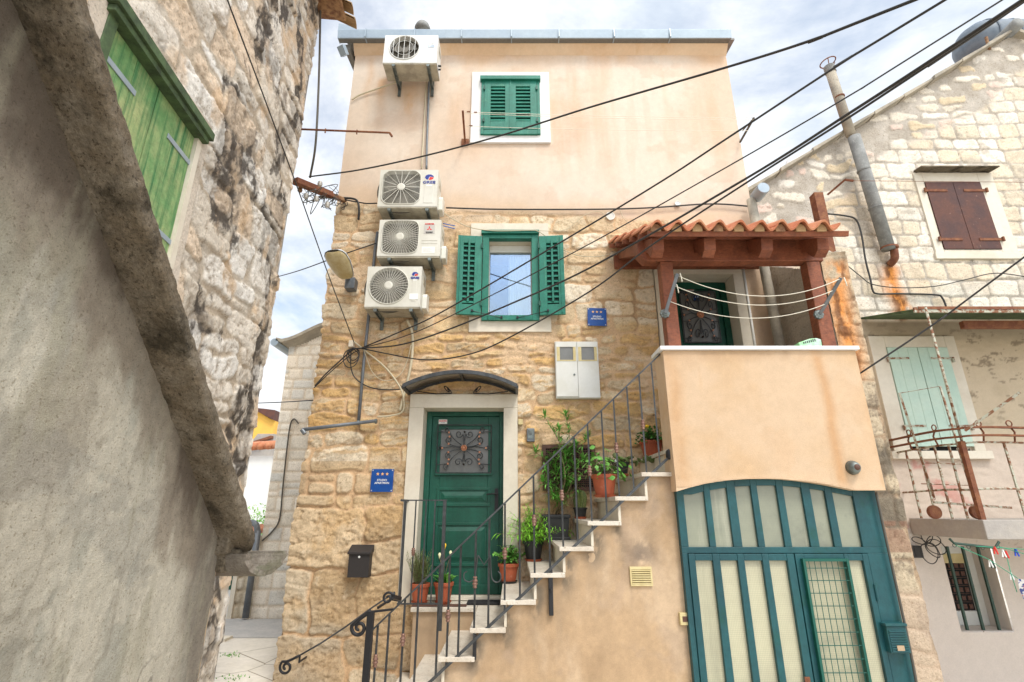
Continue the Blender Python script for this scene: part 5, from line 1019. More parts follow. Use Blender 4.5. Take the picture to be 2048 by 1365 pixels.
def plant(px, pz_bottom, z, r, h, potm, label, kind, saucer=True, square=False, smt=None, Y=None, group='potted plants on the stair'):
    q = PZ(px, pz_bottom, z) if Y is None else P(px, pz_bottom, Y); Yp = min(5.56, q.y) if Y is None else Y
    x = P(px, pz_bottom, Yp).x; t = thing('potted_plant', (x, Yp, z), label, 'potted plant', group)
    zt = pot_(t, (x, Yp, z), r, h, potm, saucer, square, smt); c = Vector((x, Yp, zt)); m, s = MB(), MB(); fm = 'leafmid'
    if kind == 'rosemary':
        for i in range(110):
            d = Vector((random.gauss(0, .20), random.gauss(0, .14), 1)).normalized(); L = random.uniform(.16, .34); b = c + Vector((random.uniform(-1, 1)*r*.5, random.uniform(-1, 1)*r*.5, 0)); s.tube([b, b+d*L], .0018, 3)
            for j in range(20):
                p = b + d*(L*(.15+.85*j/20)); leaf(m, p, (d*.7+rdir(-.3, .8)).normalized(), random.uniform(.024, .04), .0045, 0, segs=2)
        fm = 'leafgrey'
    elif kind == 'calla':
        for i in range(70): leaf(m, c+Vector((random.uniform(-1, 1)*r*.5, random.uniform(-1, 1)*r*.5, 0)), (rdir(.7, 1.4)), random.uniform(.1, .22), random.uniform(.03, .05), .35)
        for dx_, hh in ((.0, .34), (.06, .27), (-.05, .25)):
            tip = c+Vector((dx_, -.02, hh)); s.tube(spline([c, c+Vector((dx_*.5, -.01, hh*.6)), tip]), .003, 5)
            MB().lathe(tip-Vector((0, 0, .02)), [(.002, 0), (.008, .02), (.016, .045), (.006, .06)], 10).build('flower', M['cream' if dx_ else 'yellow'], t, smooth=True)
        fm = 'leafmid'
    elif kind == 'broad':
        for i in range(30):
            d = rdir(.3, 1.4); L = random.uniform(.08, .25); b = c; e_ = b+d*L; s.tube([b, e_], .003, 4)
            for j in range(9): leaf(m, b+d*(L*(.3+.7*j/9)), rdir(-.1, 1.1), random.uniform(.055, .09), random.uniform(.026, .042), .25)
        fm = 'leafmid'
    elif kind == 'bamboo':
        for i in range(95):
            d = rdir(.35, 1.5); L = random.uniform(.15, .40); b = c+Vector((random.uniform(-1, 1)*r*.5, random.uniform(-1, 1)*r*.5, 0)); pts = spline([b, b+d*L*.6, b+d*L+Vector((d.x*.06, d.y*.06, -.03))], 4); s.tube(pts, .0016, 3)
            for j in range(16): leaf(m, pts[min(len(pts)-1, 1+j//2)], (d*.6+rdir(-.6, .9)).normalized(), random.uniform(.055, .10), .010, .5, segs=2)
        fm = 'leafbright'
    elif kind == 'geranium':
        for i in range(130):
            d = rdir(-.1, 1.45); L = random.uniform(.07, .30); e_ = c+d*L; s.tube([c, e_], .0016, 3); nn_ = (d+rdir(.2, 1.3)*.8).normalized(); a1 = nn_.orthogonal().normalized(); a2 = nn_.cross(a1); rr = random.uniform(.018, .033)
            m.add([e_ + nn_*.004] + [e_+(a1*math.cos(k*.785)+a2*math.sin(k*.785))*rr*(1 if k % 2 else .82) for k in range(8)], [(0, k+1, (k+1) % 8+1) for k in range(8)])
        fm = 'leafmid'
    elif kind == 'marigold':
        for i in range(110):
            d = rdir(-.1, 1.35); L = random.uniform(.06, .17); e_ = c+d*L; s.tube([c, e_], .0016, 3)
            for j in range(4): leaf(m, e_, rdir(-.4, 1), random.uniform(.03, .05), random.uniform(.02, .028), .2)
        tip = c+Vector((-.04, -.03, .165)); s.tube([c, tip], .002, 4); MB().lathe(tip, [(.004, -.012), (.024, -.004), (.027, .008), (.018, .02), (0, .024)], 14).build('flower', M['yellow'], t, smooth=True)
        fm = 'leafdark'
    elif kind == 'cactus':
        vs = []; nr, hh, rr = 14, .20, .066; k = 28; rings = 12
        for j in range(rings+1):
            f_ = j/rings; R_ = rr*(.75+.25*math.sin(f_*2.2))*math.sqrt(max(0.0, 1-max(0, (f_-.6)/.4)**2))
            for i in range(k): a_ = i*6.283/k; q_ = R_*(1+(.13 if i % 2 else -.06)); vs.append(c+Vector((q_*math.cos(a_), q_*math.sin(a_), -.01+hh*f_)))
        s.add(vs, [(j*k+i, j*k+(i+1) % k, (j+1)*k+(i+1) % k, (j+1)*k+i) for j in range(rings) for i in range(k)])
        for i in range(500):
            v_ = Vector(vs[random.randrange(len(vs))]); d = (v_-c-Vector((0, 0, hh*.5))).normalized(); leaf(m, v_, (d+rdir(-1, 1)*.5), .012, .0016, 0, segs=2)
        m.build('spines', M['yellowed'], t); s.build('cactus_body', M['cactus'], t, smooth=False); return t
    elif kind == 'pricklypear':
        for i in range(16):
            x_ = -.08 + .021*i; p = c+Vector((x_*1.4, random.uniform(-.03, .03), random.uniform(-.02, .05)+(.03 if i % 3 else 0))); d = rdir(.2, 1.3)
            R_ = random.uniform(.028, .045); rot = d.to_track_quat('Z', 'Y').to_matrix(); b = MB().lathe((0, 0, 0), [(R_*.35, -R_), (R_*.8, -R_*.5), (R_, 0), (R_*.85, R_*.5), (R_*.4, R_*.95), (0, R_)], 12)
            b.v = [tuple(rot @ Vector((v_[0], v_[1]*.35, v_[2])) + p) for v_ in b.v]; s.add(b.v, b.f)
            for j in range(14): v_ = Vector(b.v[random.randrange(len(b.v))]); leaf(m, v_, rdir(-1, 1), .012, .0015, 0, segs=2)
        MB().lathe(c+Vector((-.06, -.05, 0)), [(.006, 0), (.013, .012), (.013, .03), (0, .04)], 10).build('pebble', M['paper'], t, smooth=True)
        m.build('spines', M['yellowed'], t); s.build('cactus_pads', M['cactus'], t, smooth=True); return t
    elif kind == 'oleander':
        stems = [((0, 0), [(1140, 985), (1125, 900), (1090, 835)]), ((0, 0), [(1120, 980), (1100, 930), (1072, 905)]), ((0, 0), [(1145, 960), (1140, 880), (1132, 832)]), ((0, 0), [(1150, 990), (1160, 910), (1175, 875)]),
                 ((0, 0), [(1130, 960), (1122, 905), (1118, 860)]), ((0, 0), [(1120, 1000), (1100, 975), (1085, 965)]), ((0, 0), [(1135, 950), (1145, 915), (1152, 890)]), ((0, 0), [(1125, 970), (1112, 940), (1108, 915)]), ((0, 0), [(1140, 975), (1150, 945), (1168, 920)]), ((0, 0), [(1118, 1010), (1104, 985), (1090, 940)]), ((0, 0), [(1128, 960), (1130, 920), (1140, 905)]), ((0, 0), [(1118, 1005), (1112, 1000), (1105, 990)]), ((0, 0), [(1122, 1000), (1130, 985), (1140, 960)])]
        for _, pts in stems:
            yy = Yp + random.uniform(-.12, .06); pp = [c] + [P(a, b, yy+random.uniform(-.03, .03)) for a, b in pts]; cur = spline(pp, 8); s.tube(cur, [.006-.004*i/len(cur) for i in range(len(cur))], 5)
            for i in range(8, len(cur)):
                if random.random() < .75:
                    for j in range(5): leaf(m, cur[i], (rdir(-.5, 1.1)+Vector((0, 0, .3))), random.uniform(.09, .15), random.uniform(.011, .018), .35)
            for j in range(18): leaf(m, cur[-1], rdir(-.1, 1.4), random.uniform(.08, .15), .017, .25)
        fm = 'leafmid'
    s.build('stems', M['stem'], t); m.build('foliage', M[fm], t); return t
random.seed(11)
plant(839, 1206, LZ+.012, .098, .17, 'terracotta', 'terracotta pot of feathery rosemary at the left end of the door landing', 'rosemary', Y=5.60, group='potted plants on the landing')
plant(886, 1204, LZ+.012, .10, .18, 'terracotta', 'terracotta pot with yellow and cream lilies on the landing beside the rosemary', 'calla', Y=5.60, group='potted plants on the landing')
plant(1017, 1164, Zk(3), .105, .17, 'terracotta', 'terracotta pot with glossy broad leaves on the first step right of the door', 'broad', smt='blackpot')
plant(1067, 1119, Zk(4), .105, .18, 'blackpot', 'black pot of feathery bright green foliage on the step above the broad-leaved pot', 'bamboo', smt='terracotta')
plant(1112, 1078, Zk(5), .135, .23, 'blackpot', 'tall oleander in a large rectangular black planter on the stairs', 'oleander', square=True)
plant(1161, 1034, Zk(6), .075, .10, 'blackpot', 'small ribbed cactus in a little black pot with orange saucer', 'cactus', smt='terracotta')
plant(1210, 995, Zk(7), .12, .19, 'terracotta', 'terracotta pot of leafy geranium in front of the brown cellar grille', 'geranium')
plant(1243, 953, Zk(8), .085, .12, 'blackpot', 'low black pot of sprawling prickly cactus near the top of the stairs', 'pricklypear', smt='terracotta')
plant(1305, 918, Zk(9), .125, .17, 'terracotta', 'terracotta pot with one orange-yellow flower on the topmost step', 'marigold')
# ================================================================ railings
rail = thing('stair_railing', (-.2, 4.55, GZ), 'grey wrought iron stair railing with copper collars and a letter M', 'railing')
YR = 4.56
def RP(x, y): return P(x, y, YR)
top_pts = [(757, 1226), (880, 1134), (1000, 1021), (1150, 880), (1322, 707)]
bot_pts = [(857, 1367), (950, 1276), (1095, 1140), (1150, 1085), (1340, 914)]
m = MB(); tp = [RP(*p) for p in top_pts]; ln0, ln1 = RP(790, 1192), RP(1322, 706)
def on_top(x): # world X -> Z on straight handrail
    a, b = RP(836, 1173), RP(1322, 707); return a.z + (b.z-a.z)*(x-a.x)/(b.x-a.x)
def on_bot(x): a, b = RP(857, 1367), RP(1340, 913); return a.z + (b.z-a.z)*(x-a.x)/(b.x-a.x)
xa, xb = RP(745, 1240).x, RP(1323, 707).x
m.bar((xa, YR, on_top(xa)), (xb, YR, on_top(xb)), .03, .014); hr = m.build('handrail', M['iron'], rail, bevel=.002)
m = MB(); x2 = RP(1338, 914).x; x1_ = RP(740, 1365).x; m.bar((x1_, YR, on_bot(x1_)), (x2, YR, on_bot(x2)), .014, .022); m.build('lower_rail', M['iron'], rail)
MB().lathe((x2+.005, YR, on_bot(x2)+.02), [(.012, .05), (.03, .03), (.032, -.02), (.02, -.04)], 14).build('wall_fixing', M['ironblack'], rail, smooth=True)
q = RP(1323, 707); MB().tube([q, q+Vector((.03, .02, -.01)), q+Vector((.045, .03, -.09))], .012, 8).build('wall_fixing', M['ironblack'], rail)
bal = [(815, 1), (790, 0), (848, 0), (862, 0), (740, 0)]
def baluster(px, py, collar=None, zb_=None, zt_=None):
    x = RP(px, py).x; zt = on_top(x)-.006 if zt_ is None else zt_; zb_ = on_bot(x) if zb_ is None else zb_
    mb = MB(); k = 14
    pts = [(x, YR, zb_ + (zt-zb_)*i/k) for i in range(k+1)]
    mb.bar(pts[0], pts[-1], .0135, .0135, up=(.3, 1, 0)) 
    o = mb.build('baluster', M['iron'], rail)
    if collar:
        zc = P(px, collar, YR).z; MB().lathe((x, YR, zc), [(.010, -.045), (.017, -.04), (.017, -.033), (.012, -.027), (.022, -.014), (.022, -.006), (.013, 0), (.022, .006), (.022, .014), (.012, .027), (.017, .033), (.017, .04), (.010, .045)], 12).build('collar', M['copper'], o, smooth=True)
low = lambda x: max(on_bot(x), GZ+.05)
spec = [(752, 1280, 1325), (776, 1250, None), (803, 1200, 1280), (833, 1160, None), (860, 1100, 1230), (876, 1080, None), (921, 1040, 1165), (953, 1020, None), (981, 1010, None), (1011, 1000, 1107), (1038, 960, None), (1069, 930, 1040), (1096, 905, None), (1122, 860, 990), (1147, 850, None), (1174, 800, 942), (1202, 780, None), (1233, 750, 897), (1258, 740, None), (1288, 700, 850), (1308, 700, None)]
# the balusters stand at even spacing; positions are read where each meets the handrail
meets = [(756, 1250), (779, 1232), (810, 1205), (838, 1172), (880, 1135), (900, 1118), (922, 1095), (952, 1068), (979, 1042), (1010, 1012), (1039, 985), (1067, 960), (1096, 930), (1121, 900), (1148, 874), (1175, 848), (1202, 812), (1226, 788), (1253, 770), (1277, 742), (1302, 725)]
cols_ = {0: 1325, 2: 1278, 4: 1232, 6: 1165, 9: 1107, 11: 1040, 13: 990, 15: 942, 17: 896, 19: 850}
cols_ = {0: 1322, 2: 1280, 5: 1232, 7: 1165, 9: 1107, 11: 1041, 13: 991, 15: 942, 17: 896, 19: 850}
for i, (px, py) in enumerate(meets):
    x = RP(px, py).x; baluster(px, py, cols_.get(i), max(on_bot(x), GZ+.02) if i > 4 else max(GZ+.02, on_bot(x)))
# letter M and curls
YM = YR - .01; zz = P(995, 1120, YM); pm = [P(x, y, YM) for x, y in ((937, 1152), (929, 1157), (926, 1150), (932, 1162), (945, 1160), (948, 1150), (953, 1113), (968, 1130), (980, 1112), (982, 1155), (992, 1163), (1000, 1158), (1003, 1148), (996, 1142))]
m = MB(); m.tube(spline([P(x, y, YM) for x, y in ((934, 1143), (928, 1148), (929, 1160), (940, 1164), (949, 1156), (952, 1140), (956, 1111))], 5), .005, 6); m.tube([P(x, y, YM) for x, y in ((956, 1111), (968, 1130), (981, 1112))], .005, 6); m.tube(spline([P(x, y, YM) for x, y in ((981, 1112), (982, 1140), (984, 1157), (992, 1165), (1001, 1160), (1001, 1149), (996, 1143))], 5), .005, 6)
m.build('letter_m', M['iron'], rail)
# newel post with scroll
x = P(737, 1290, YR).x; nw = MB(); nw.box(x-.027, x+.027, YR-.02, YR+.02, GZ, P(742, 1222, YR).z); nw.bar((x, YR, P(742, 1224, YR).z), (RP(790, 1192).x, YR, on_top(RP(790, 1192).x)), .03, .016)
nwo = nw.build('newel_post', M['ironblack'], rail, bevel=.003)
def spiral(c, r0, turns, a0, sg, Y, k=30): return [Vector((c.x + r0*(1-.78*t)*math.cos(a0+sg*turns*6.283*t), Y, c.z + r0*(1-.78*t)*math.sin(a0+sg*turns*6.283*t))) for t in [i/k for i in range(k+1)]]
c = P(718, 1256, YR); s = spiral(c, .06, 1.3, 2.9, 1, YR); m = MB(); lead = spline([P(742, 1222, YR), P(722, 1236, YR), s[0]], 6)
m.tube(lead[:-1]+s, [.018*(1-.4*i/(len(lead)+len(s))) for i in range(len(lead)-1+len(s))], 8); m.build('scroll', M['ironblack'], rail, smooth=True)
c = P(776, 1197, YR); s = spiral(c, .045, 1.3, .8, 1, YR); MB().tube(spline([P(790, 1190, YR), s[0]], 4)[:-1] + s, .010, 8).build('scroll', M['ironblack'], rail, smooth=True)
m = MB(); m.bar(P(786, 1194, YR), P(800, 1198, 4.8), .03, .03); m.build('rail_brace', M['ironblack'], rail)
x = RP(1101, 1150).x; MB().box(x-.018, x+.018, YR-.005, YR+.03, P(1101, 1232, YR).z, P(1100, 1138, YR).z).lathe((x, YR-.012, P(1101, 1180, YR).z), [(.012, -.01), (.012, .01)], 6).build('rail_bracket', M['ironblack'], rail, bevel=.004)
x = RP(949, 1290).x; MB().box(x-.014, x+.014, YR-.005, YR+.035, P(949, 1320, YR).z, P(949, 1270, YR).z).build('rail_bracket', M['ironblack'], rail, bevel=.003)
# landing railing
YL = 5.30; lr = thing('landing_railing', (-1.1, YL, LZ), 'square iron guard railing in front of the door landing pots', 'railing')
def LP(x, y): return P(x, y, YL)
xl_, xr_ = LP(805, 1100).x, LP(888, 1050).x; zt_, zb__ = LP(840, 1001).z, LP(840, 1208).z
MB().bar((xl_-.04, YL, zt_), (xr_+.02, YL, zt_), .02, .012).build('top_rail', M['iron'], lr)
MB().bar((xl_-.02, YL, zb__), (xr_, YL, zb__), .02, .012).build('bottom_rail', M['iron'], lr)
MB().box(xl_-.012, xl_+.012, YL-.012, YL+.012, zb__, zt_).build('post', M['iron'], lr); zz_ = LP(884, 1262).z
MB().box(xr_-.016, xr_+.016, YL-.012, YL+.012, zz_, zt_).build('post', M['iron'], lr)
MB().tube([(xl_-.04, YL, zt_), (xl_-.045, YL+.2, zt_), (xl_-.045, D-.01, zt_)], .012, 8).build('wall_arm', M['iron'], lr)
MB().tube([(xl_-.012, YL, zb__+.03), (xl_-.08, YL, zb__+.04), (xl_-.09, YR+.3, zb__+.04)], .012, 8).build('rail_link', M['ironblack'], lr)
for i, px in enumerate((829, 850, 868)):
    x = LP(px, 1060).x; o = MB().bar((x, YL, zb__), (x, YL, zt_), .012, .012).build('baluster', M['iron'], lr)
    if i == 0: MB().lathe((x, YL, LP(829, 1104).z), [(.010, -.035), (.018, -.03), (.012, -.02), (.022, -.01), (.013, 0), (.022, .01), (.012, .02), (.018, .03), (.010, .035)], 12).build('collar', M['copper'], o, smooth=True)
# wall handrail with scroll
wr = thing('wall_handrail', (-2, 5.1, GZ+.8), 'thin wall handrail ending in a scroll on the rough stone at lower left', 'handrail')
a, b = P(790, 1185, 5.30), P(600, 1310, 5.45); YW = 5.5
pts = [P(790, 1185, 5.42), P(745, 1215, 5.45), P(690, 1255, 5.47), P(640, 1288, 5.48), P(598, 1312, 5.5)]; c = P(572, 1335, 5.5); s = spiral(c, .062, 1.35, 2.3, 1, 5.5)
MB().tube(pts, .008, 8).build('rail', M['iron'], wr, smooth=True)
MB().tube(spline([pts[-1], P(576, 1325, 5.5)+Vector((-.0, 0, .01)), s[0]], 4)[:-1]+s, .012, 8).build('scroll', M['ironblack'], wr, smooth=True)
q = P(600, 1310, 5.5); MB().tube([q, q+Vector((0, 0, -.06)), q+Vector((.0, .17, -.06))], .010, 8).build('wall_hook', M['ironblack'], wr)
# ================================================================ tiled porch roof over the terrace
porch = thing('porch_roof', (2.2, 4.6, 1.41), 'red-brown timber porch with clay tiles over the terrace and upper door', 'porch')
RS = .46; RY0, RZ0 = 4.05, 2.38                          # eaves line of the tiles
def rz(y): return RZ0 + RS*(y-RY0)
rdn = Vector((0, -1, -RS)).normalized(); rn = Vector((0, -RS, 1)).normalized()
MB().box(1.44, 1.56, 4.47, 4.59, 1.415, 2.285).build('post', M['wood'], porch, bevel=.006)
MB().box(2.86, 2.99, 4.47, 4.59, 1.415, 2.285).build('post', M['wood'], porch, bevel=.006)
MB().sweep([(0, .08), (.07, 0), (1.80, 0), (1.80, .235), (0, .235)], (1.23, 4.465, 2.29), (1, 0, 0), (0, 0, 1), (0, .13, 0)).build('front_beam', M['wood'], porch, bevel=.006)
MB().box(1.25, 3.02, 5.60, 5.655, 2.78, 2.95).build('wall_plate', M['wood'], porch, bevel=.004)
for x in (1.30, 1.78, 2.31, 2.83):
    ya, yb_ = 4.20, 5.64; m = MB()
    m.sweep([(ya, rz(ya)-.06), (ya+.02, rz(ya)-.17), (ya+.10, rz(ya)-.215), (ya+.2, rz(ya+.2)-.2), (yb_, rz(yb_)-.2), (yb_, rz(yb_)-.06)], (x, 0, 0), (0, 1, 0), (0, 0, 1), (.11, 0, 0)); m.build('rafter', M['wood'], porch, bevel=.005)
for i in range(6):
    y = 4.12 + i*.275; m = MB(); c = Vector((0, y, rz(y)-.028)); m.bar(c + Vector((1.24-.012*i, 0, 0)), c + Vector((3.06, 0, 0)), .055, .05, up=rn); m.build('batten', M['wood'], porch, bevel=.003)
nt_, pw = 9, .187
tl_ = MB(); tw = MB()
for c_ in range(5):                                     # courses of wavy tiles, each lapping the one below
    ya = RY0 - .0 + c_*.35; yb_ = ya + .40
    for k in range(nt_):
        x0 = 1.25 - .01*c_ + k*pw; vs = []; n = 14
        jx, jz = random.uniform(-.004, .004), random.uniform(-.004, .005)
        for yy, lift in ((ya, .030+.022), (yb_, .008+.022)):
            for th in (0, -.018):
                for i in range(n+1):
                    t = i/n; x = x0 + pw*1.10*t; w_ = .037*math.sin(2*math.pi*(t*1.1-.05)); vs.append((x+jx, yy-.46*(w_+lift+th), rz(yy)+lift+w_+th+jz))
        k1 = n+1; fs = []
        for i in range(n): fs += [(i, i+1, 2*k1+i+1, 2*k1+i), (k1+i, 3*k1+i, 3*k1+i+1, k1+i+1), (i, k1+i, k1+i+1, i+1), (2*k1+i, 2*k1+i+1, 3*k1+i+1, 3*k1+i)]
        fs += [(0, 2*k1, 3*k1, k1), (n, k1+n, 3*k1+n, 2*k1+n)]
        MB().add(vs, fs).build('roof_tile', M['tile'], porch)
for k in range(nt_):
    x = 1.25 + k*pw + pw*.28; m = MB(); q = [(-.045, -.0), (.045, 0), (.045, .045), (.02, .078), (-.02, .078), (-.045, .045)]
    m.sweep(q, (x, RY0+.01, RZ0-.005), (1, 0, 0), (0, 0, 1), (0, .12, .05)); o = m.build('tile_packing', M['mortar'] if k % 3 else M['woodend'], porch, bevel=.004)
# steel post behind the porch
q0, q1 = P(1632, 390, 4.95), P(1650, 500, 4.95); m = MB(); xx = q0.x
o = MB().box(xx-.05, xx+.05, 4.90, 4.91, 1.9, q0.z).box(xx-.05, xx-.04, 4.911, 5.0, 1.9, q0.z).box(xx+.04, xx+.05, 4.911, 5.0, 1.9, q0.z-.02).build('steel_post', M['rust'], None); tag(o, 'rusty brown steel channel post standing up behind the right end of the porch tiles', 'steel post')
# laundry arms on the porch posts
def arm_line(a, b, n, sag, parent, name, r=.0028, mt='rope'):
    pts = [a.lerp(b, i/n) - Vector((0, 0, sag*4*(i/n)*(1-i/n))) for i in range(n+1)]; return MB().tube(pts, r, 5).build(name, M[mt], parent, smooth=True)
dryer = thing('clothes_dryer', (2.2, 4.4, 1.6), 'grey folding clothes line arms with three sagging white cords on the porch posts', 'clothes line')
la, lb_ = P(1331, 626, 4.43), P(1355, 548, 4.28); ra_, rb2 = P(1640, 628, 4.43), P(1682, 556, 4.18)
for a, b in ((la, lb_), (ra_, rb2)):
    MB().bar(a, b, .03, .016, up=(0, -1, .3)).build('arm', M['conduit'], dryer, bevel=.002)
    m = MB(); 
    for k in range(8): an = k*.785; m.box(a.x+.03*math.cos(an)-.012, a.x+.03*math.cos(an)+.012, 4.44, 4.468, a.z+.03*math.sin(an)-.012, a.z+.03*math.sin(an)+.012)
    m.lathe(a+Vector((0, .02, 0)), [(.02, .02), (.035, .01), (.035, 0)], 12, 'y'); m.build('arm_fixing', M['galv'], dryer)
for (pa, pb, ta, tb, sg) in (((1357, 552), (1683, 556), .96, .98, .19), ((1350, 575), (1668, 580), .7, .66, .17), ((1341, 608), (1655, 608), .3, .28, .155)):
    arm_line(la.lerp(lb_, ta), ra_.lerp(rb2, tb), 24, sg, dryer, 'line_cord', .0036)
for a, t_ in ((lb_, 0), (rb2, 0), (la.lerp(lb_, .72), 0)): MB().tube([a+Vector((.02, -.01, 0)), a+Vector((.028, -.01, -.05)), a+Vector((.03, -.01, -.085))], .005, 6).build('cord_end', M['rope'], dryer, smooth=True)
# tub on the coping
q = P(1620, 692, 4.50); tb_ = thing('plastic_tub', (q.x, 4.53, 1.413), 'translucent green and white plastic tub lying on the terrace coping by the right post', 'tub')
MB().sweep([(-.10, 0), (.10, 0), (.115, .075), (.06, .092), (.0, .085), (-.115, .045)], (q.x, 4.48, 1.413), (1, 0, 0), (0, 0, 1), (0, .09, 0)).build('body', M['tubgreen'], tb_, bevel=.008)
m = MB()
for i in range(7): m.box(q.x-.07+.018*i, q.x-.06+.018*i, 4.478, 4.4798, 1.445+.004*i, 1.465+.005*i)
m.build('label_print', M['logodark'], tb_)
# pipes by the terrace
def pipe_thing(name, pts, r, mt, label, cat, rings=(), n=14):
    t = thing(name, pts[0], label, cat); MB().tube(pts, r, n).build('pipe', M[mt], t, smooth=True)
    for p, ax_ in rings:
        p = Vector(p); ax_ = Vector(ax_).normalized(); MB().tube([p-ax_*.012, p+ax_*.012], r*1.14, n).build('pipe_ring', M['rust'] if mt == 'asbestos' else M[mt], t, smooth=False)
    return t
px_ = 2.99
dp = pipe_thing('downpipe', [(3.02, 5.56, P(1515, 400, 5.56).z), (3.02, 5.52, 2.6), (3.03, 5.42, .52)], .055, 'slab', 'stained cream downpipe running down behind the terrace', 'downpipe', [((3.02, 5.54, 3.1), (0, 0, 1)), ((3.025, 5.50, 2.1), (0, 0, 1)), ((3.03, 5.45, 1.2), (0, 0, 1))])
q = P(1520, 385, 5.45); MB().lathe((q.x, 5.35, q.z), [(.0, .0), (.07, .0), (.075, -.012), (.075, -.2), (0, -.2)], 20, 'y').build('gutter_end', M['gutter'], dp, smooth=False)
tube_thing('wall_conduit', [(P(1485, 528, 5.65).x, 5.655, 2.9), (P(1485, 528, 5.65).x, 5.655, .5)], .016, 'whitebox', 'slim white conduit beside the upper door surround', 'conduit', 8, sp=0)
# ================================================================ the stone gable house on the right
YW = 5.9
rh = thing('stone_gable_house', (6.0, YW, GZ), 'cream stone gable house on the right with rusty and mint green shutters', 'house')
v0 = P(1505, 382, YW); v1 = P(2010, 78, YW); slope = (v1.z-v0.z)/(v1.x-v0.x)
def vz(x): return v0.z + slope*(x - v0.x)
XRH0, XRH1 = 3.12, 9.6
u, v = grid(XRH0, XRH1, GZ-.05, 7.2, .0155)
rows = list(np.arange(2.1, 7.4, .218)); rr_ = np.random.RandomState(3); rows = [r_ + rr_.uniform(-.025, .025) for r_ in rows]
sid, d, rv = masonry(u, v, 51, [-2, 2.0] + rows[1:], .24, .42, wu=.045, wf=2.2, rnd=.05, split=.0)
dd_ = d + .016*fbm(u*10, v*10, 4, 5, .65); n5 = rough(u, v, 23)*.55
ridge_x = 7.55; top_line = np.where(u < ridge_x, vz(u), vz(ridge_x) - .5*(u-ridge_x)); dist = (top_line - v)*.84
edge = sstep(.55 + .35*fbm(u*.8, v*.8, 6, 3) - dist, -.08, .08)     # grey bedding mortar under the verge
leftz = sstep(4.15 + .3*fbm(u, v, 9, 3) + .9*(v-3.6) - u, -.1, .1)
edge = np.maximum(edge, leftz)
s3, d3, rv3 = masonry(u, v, 57, np.arange(1.5, 8, .17), .2, .55, wu=.16, wf=2.5, rnd=.07)
f1 = sstep(dd_, .006, .018); f3 = sstep(d3 + .05*fbm(u*7, v*7, 24, 5, .65), .02, .045)*(rv3(1) > .42)
f = f1*(1-edge) + f3*edge
H = f*(.008+.008*rv(1)+.012*tilt(rv)) + n5*(.004+.006*f) + .01*fbm(u*2, v*2, 2, 3)
C = lerp(np.array([.40,.35,.29])*np.ones(u.shape+(3,)), (.48,.43,.37), sstep(fbm(u*5, v*5, 66, 4), -.2, .4))
sc = pal(rv(2), [(.71,.63,.52),(.76,.69,.59),(.66,.57,.44),(.73,.65,.55),(.69,.58,.44),(.77,.71,.61)])*(1+.14*(rv(3)-.5))[..., None]
sc = lerp(sc, (.60,.44,.26), .55*sstep(fbm(u*1.1, v*1.3, 61, 4) + .6*sstep(4.9-u, 0, .8), .25, .8)); sc = lerp(sc, (.48,.39,.29), .5*sstep(-n5, .22, .6)); sc = lerp(sc, (.80,.74,.65), .5*sstep(n5, .05, .35))
s3c = pal(rv3(2), [(.70,.63,.53),(.63,.51,.35),(.65,.50,.42),(.66,.58,.47),(.72,.66,.58),(.68,.61,.51)])
C = C*(1-f[..., None]) + f[..., None]*(sc*(1-edge[..., None]) + s3c*edge[..., None])
# rust run below the flue elbow
fx = P(1785, 560, YW).x; C = grain(lerp(C, (.44,.38,.31), .7*sstep(fbm(u*1.7, v*1.7, 68, 5, .6), .26, .36)*(1-edge)), u, v, 69, .13); C = rusty(C, u, v, fx, .12, 2.15, 3.0, 1.0)
k = np.exp(-((u-fx+.05)/.17)**2)*sstep(v, 2.9, 3.0)*sstep(3.75-v, 0, .2); C = lerp(C, (.45,.33,.22), .5*k)
# plaster zones lower down
ledge = 2.2
low = sstep(ledge - v, -.01, .02); wz = sstep(-.2 - v, -.01, .02)
gr_ = np.array([.57,.465,.33])*np.ones(u.shape+(3,)); gr_ = lerp(gr_, (.42,.33,.21), sstep(fbm(u*1.2, v*1.6, 14, 5), 0, .4)*.8); gr_ = lerp(gr_, (.20,.15,.10), .75*sstep(fbm(u*7, v*14, 15, 6, .65), .20, .36)*sstep(v, .7, 1.3))
gr_ = lerp(gr_, (.32,.26,.19), .7*sstep(v, 1.85, 2.15)); gr_ = lerp(gr_, (.60,.50,.42), sstep(.78-v, 0, .15)*.9); gr_ = lerp(gr_, (.55,.24,.20), .75*sstep(fbm(u*4.5, v*5, 16, 5), .18, .4)*sstep(.75-v, 0, .2)*sstep(5.4-u, 0, .6))
wh = np.array([.60,.53,.47])*np.ones(u.shape+(3,)); wh = lerp(wh, (.47,.41,.35), sstep(fbm(u*1.0, v*1.2, 18, 4), .1, .6)*.7)
C = C*(1-low[..., None]) + gr_*low[..., None]; C = C*(1-wz[..., None]) + wh*wz[..., None]; C = grain(cracks(C, u, v, 73, 1.1, .005, low, (.34,.28,.22), .6), u, v, 74, .05)
H = H*(1-low) + low*(.006*fbm(u*3, v*3, 7, 4) + .006*fbm(u*10, v*20, 15, 5)*(1-wz))
C = np.clip(C*np.array([.955, .95, .935]), .02, .85)
LW = (4.61, 5.136, -1.19, -.385); RW = (P(1835, 400, YW).x+.03, 6.46, 3.12, 4.28)
keep = holes(u, v, [LW]) & (v < top_line)
for a, b, c, dz_ in ((5.40, 6.55, 3.02, 4.36), (4.30, 5.40, .6, 2.05)): m_ = (u > a) & (u < b) & (v > c) & (v < dz_); H = np.where(m_, np.minimum(H, .008), H)
relief('wall', rh, (0, YW, 0), (1, 0, 0), (0, 0, 1), (0, -1, 0), u, v, H, C, [M['vc'], M['vcp']], keep, midx=(low > .5).astype(int))
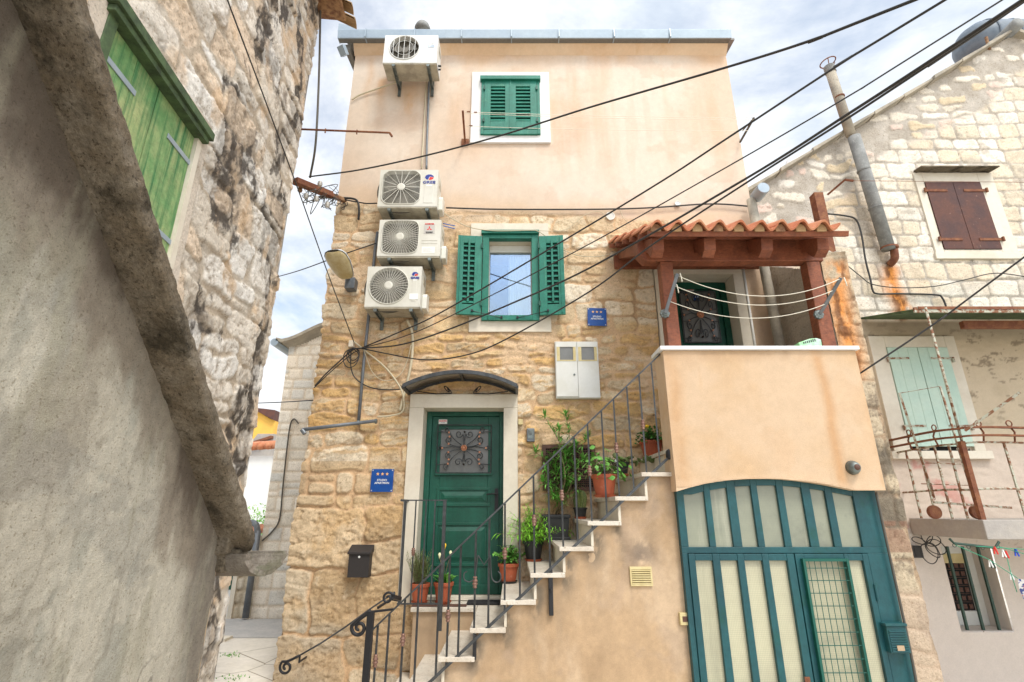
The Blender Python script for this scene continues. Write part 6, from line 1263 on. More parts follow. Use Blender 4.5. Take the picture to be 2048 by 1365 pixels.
# rooftop
for i, (xa, xb) in enumerate(((v0.x-.12, ridge_x),)):
    m = MB(); n_ = 9
    for j in range(n_):
        x0 = xa + (xb-xa)*j/n_; x1 = xa + (xb-xa)*(j+1)/n_ - .012; jz = random.uniform(-.012, .012); ov = random.uniform(.08, .13)
        MB().sweep([(x0, vz(x0)+jz), (x1, vz(x1)+jz+.01), (x1, vz(x1)+.045+jz), (x0, vz(x0)+.06+jz)], (0, YW-ov, 0), (1, 0, 0), (0, 0, 1), (0, .6, 0)).build('verge_slab', M['slab'], rh, bevel=.006)
m = MB(); m.add([(v0.x-.1, YW+.1, vz(v0.x)+.03), (ridge_x, YW+.1, vz(ridge_x)+.03), (ridge_x, YW+5, vz(ridge_x)+.03), (v0.x-.1, YW+5, vz(v0.x)+.03)], [(0,1,2,3)]).add([(ridge_x, YW+.1, vz(ridge_x)+.03), (ridge_x+2, YW+.1, vz(ridge_x)-.97), (ridge_x+2, YW+5, vz(ridge_x)-.97), (ridge_x, YW+5, vz(ridge_x)+.03)], [(0,1,2,3)]); m.build('roof', M['tile'], rh)
MB().sweep([(ridge_x-.05, vz(ridge_x)+.02), (ridge_x+2, vz(ridge_x)-.96), (ridge_x+2, vz(ridge_x)-.9), (ridge_x-.05, vz(ridge_x)+.08)], (0, YW-.1, 0), (1, 0, 0), (0, 0, 1), (0, .5, 0)).build('verge_slab', M['slab'], rh)
MB().tube([(ridge_x-.02, YW-.18, vz(ridge_x)+.05), (ridge_x-.02, YW+5, vz(ridge_x)+.05)], .09, 14).build('ridge_tile', M['asbestos'], rh, smooth=True)
MB().box(XRH0, XRH0+.02, YW+.02, YW+5, GZ, v0.z-.05).build('side_wall', M['white'], rh)
MB().tube([P(1972, 75, 5.9), P(1979, 100, 5.9)], .02, 8).build('roof_peg', M['woodend'], rh)
# rusty shutters
x0, x1 = 5.45, 6.515; z1, z0 = P(1900, 347, 5.88).z, P(1950, 519, 5.88).z; sx0, sx1 = P(1850.5, 364, 5.85).x, P(1962, 364, 5.85).x; sz1, sz0 = P(1900, 363, 5.85).z, P(1950, 498, 5.85).z
m = MB(); m.box(x0, sx0, 5.87, 5.95, z0+.09, z1); m.box(sx1, x1, 5.87, 5.95, z0+.09, z1); m.box(sx0+.001, sx1-.001, 5.87, 5.95, sz1, z1); m.box(x0-.02, x1+.02, 5.86, 5.95, z0, z0+.0895); m.box(sx0+.001, sx1-.001, 5.87, 5.95, z0+.09, sz0); m.build('window_surround', M['limestone'], rh, bevel=.005)
MB().sweep([(0, 0), (.0, .025), (-.16, .0), (-.16, -.02)], (x0+.02, 5.9, z1+.02), (0, 1, 0), (0, 0, 1), (x1-x0-.02, 0, 0)).build('drip_slab', M['verge'], rh, bevel=.003)
wr_ = MB().box(sx0, sx1, 5.90, 5.93, sz0, sz1).build('window', M['dark'], rh); xm = (sx0+sx1)/2
for i, (a, b) in enumerate(((sx0+.004, xm-.003), (xm+.003, sx1-.004))):
    s = MB().box(a, b, 5.858, 5.872, sz0+.004, sz1-.004).build('shutter', M['rustshut'], wr_, bevel=.002)
    for z in (sz1-.14, sz0+.14):
        xh = a if i == 0 else b; sg = 1 if i == 0 else -1; MB().box(xh-sg*.05, xh+sg*.26, 5.850, 5.857, z-.018, z+.018).lathe((xh-sg*.04, 5.845, z-.03), [(.016, 0), (.016, .06)], 8).build('strap_hinge', M['rust'], s)
# mint shutters
mx0, mx1, mz0, mz1 = 4.505, 5.236, .83, 1.847
m = MB(); m.box(4.32, mx0, 5.86, 5.95, .62, 1.99); m.box(mx1, 5.36, 5.86, 5.95, .62, 1.99); m.box(mx0+.001, mx1-.001, 5.86, 5.95, mz1, 1.99); m.box(4.27, 5.41, 5.84, 5.95, .53, .62); m.build('window_surround', M['limestone'], rh, bevel=.005)
wm = MB().box(mx0, mx1, 5.90, 5.93, .62, mz1).build('window', M['dark'], rh); xm = (mx0+mx1)/2
for i, (a, b) in enumerate(((mx0+.004, xm-.003), (xm+.003, mx1-.004))):
    m = MB(); nb = 3
    for j in range(nb): m.box(a+(b-a)*j/nb+.001, a+(b-a)*(j+1)/nb-.001, 5.85, 5.872, .67, mz1-.004)
    s = m.build('shutter', M['mint'], wm, bevel=.0015)
    for z in (mz1-.14, .90):
        xh = a if i == 0 else b; sg = 1 if i == 0 else -1; MB().box(xh-sg*.03, xh+sg*.23, 5.844, 5.8495, z-.012, z+.012).lathe((xh-sg*.025, 5.84, z-.05), [(.014, 0), (.014, .06)], 8).build('strap_hinge', M['rustpaint'], s)
# lower barred window
a, b, c, dz_ = LW
m = MB(); m.add([(a, YW, c), (a, 6.25, c), (a, 6.25, dz_), (a, YW, dz_)], [(0,1,2,3)]).add([(b, YW, c), (b, 6.25, c), (b, 6.25, dz_), (b, YW, dz_)], [(3,2,1,0)]).add([(a, YW, dz_), (a, 6.25, dz_), (b, 6.25, dz_), (b, YW, dz_)], [(0,1,2,3)]).add([(a, YW, c), (b, YW, c), (b, 6.25, c), (a, 6.25, c)], [(0,1,2,3)]); m.build('window_reveal', M['white'], rh)
m = MB(); wx0, wx1, wz0, wz1 = a+.10, b-.10, c+.14, dz_-.09
m.box(a, wx0, 6.15, 6.2, c, dz_); m.box(wx1, b, 6.15, 6.2, c, dz_); m.box(wx0+.001, wx1-.001, 6.15, 6.2, c, wz0); m.box(wx0+.001, wx1-.001, 6.15, 6.2, wz1, dz_); lwn = m.build('window', M['whitebox'], rh, bevel=.004)
m = MB(); ns = 6
for i in range(ns):
    z = wz0 + (wz1-wz0)*.85*i/ns
    m.box(wx0, wx1, 6.1755, 6.1762, z, z+.005)
    for j in range(5): m.box(wx0+(wx1-wx0)*j/5+.008*(i % 2), wx0+(wx1-wx0)*(j+.62)/5+.008*(i % 2), 6.162, 6.175, z+.02, z+.02+(wz1-wz0)*.85/ns*.55)
MB().box(wx0, wx1, 6.176, 6.19, wz0, wz1).build('window_blind', M['dark'], lwn); m.build('patterned_panel', M['brown'], lwn)
MB().box(wx0, wx1, 6.160, 6.1755, wz1-.10, wz1).build('blind_box', M['yellowed'], lwn)
for i in range(3):
    x = a+.09+i*.165; MB().box(x-.011, x+.011, YW+.02, YW+.042, c, dz_).build('window_bar', M['rack'], lwn)
# balcony
bal_ = thing('balcony', (6, 5.4, -.2), 'rusty railed balcony on a pale concrete slab in front of the mint shutters', 'balcony')
BX0, BX1, BY = 4.32, 9.0, 4.96; bz1, bz0 = -.097, -.268
MB().box(BX0, BX1, BY, YW-.02, bz0, bz1).build('slab', M['concrete'], bal_, bevel=.008)
HZ = [.60, .66, .74]
def rail_path(dy, z, out): return spline([(BX0+.02-out, YW, z), (BX0+.02-out, BY+.35, z+.01), (BX0+.04-out, BY+.08-out, z), (BX0+.25, BY-out+.02, z+.01), (BX0+1.2, BY-out+.03, z), (BX1, BY-out+.03, z)], 8)
for z, out in zip(HZ, (.0, .05, .03)):
    m = MB(); p = rail_path(0, z, out)
    for a_, b_ in zip(p[:-1], p[1:]): m.bar(a_, b_, .045 if z > .6 else .025, .016)
    m.build('top_rail', M['rust'] if z > .65 else M['rustpaint'], bal_)
m = MB(); p = rail_path(0, .17, 0); m.tube(p, .010, 6); m.build('middle_rail', M['rustpaint'], bal_)
for y in (5.72, 5.52, 5.32, 5.14): MB().box(BX0+.012, BX0+.028, y-.008, y+.008, bz1, .60).build('baluster', M['rustpaint'], bal_)
for x in (4.75, 5.05, 5.35, 5.65): MB().box(x-.008, x+.008, BY+.02, BY+.036, bz1, .60).build('baluster', M['rustpaint'], bal_)
MB().box(BX0+.01, BX0+.055, BY+.02, BY+.06, bz1, .62).build('corner_post', M['rust'], bal_)
def hoop(c, r_, d1): 
    return [Vector(c) + Vector((d1[0]*r_*math.cos(t), d1[1]*r_*math.cos(t), r_*math.sin(t))) for t in [i*.45 for i in range(15)]]
for (x, y) in ((BX0+.01, 5.6), (BX0+.01, 5.25), (4.55, BY+.02), (4.85, BY+.02), (5.2, BY+.02)):
    d1 = (0, 1) if y > BY+.1 else (1, 0); MB().tube(hoop((x, y, .79), .028, d1), .006, 6).tube([(x, y, .76), (x-.03*(d1[1]), y-.03*d1[0], .70), (x, y, .6)], .009, 6).build('rail_ring', M['rust'], bal_, smooth=True)
q0, q1 = P(1930, 862, 4.9), P(2040, 785, 4.6); MB().bar(q0, q1, .022, .022).build('line_arm', M['rustpaint'], bal_)
MB().tube([(BX0+.05, BY+.05, 2.02), (BX0+.05, BY+.05, .62)], .012, 8).build('canopy_post', M['rustpaint'], bal_, smooth=True)
# sheet metal canopy above the balcony
cn = thing('balcony_canopy', (6, 5.5, 2.1), 'rusty green sheet metal canopy ledge above the balcony', 'canopy')
MB().sweep([(YW, 2.22), (5.08, 2.005), (5.08, 2.03), (YW, 2.245)], (BX0-.02, 0, 0), (0, 1, 0), (0, 0, 1), (5, 0, 0)).build('sheet', M['greentrim'], cn)
MB().box(BX0-.03, BX0+5, 5.06, 5.079, 1.985, 2.045).build('front_edge', M['rustpaint'], cn); MB().box(BX0+.01, BX0+5, 5.052, 5.0595, 2.02, 2.05).build('rusty_strip', M['rust'], cn)
MB().box(5.0, 7.6, 5.3, 5.36, 1.9, 1.98).build('support_beam', M['rust'], cn)
# trolley on the balcony
tr = thing('hand_trolley', (4.7, 5.5, bz1), 'rusty folding trolley frame with two small wheels standing on the balcony', 'trolley')
TYf = 5.35; A, B_ = P(1799, 787, TYf), P(1880, 773, TYf); C_, D_ = P(1868, 1005, TYf), P(1960, 1008, TYf)
MB().tube([P(1868, 995, TYf), A, B_, P(1948, 1000, TYf)], .011, 8).build('handle_frame', M['rustpaint'], tr, smooth=True)
MB().bar(C_, P(2022, 1016, TYf-.1), .03, .02).build('axle_bar', M['rustpaint'], tr)
for py in (926, 968): MB().tube([P(1843, py, TYf), P(1938, py+3, TYf)], .005, 6).build('cross_bar', M['rustpaint'], tr)
for px in (1867, 1951):
    c = P(px, 1018, TYf); c.z = bz1+.065; MB().lathe(c-Vector((0, .02, 0)), [(.03, .0), (.062, .0), (.065, -.01), (.065, -.03), (.062, -.04), (.03, -.04)], 20, 'y').build('wheel', M['rust'], tr, smooth=False)
m = MB(); a0 = P(1862, 970, TYf-.02)
for i in range(7): m.tube([a0+Vector((.008*math.cos(t), 0, -.022*i+.016*math.sin(t))) for t in [k*.9 for k in range(8)]], .003, 4)
m.build('chain', M['rust'], tr)
# rack with pegs under the balcony
rk = thing('drying_rack', P(1950, 1090, 4.9), 'dark green hanging rack with green cords and coloured pegs under the balcony', 'clothes line')
ya = 4.9; p = [P(1899, 1078, ya), P(1908, 1087, ya), P(1990, 1096, ya), P(1998, 1084, ya)]; MB().tube(p, .011, 8).build('rack_frame', M['rack'], rk)
for px, py in ((1909, 1090), (1937, 1093), (1965, 1095), (1996, 1093)): MB().tube(hoop(P(px, py+1, ya), .016, (1, 0)), .003, 5).build('ring', M['rack'], rk)
for i, pts in enumerate(([(1910, 1090), (1975, 1118), (2040, 1160)], [(1937, 1092), (2048, 1099)], [(1996, 1093), (2048, 1108)], [(2010, 1100), (2020, 1140), (2034, 1185)])):
    MB().tube([P(x, y, ya-.05*j) for j, (x, y) in enumerate(pts)], .003, 5).build('line_cord', M['greencord'], rk)
for px, py, c_, a_ in ((1989, 1094, 'pegred', .2), (2011, 1102, 'pegred', -.3), (2005, 1100, 'pegwhite', .4), (2031, 1098, 'pegblue', .1), (1979, 1120, 'pegwhite', -.4), (1984, 1122, 'rack', -.2), (2021, 1145, 'pegwhite', .1)):
    q = P(px, py, ya-.03); o = MB().bar(q, q+Vector((.014, 0, -.062)), .008, .01).bar(q+Vector((0, .006, 0)), q+Vector((-.012, .006, -.06)), .008, .01).build('clothes_peg', M[c_], None)
    names = {'pegred': 'red', 'pegblue': 'blue', 'pegwhite': 'white', 'rack': 'dark'}; where = {1989: 'red peg at the left end of the upper green cord', 2011: 'red peg in the middle of the upper green cord beside the white one', 2005: 'white peg between two red pegs on the green cord', 2031: 'blue peg on the green cord under the balcony', 1979: 'white peg on the lower sagging green cord beside a dark one', 1984: 'dark peg on the lower sagging green cord beside a white one', 2021: 'white peg on the green cord that hangs down at the right'}
    tag(o, where[px], 'peg', 'clothes pegs on the green cords')
cl = thing('hanging_cloth', P(2040, 1170, 4.75), 'corner of a patterned cloth hanging on the green cord at the right edge', 'cloth')
m = MB(); vs = []
for i in range(7):
    for j in range(9): q = P(2036+ (i*5), 1158+3*i*0.2, 4.76); vs.append((q.x, q.y+.015*math.sin(i*1.7+j*.5), q.z-.026*j+.01*i*0))
m.add(vs, [(i*9+j, i*9+j+1, (i+1)*9+j+1, (i+1)*9+j) for i in range(6) for j in range(8)]); m.build('cloth', mat('patterned_cloth', (.55, .53, .5), .9, c2=(.05, .07, .2), c3=(.5, .2, .1), scale=28, s3=22, t2=(.5, .52), t3=(.58, .6)), cl, smooth=True)
# junction box and cable coil
q = P(1835, 1104, 5.85); jb = thing('junction_box', q, 'small black junction box on the white wall left of the barred window', 'junction box'); MB().box(q.x-.05, q.x+.05, 5.84, 5.9, q.z-.06, q.z+.06).build('box', M['logodark'], jb, bevel=.004)
MB().box(q.x-.04, q.x+.04, 5.83, 5.8395, q.z-.05, q.z+.05).build('cover', M['cable'], jb, bevel=.003)
m = MB(); c = P(1853, 1087, 5.78)
for L_, an, w_ in ((.17, -.9, .05), (.2, -.35, .07), (.16, .3, .05), (.14, 1.3, .06), (.2, -1.5, .09), (.15, 2.8, .03)):
    pts = []
    for i in range(21):
        t = i/20*math.pi*2; r_ = L_*(1-math.cos(t))/2; pts.append(c + Vector((r_*math.cos(an)-w_*math.sin(t)*math.sin(an), -.01*math.sin(t*2), r_*math.sin(an)+w_*math.sin(t)*math.cos(an))))
    m.tube(pts, .005, 6)
o = m.build('cable_coil', M['cable'], None, smooth=True); tag(o, 'looped bundle of black cable tied under the balcony slab', 'cable coil')
# the tall flue
top, bot = P(1658, 135, 5.68), P(1777, 500, 5.76); mid = P(1706, 272, 5.70)
fl = thing('flue_pipe', bot, 'long grey flue pipe leaning up the gable wall and above the roof edge', 'flue pipe')
MB().tube([mid+Vector((-.01, .02, .02)), top], .062, 18).build('upper_pipe', M['slab'], fl, smooth=True); MB().tube([bot, mid+Vector((.01, 0, -.02))], .076, 18).build('lower_pipe', M['asbestos'], fl, smooth=True)
for t_, k_ in ((.35, 1), (.68, 1), (.02, 1)): c = bot.lerp(mid, t_); a_ = (mid-bot).normalized(); MB().tube([c-a_*.01, c+a_*.01], .082, 18).build('pipe_collar', M['rust'] if t_ < .1 else M['asbestos'], fl)
c = mid.lerp(top, .55); a_ = (top-mid).normalized(); MB().tube([c-a_*.008, c+a_*.008], .066, 18).build('pipe_collar', M['rust'], fl)
MB().tube([top-a_*.10, top+a_*.01], .070, 18).build('pipe_mouth', M['asbestos'], fl)
m = MB(); c = top+Vector((0, 0, .09)); m.tube([c+Vector((.10*math.cos(t), .10*math.sin(t), .02*math.cos(t))) for t in [i*.3142 for i in range(21)]], .008, 6)
for k_ in range(3): t = k_*2.09; m.tube([c+Vector((.10*math.cos(t), .10*math.sin(t), 0)), top+Vector((.055*math.cos(t), .055*math.sin(t), 0))], .006, 5)
m.build('wire_cowl', M['rust'], fl)
MB().tube(spline([P(1788, 500, 5.78), P(1789, 518, 5.80), P(1779, 530, 5.87)], 5), [.045]*11, 12).lathe(P(1787, 497, 5.78), [(.05, -.01), (.06, .0), (.06, .03)], 12).build('elbow', M['rust'], fl, smooth=True)
# water tank and dish
c = P(1986, 92, 7.4); tk = thing('water_tank', c, 'dark grey rounded water tank on the roof at the upper right', 'water tank')
MB().lathe((c.x-.62, c.y, c.z), [(0, 0), (.16, .03), (.30, .10), (.40, .24), (.43, .4), (.43, 1.4), (.36, 1.7), (0, 1.85)], 28, 'x').build('tank_shell', M['tank'], tk, smooth=True)
for x in (.35, .75, 1.15): MB().lathe((c.x-.62+x, c.y, c.z), [(.436, 0), (.445, .015), (.436, .03)], 28, 'x').build('tank_rib', M['tank'], tk)
c = P(1612, 335, 8.0); o = thing('satellite_dish', c, 'pale satellite dish peeking over the roof edge beside the flue', 'satellite dish')
MB().lathe(c, [(.0, 0), (.2, -.02), (.34, -.06), (.35, -.07), (.2, -.035), (0, -.015)], 26, 'y').build('dish', M['dish'], o, smooth=True); MB().tube([c+Vector((0, .04, 0)), c+Vector((0, .12, -.5))], .025, 8).build('mast', M['galv'], o)
# black conduit on the gable wall
tube_thing('wall_cable', [P(x, y, 5.84) for x, y in ((1655, 428), (1690, 432), (1712, 440), (1723, 470), (1731, 520), (1741, 560), (1745, 580), (1755, 588), (1800, 588), (1870, 590), (1885, 597), (1895, 622))], .011, 'cable', 'thick black cable bending across the gable wall beneath the flue', 'cable', 8)
tube_thing('wall_cable', [P(x, y, 5.82) for x, y in ((1693, 530), (1720, 552), (1745, 569), (1800, 576), (1870, 573), (1930, 560), (1990, 547), (2060, 555))], .006, 'cable', 'thin dark cable sagging across the gable wall above the ledge', 'cable', 6)
tube_thing('overhead_cable', [P(1716, 750, 4.6), P(1880, 640, 4.2), P(2060, 506, 3.7), P(2060, 506, 3.7)+(P(2060, 506, 3.7)-P(1880, 640, 4.2)).normalized()*6], .008, 'cable', 'black cable rising diagonally in front of the mint shutters', 'cable', 8)
tube_thing('wall_cable', [P(x, y, 4.5) for x, y in ((1752, 985), (1768, 1060), (1790, 1160), (1812, 1260), (1830, 1350), (1836, 1390))], .010, 'cablegrey', 'dark pipe running down the pier beside the teal garage frame', 'cable', 8)
m = MB(); a, b = P(1655, 390, 5.6), P(1690, 360, 5.4); m.tube([a, b], .014, 6); m.tube([b, P(1706, 362, 5.4)], .016, 6); m.tube([P(1706, 362, 5.4), P(2060, 365, 5.4)], .003, 4); o = m.build('line_bracket', M['rust'], None); tag(o, 'rusty wall bracket with a thin line stretched past the flue', 'bracket')
# ================================================================ left: tall stone house with green board shutters
th = thing('grey_stone_house', (-2.5, 3, GZ), 'tall rough stone house with black weather stains and green board shutters on the left', 'house')
O2 = Vector((-1.954-.097*.3, .3, 0)); U2 = Vector((-.0966, .9953, 0)); N2 = Vector((.9953, .0966, 0)); LEN = 4.52
u, v = grid(0, LEN, GZ-.05, 6.6, .0135)
rr_ = np.random.RandomState(8); rows = [-1.9]
while rows[-1] < 7: rows.append(rows[-1] + rr_.uniform(.2, .42))
uc = u + .22*fbm(u*.7, v*.7, 101, 3); vc__ = v + .16*fbm(u*.8+3, v*.8, 103, 3)
sid, d, rv = masonry(uc, vc__, 105, rows, .28, .62, wu=.10, wf=2.2, rnd=.09, split=.4)
n5 = rough(u, v, 107)*.6; dn = d + .05*fbm(u*6, v*6, 109, 6, .65); f = sstep(dn, .008, .030)
H = f*(.006+.014*rv(1)+.03*tilt(rv)) + n5*(.008+.010*f) + .02*fbm(u*1.5, v*1.5, 111, 3)
mo = lerp(np.array([.44,.36,.27])*np.ones(u.shape+(3,)), (.52,.46,.38), sstep(fbm(u*2, v*2, 113, 4), -.1, .35))
sc = pal(rv(2), [(.62,.56,.48),(.70,.65,.58),(.58,.51,.42),(.68,.61,.52),(.64,.51,.38),(.72,.68,.62)])
sc = lerp(sc, (.30,.23,.16), .65*sstep(-n5, .2, .6)); sc = lerp(sc, (.78,.74,.67), .5*sstep(n5, .08, .35)); sc = lerp(sc, (.60,.40,.22), .5*sstep(fbm(u*3, v*3, 117, 4), .3, .6))
C = mo*(1-f[..., None]) + sc*f[..., None]
far = sstep(u, 2.0, 3.2)
wob = fbm(v*.8, u*0, 123, 3)
band = np.exp(-((u-3.15-.35*wob-.12*(v-2))/.42)**2) + .8*np.exp(-((u-4.25-.2*wob)/.22)**2)
blk = sstep(fbm(u*2.6+1.2*fbm(v*.9, u, 119, 3), v*1.1, 121, 7, .68) + .36*band + .05*far - .20, .02, .12)
blk = blk*(.35+.65*sstep(fbm(u*13, v*9, 125, 4, .7), -.35, .10))
C = lerp(C, (.56,.38,.22), .6*sstep(fbm(u*3.1, v*1.7, 127, 5), .22, .40)); C = grain(C, u, v, 129, .16)
C = lerp(C, (.062,.050,.040), .95*blk*(1-.5*f*sstep(rv(5), .5, .65)))
C = np.clip(C, .02, .85)
# the green board shutter and its plaster surround
def toW2(x, y):                                          # photo point on the wall plane
    uu = (x-1024)/F; vv = (682.5-y)/F; dd = CS - vv*SN; k = uu/dd       # X = k Y ; X = -1.954 - .097 Y
    Y = -1.954/(k+.097); X = k*Y; return Vector((X, Y, Y*(SN+vv*CS)/dd))
def su(p): return (p-O2).dot(U2)
tr_ = toW2(396, 266); br_ = toW2(341, 516); tl_ = toW2(226, 30); S0, S1, SZ0, SZ1 = su(tl_)-.02, su(tr_), min(br_.z, toW2(334, 500).z)-.02, tr_.z+.02
m_ = (u > S0-.16) & (u < S1+.13) & (v > SZ0-.12) & (v < SZ1+.14); H = np.where(m_, .012+.004*fbm(u*4, v*4, 3, 3), H); C = np.where(m_[..., None], lerp(np.array([.58,.50,.41])*np.ones(C.shape), (.44,.37,.29), sstep(fbm(u*4, v*4, 5, 4), 0, .4)), C)
keep = holes(u, v, [(S0, S1, SZ0, SZ1)])
push = -(1-f)*.012*np.exp((u-LEN)/.05) + .02*np.exp((u-LEN)/.06)*fbm(v*4, u*0, 6, 3)
relief('wall', th, O2, U2, (0, 0, 1), N2, u, v, H, C, [M['vc']], keep, push=push)
def L2(s, z, n): return O2 + U2*s + N2*n + Vector((0, 0, z))
def lbox(m, s0, s1, n0, n1, z0, z1, mi=0):
    vs = [L2(s, z, n) for z in (z0, z1) for s, n in ((s0, n0), (s1, n0), (s1, n1), (s0, n1))]; m.add(vs, [(0,3,2,1),(4,5,6,7),(0,1,5,4),(1,2,6,5),(2,3,7,6),(3,0,4,7)], mi); return m
gw = lbox(MB(), S0-.03, S1+.03, -.07, -.055, SZ0-.03, SZ1+.02).build('window', M['greentrim'], th)
m = MB(); lbox(m, S1-.004, S1+.05, -.1, .014, SZ0-.05, SZ1); lbox(m, S0-.05, S1-.0045, -.1, .012, SZ0-.05, SZ0+.005); m.build('window_reveal', M['limestone'], th)
m = MB(); lbox(m, S0-.02, S0+.05, -.05, .02, SZ0, SZ1-.03); lbox(m, S0-.06, S1+.08, -.05, .075, SZ1-.028, SZ1+.035); lbox(m, S0-.04, S1+.06, -.05, .055, SZ1-.07, SZ1-.029); m.build('shutter_hood', M['greentrim'], gw, bevel=.004)
nb = 5; S_ = S0+.055
for leaf_ in (0, 1):
    m = MB(); a = S_ + leaf_*(S1-S_)/2 + .003; b = S_ + (leaf_+1)*(S1-S_)/2 - .003; w_ = (b-a)/2.0
    for j in range(2): lbox(m, a+w_*j+.0015, a+w_*(j+1)-.0015, -.04, -.012, SZ0+.01, SZ1-.072)
    s = m.build('shutter', M['greenwood'], gw, bevel=.003)
    for z in (SZ1-.28, SZ0+.12):
        m = MB(); 
        if leaf_ == 0: lbox(m, a-.03, a+.27, -.011, -.005, z-.018, z+.018)
        else: lbox(m, b-.28, b+.03, -.011, -.005, z-.018, z+.018)
        m.build('strap_hinge', M['gutter'], s, bevel=.002); k_ = a-.03 if leaf_ == 0 else b+.03
        c = L2(k_, z-.04, .0); MB().lathe(c, [(.013, 0), (.013, .08)], 10).build('hinge_pin', M['rustpaint'], s)
lbox(MB(), 0, LEN, -.5, -.35, GZ, 6.5).build('wall_core', M['dark'], th)
m = MB(); e0, e1 = L2(LEN, 0, .0), L2(LEN, 0, -3.5); m.add([(e0.x, e0.y, GZ), (e1.x, e1.y, GZ), (e1.x, e1.y, 6.6), (e0.x, e0.y, 6.6)], [(0,1,2,3)]); m.build('end_wall', M['concrete'], th)
m = MB(); nn = 24
for i in range(8):
    s = LEN + .12 - .2*i; p = L2(s, 6.27 - 0, .40); m2 = MB(); vs = []
    for sn, rr in ((.42, .085), (-.2, .09)):
        for k_ in range(9): t = k_*math.pi/8; c = L2(s + rr*math.cos(t), 5.93+(.42-sn)*.5 + .055*math.sin(t) , sn); vs.append(c)
        for k_ in range(9): t = k_*math.pi/8; c = L2(s + (rr-.014)*math.cos(t), 5.918+(.42-sn)*.5 + .05*math.sin(t), sn); vs.append(c)
    fs = []
    for k_ in range(8): fs += [(k_, k_+1, 18+k_+1, 18+k_), (9+k_, 27+k_, 28+k_, 10+k_), (k_, 9+k_, 10+k_, k_+1)]
    m2.add(vs, fs).build('eave_tile', M['mortar'], th)
m = MB(); m.add([L2(-.2, 5.915, .32), L2(LEN+.06, 5.915, .32), L2(LEN+.06, 6.19, -.3), L2(-.2, 6.19, -.3), L2(-.2, 5.89, .30), L2(LEN+.06, 5.89, .30), L2(LEN+.06, 5.89, -.3), L2(-.2, 5.89, -.3)], [(0,1,2,3),(4,7,6,5),(0,4,5,1),(1,5,6,2),(2,6,7,3)]); m.build('eave_boarding', M['woodend'], th)
m = MB(); m.add([L2(-.2, 6.51, -.3), L2(LEN+.06, 6.51, -.3), L2(LEN+.06, 7.8, -3.4), L2(-.2, 7.8, -3.4)], [(0,1,2,3)]); m.build('roof', M['tile'], th)
# annex in front of it with the mossy verge and stone trough
ax_ = thing('stucco_annex', (-1.2, 1.4, GZ), 'low stained stucco annex with a dark mossy roof verge filling the left foreground', 'annex')
O1 = Vector((-1.067, 0, 0)); U1 = Vector((-.0966, .9953, 0)); N1 = Vector((.9953, .0966, 0)); L1_ = 2.454/.9953
def L1(s, z, n): return O1 + U1*s + N1*n + Vector((0, 0, z))
u, v = grid(.1, L1_, GZ-.05, 2.0, .008)
vl = -.155 + .8*(2.454 - u*.9953); dv_ = vl - v
C = np.array([.53,.485,.39])*np.ones(u.shape+(3,))
C = lerp(C, (.63,.58,.475), sstep(fbm(u*1.5, v*1.0, 201, 6), -.12, .2)); C = lerp(C, (.38,.335,.26), .85*sstep(fbm(u*2.3, v*1.1, 203, 7, .6), .04, .17)); C = lerp(C, (.36,.35,.29), .6*sstep(fbm(u*6, v*1.1, 204, 5), .12, .32))
C = lerp(C, (.56,.51,.41), .65*sstep(fbm(u*3, v*2, 205, 6, .6), .17, .21)); C = lerp(C, (.30,.28,.24), .35*sstep(fbm(u*.9, v*2.6, 206, 6, .6), .08, .12))
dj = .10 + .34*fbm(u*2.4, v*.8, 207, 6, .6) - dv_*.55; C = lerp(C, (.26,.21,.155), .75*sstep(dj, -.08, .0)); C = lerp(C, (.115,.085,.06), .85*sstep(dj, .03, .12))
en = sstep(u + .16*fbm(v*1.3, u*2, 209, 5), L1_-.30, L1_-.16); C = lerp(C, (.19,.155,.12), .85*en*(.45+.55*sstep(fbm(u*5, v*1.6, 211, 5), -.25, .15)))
C = lerp(C, (.36,.33,.24), .5*sstep(fbm(u*10, v*2.4, 213, 6, .6), .12, .4)); C = lerp(C, (.74,.70,.62), .5*sstep(fbm(u*26, v*20, 215, 3), .38, .5)*sstep(-.9-v, 0, .4))
tl__ = np.abs(fbm(u*1.3, v*1.0, 217, 5) - .08); C = lerp(C, (.27,.235,.18), .4*sstep(.022 - tl__, 0, .02)*sstep(1.6-dv_, 0, .5))
C = cracks(C, u, v, 223, 1.0, .005, None, (.12,.10,.08), .75); C = grain(C, u, v, 225, .10); C = C*(1 + .13*fbm(u*60, v*60, 227, 2, .8))[..., None]
H = .004*fbm(u*1.2, v*1.2, 219, 3) + .0035*fbm(u*26, v*26, 221, 4, .7) + .0015*sstep(fbm(u*3, v*2, 205, 6, .6), .17, .20)
H = .004*fbm(u*1.2, v*1.2, 219, 3) + .0035*fbm(u*26, v*26, 221, 4, .7) + .0015*sstep(fbm(u*3, v*2, 205, 6, .6), .17, .20)
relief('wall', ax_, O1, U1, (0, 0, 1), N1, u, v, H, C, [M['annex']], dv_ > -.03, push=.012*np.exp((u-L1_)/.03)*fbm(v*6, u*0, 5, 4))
m = MB(); e0, e1 = L1(L1_, 0, 0), L1(L1_, 0, -1.0); m.add([(e0.x, e0.y, GZ), (e1.x, e1.y, GZ), (e1.x, e1.y, .4), (e0.x, e0.y, -.16)], [(0,1,2,3)]); m.build('end_wall', M['stairwall'], ax_)
def vsl(Y): return -.155 + .8*(2.454-Y)
def Xw(Y): return -1.067-.097*Y
def vbar(ya, yb_, o0, o1, t0, t1): 
    m = MB(); m.add([(Xw(y)+o, y, vsl(y)+t) for y in (ya, yb_) for o, t in ((o0, t0), (o1, t0), (o1, t1), (o0, t1))], [(3,2,1,0),(4,5,6,7),(0,1,5,4),(1,2,6,5),(2,3,7,6),(3,0,4,7)]); return m
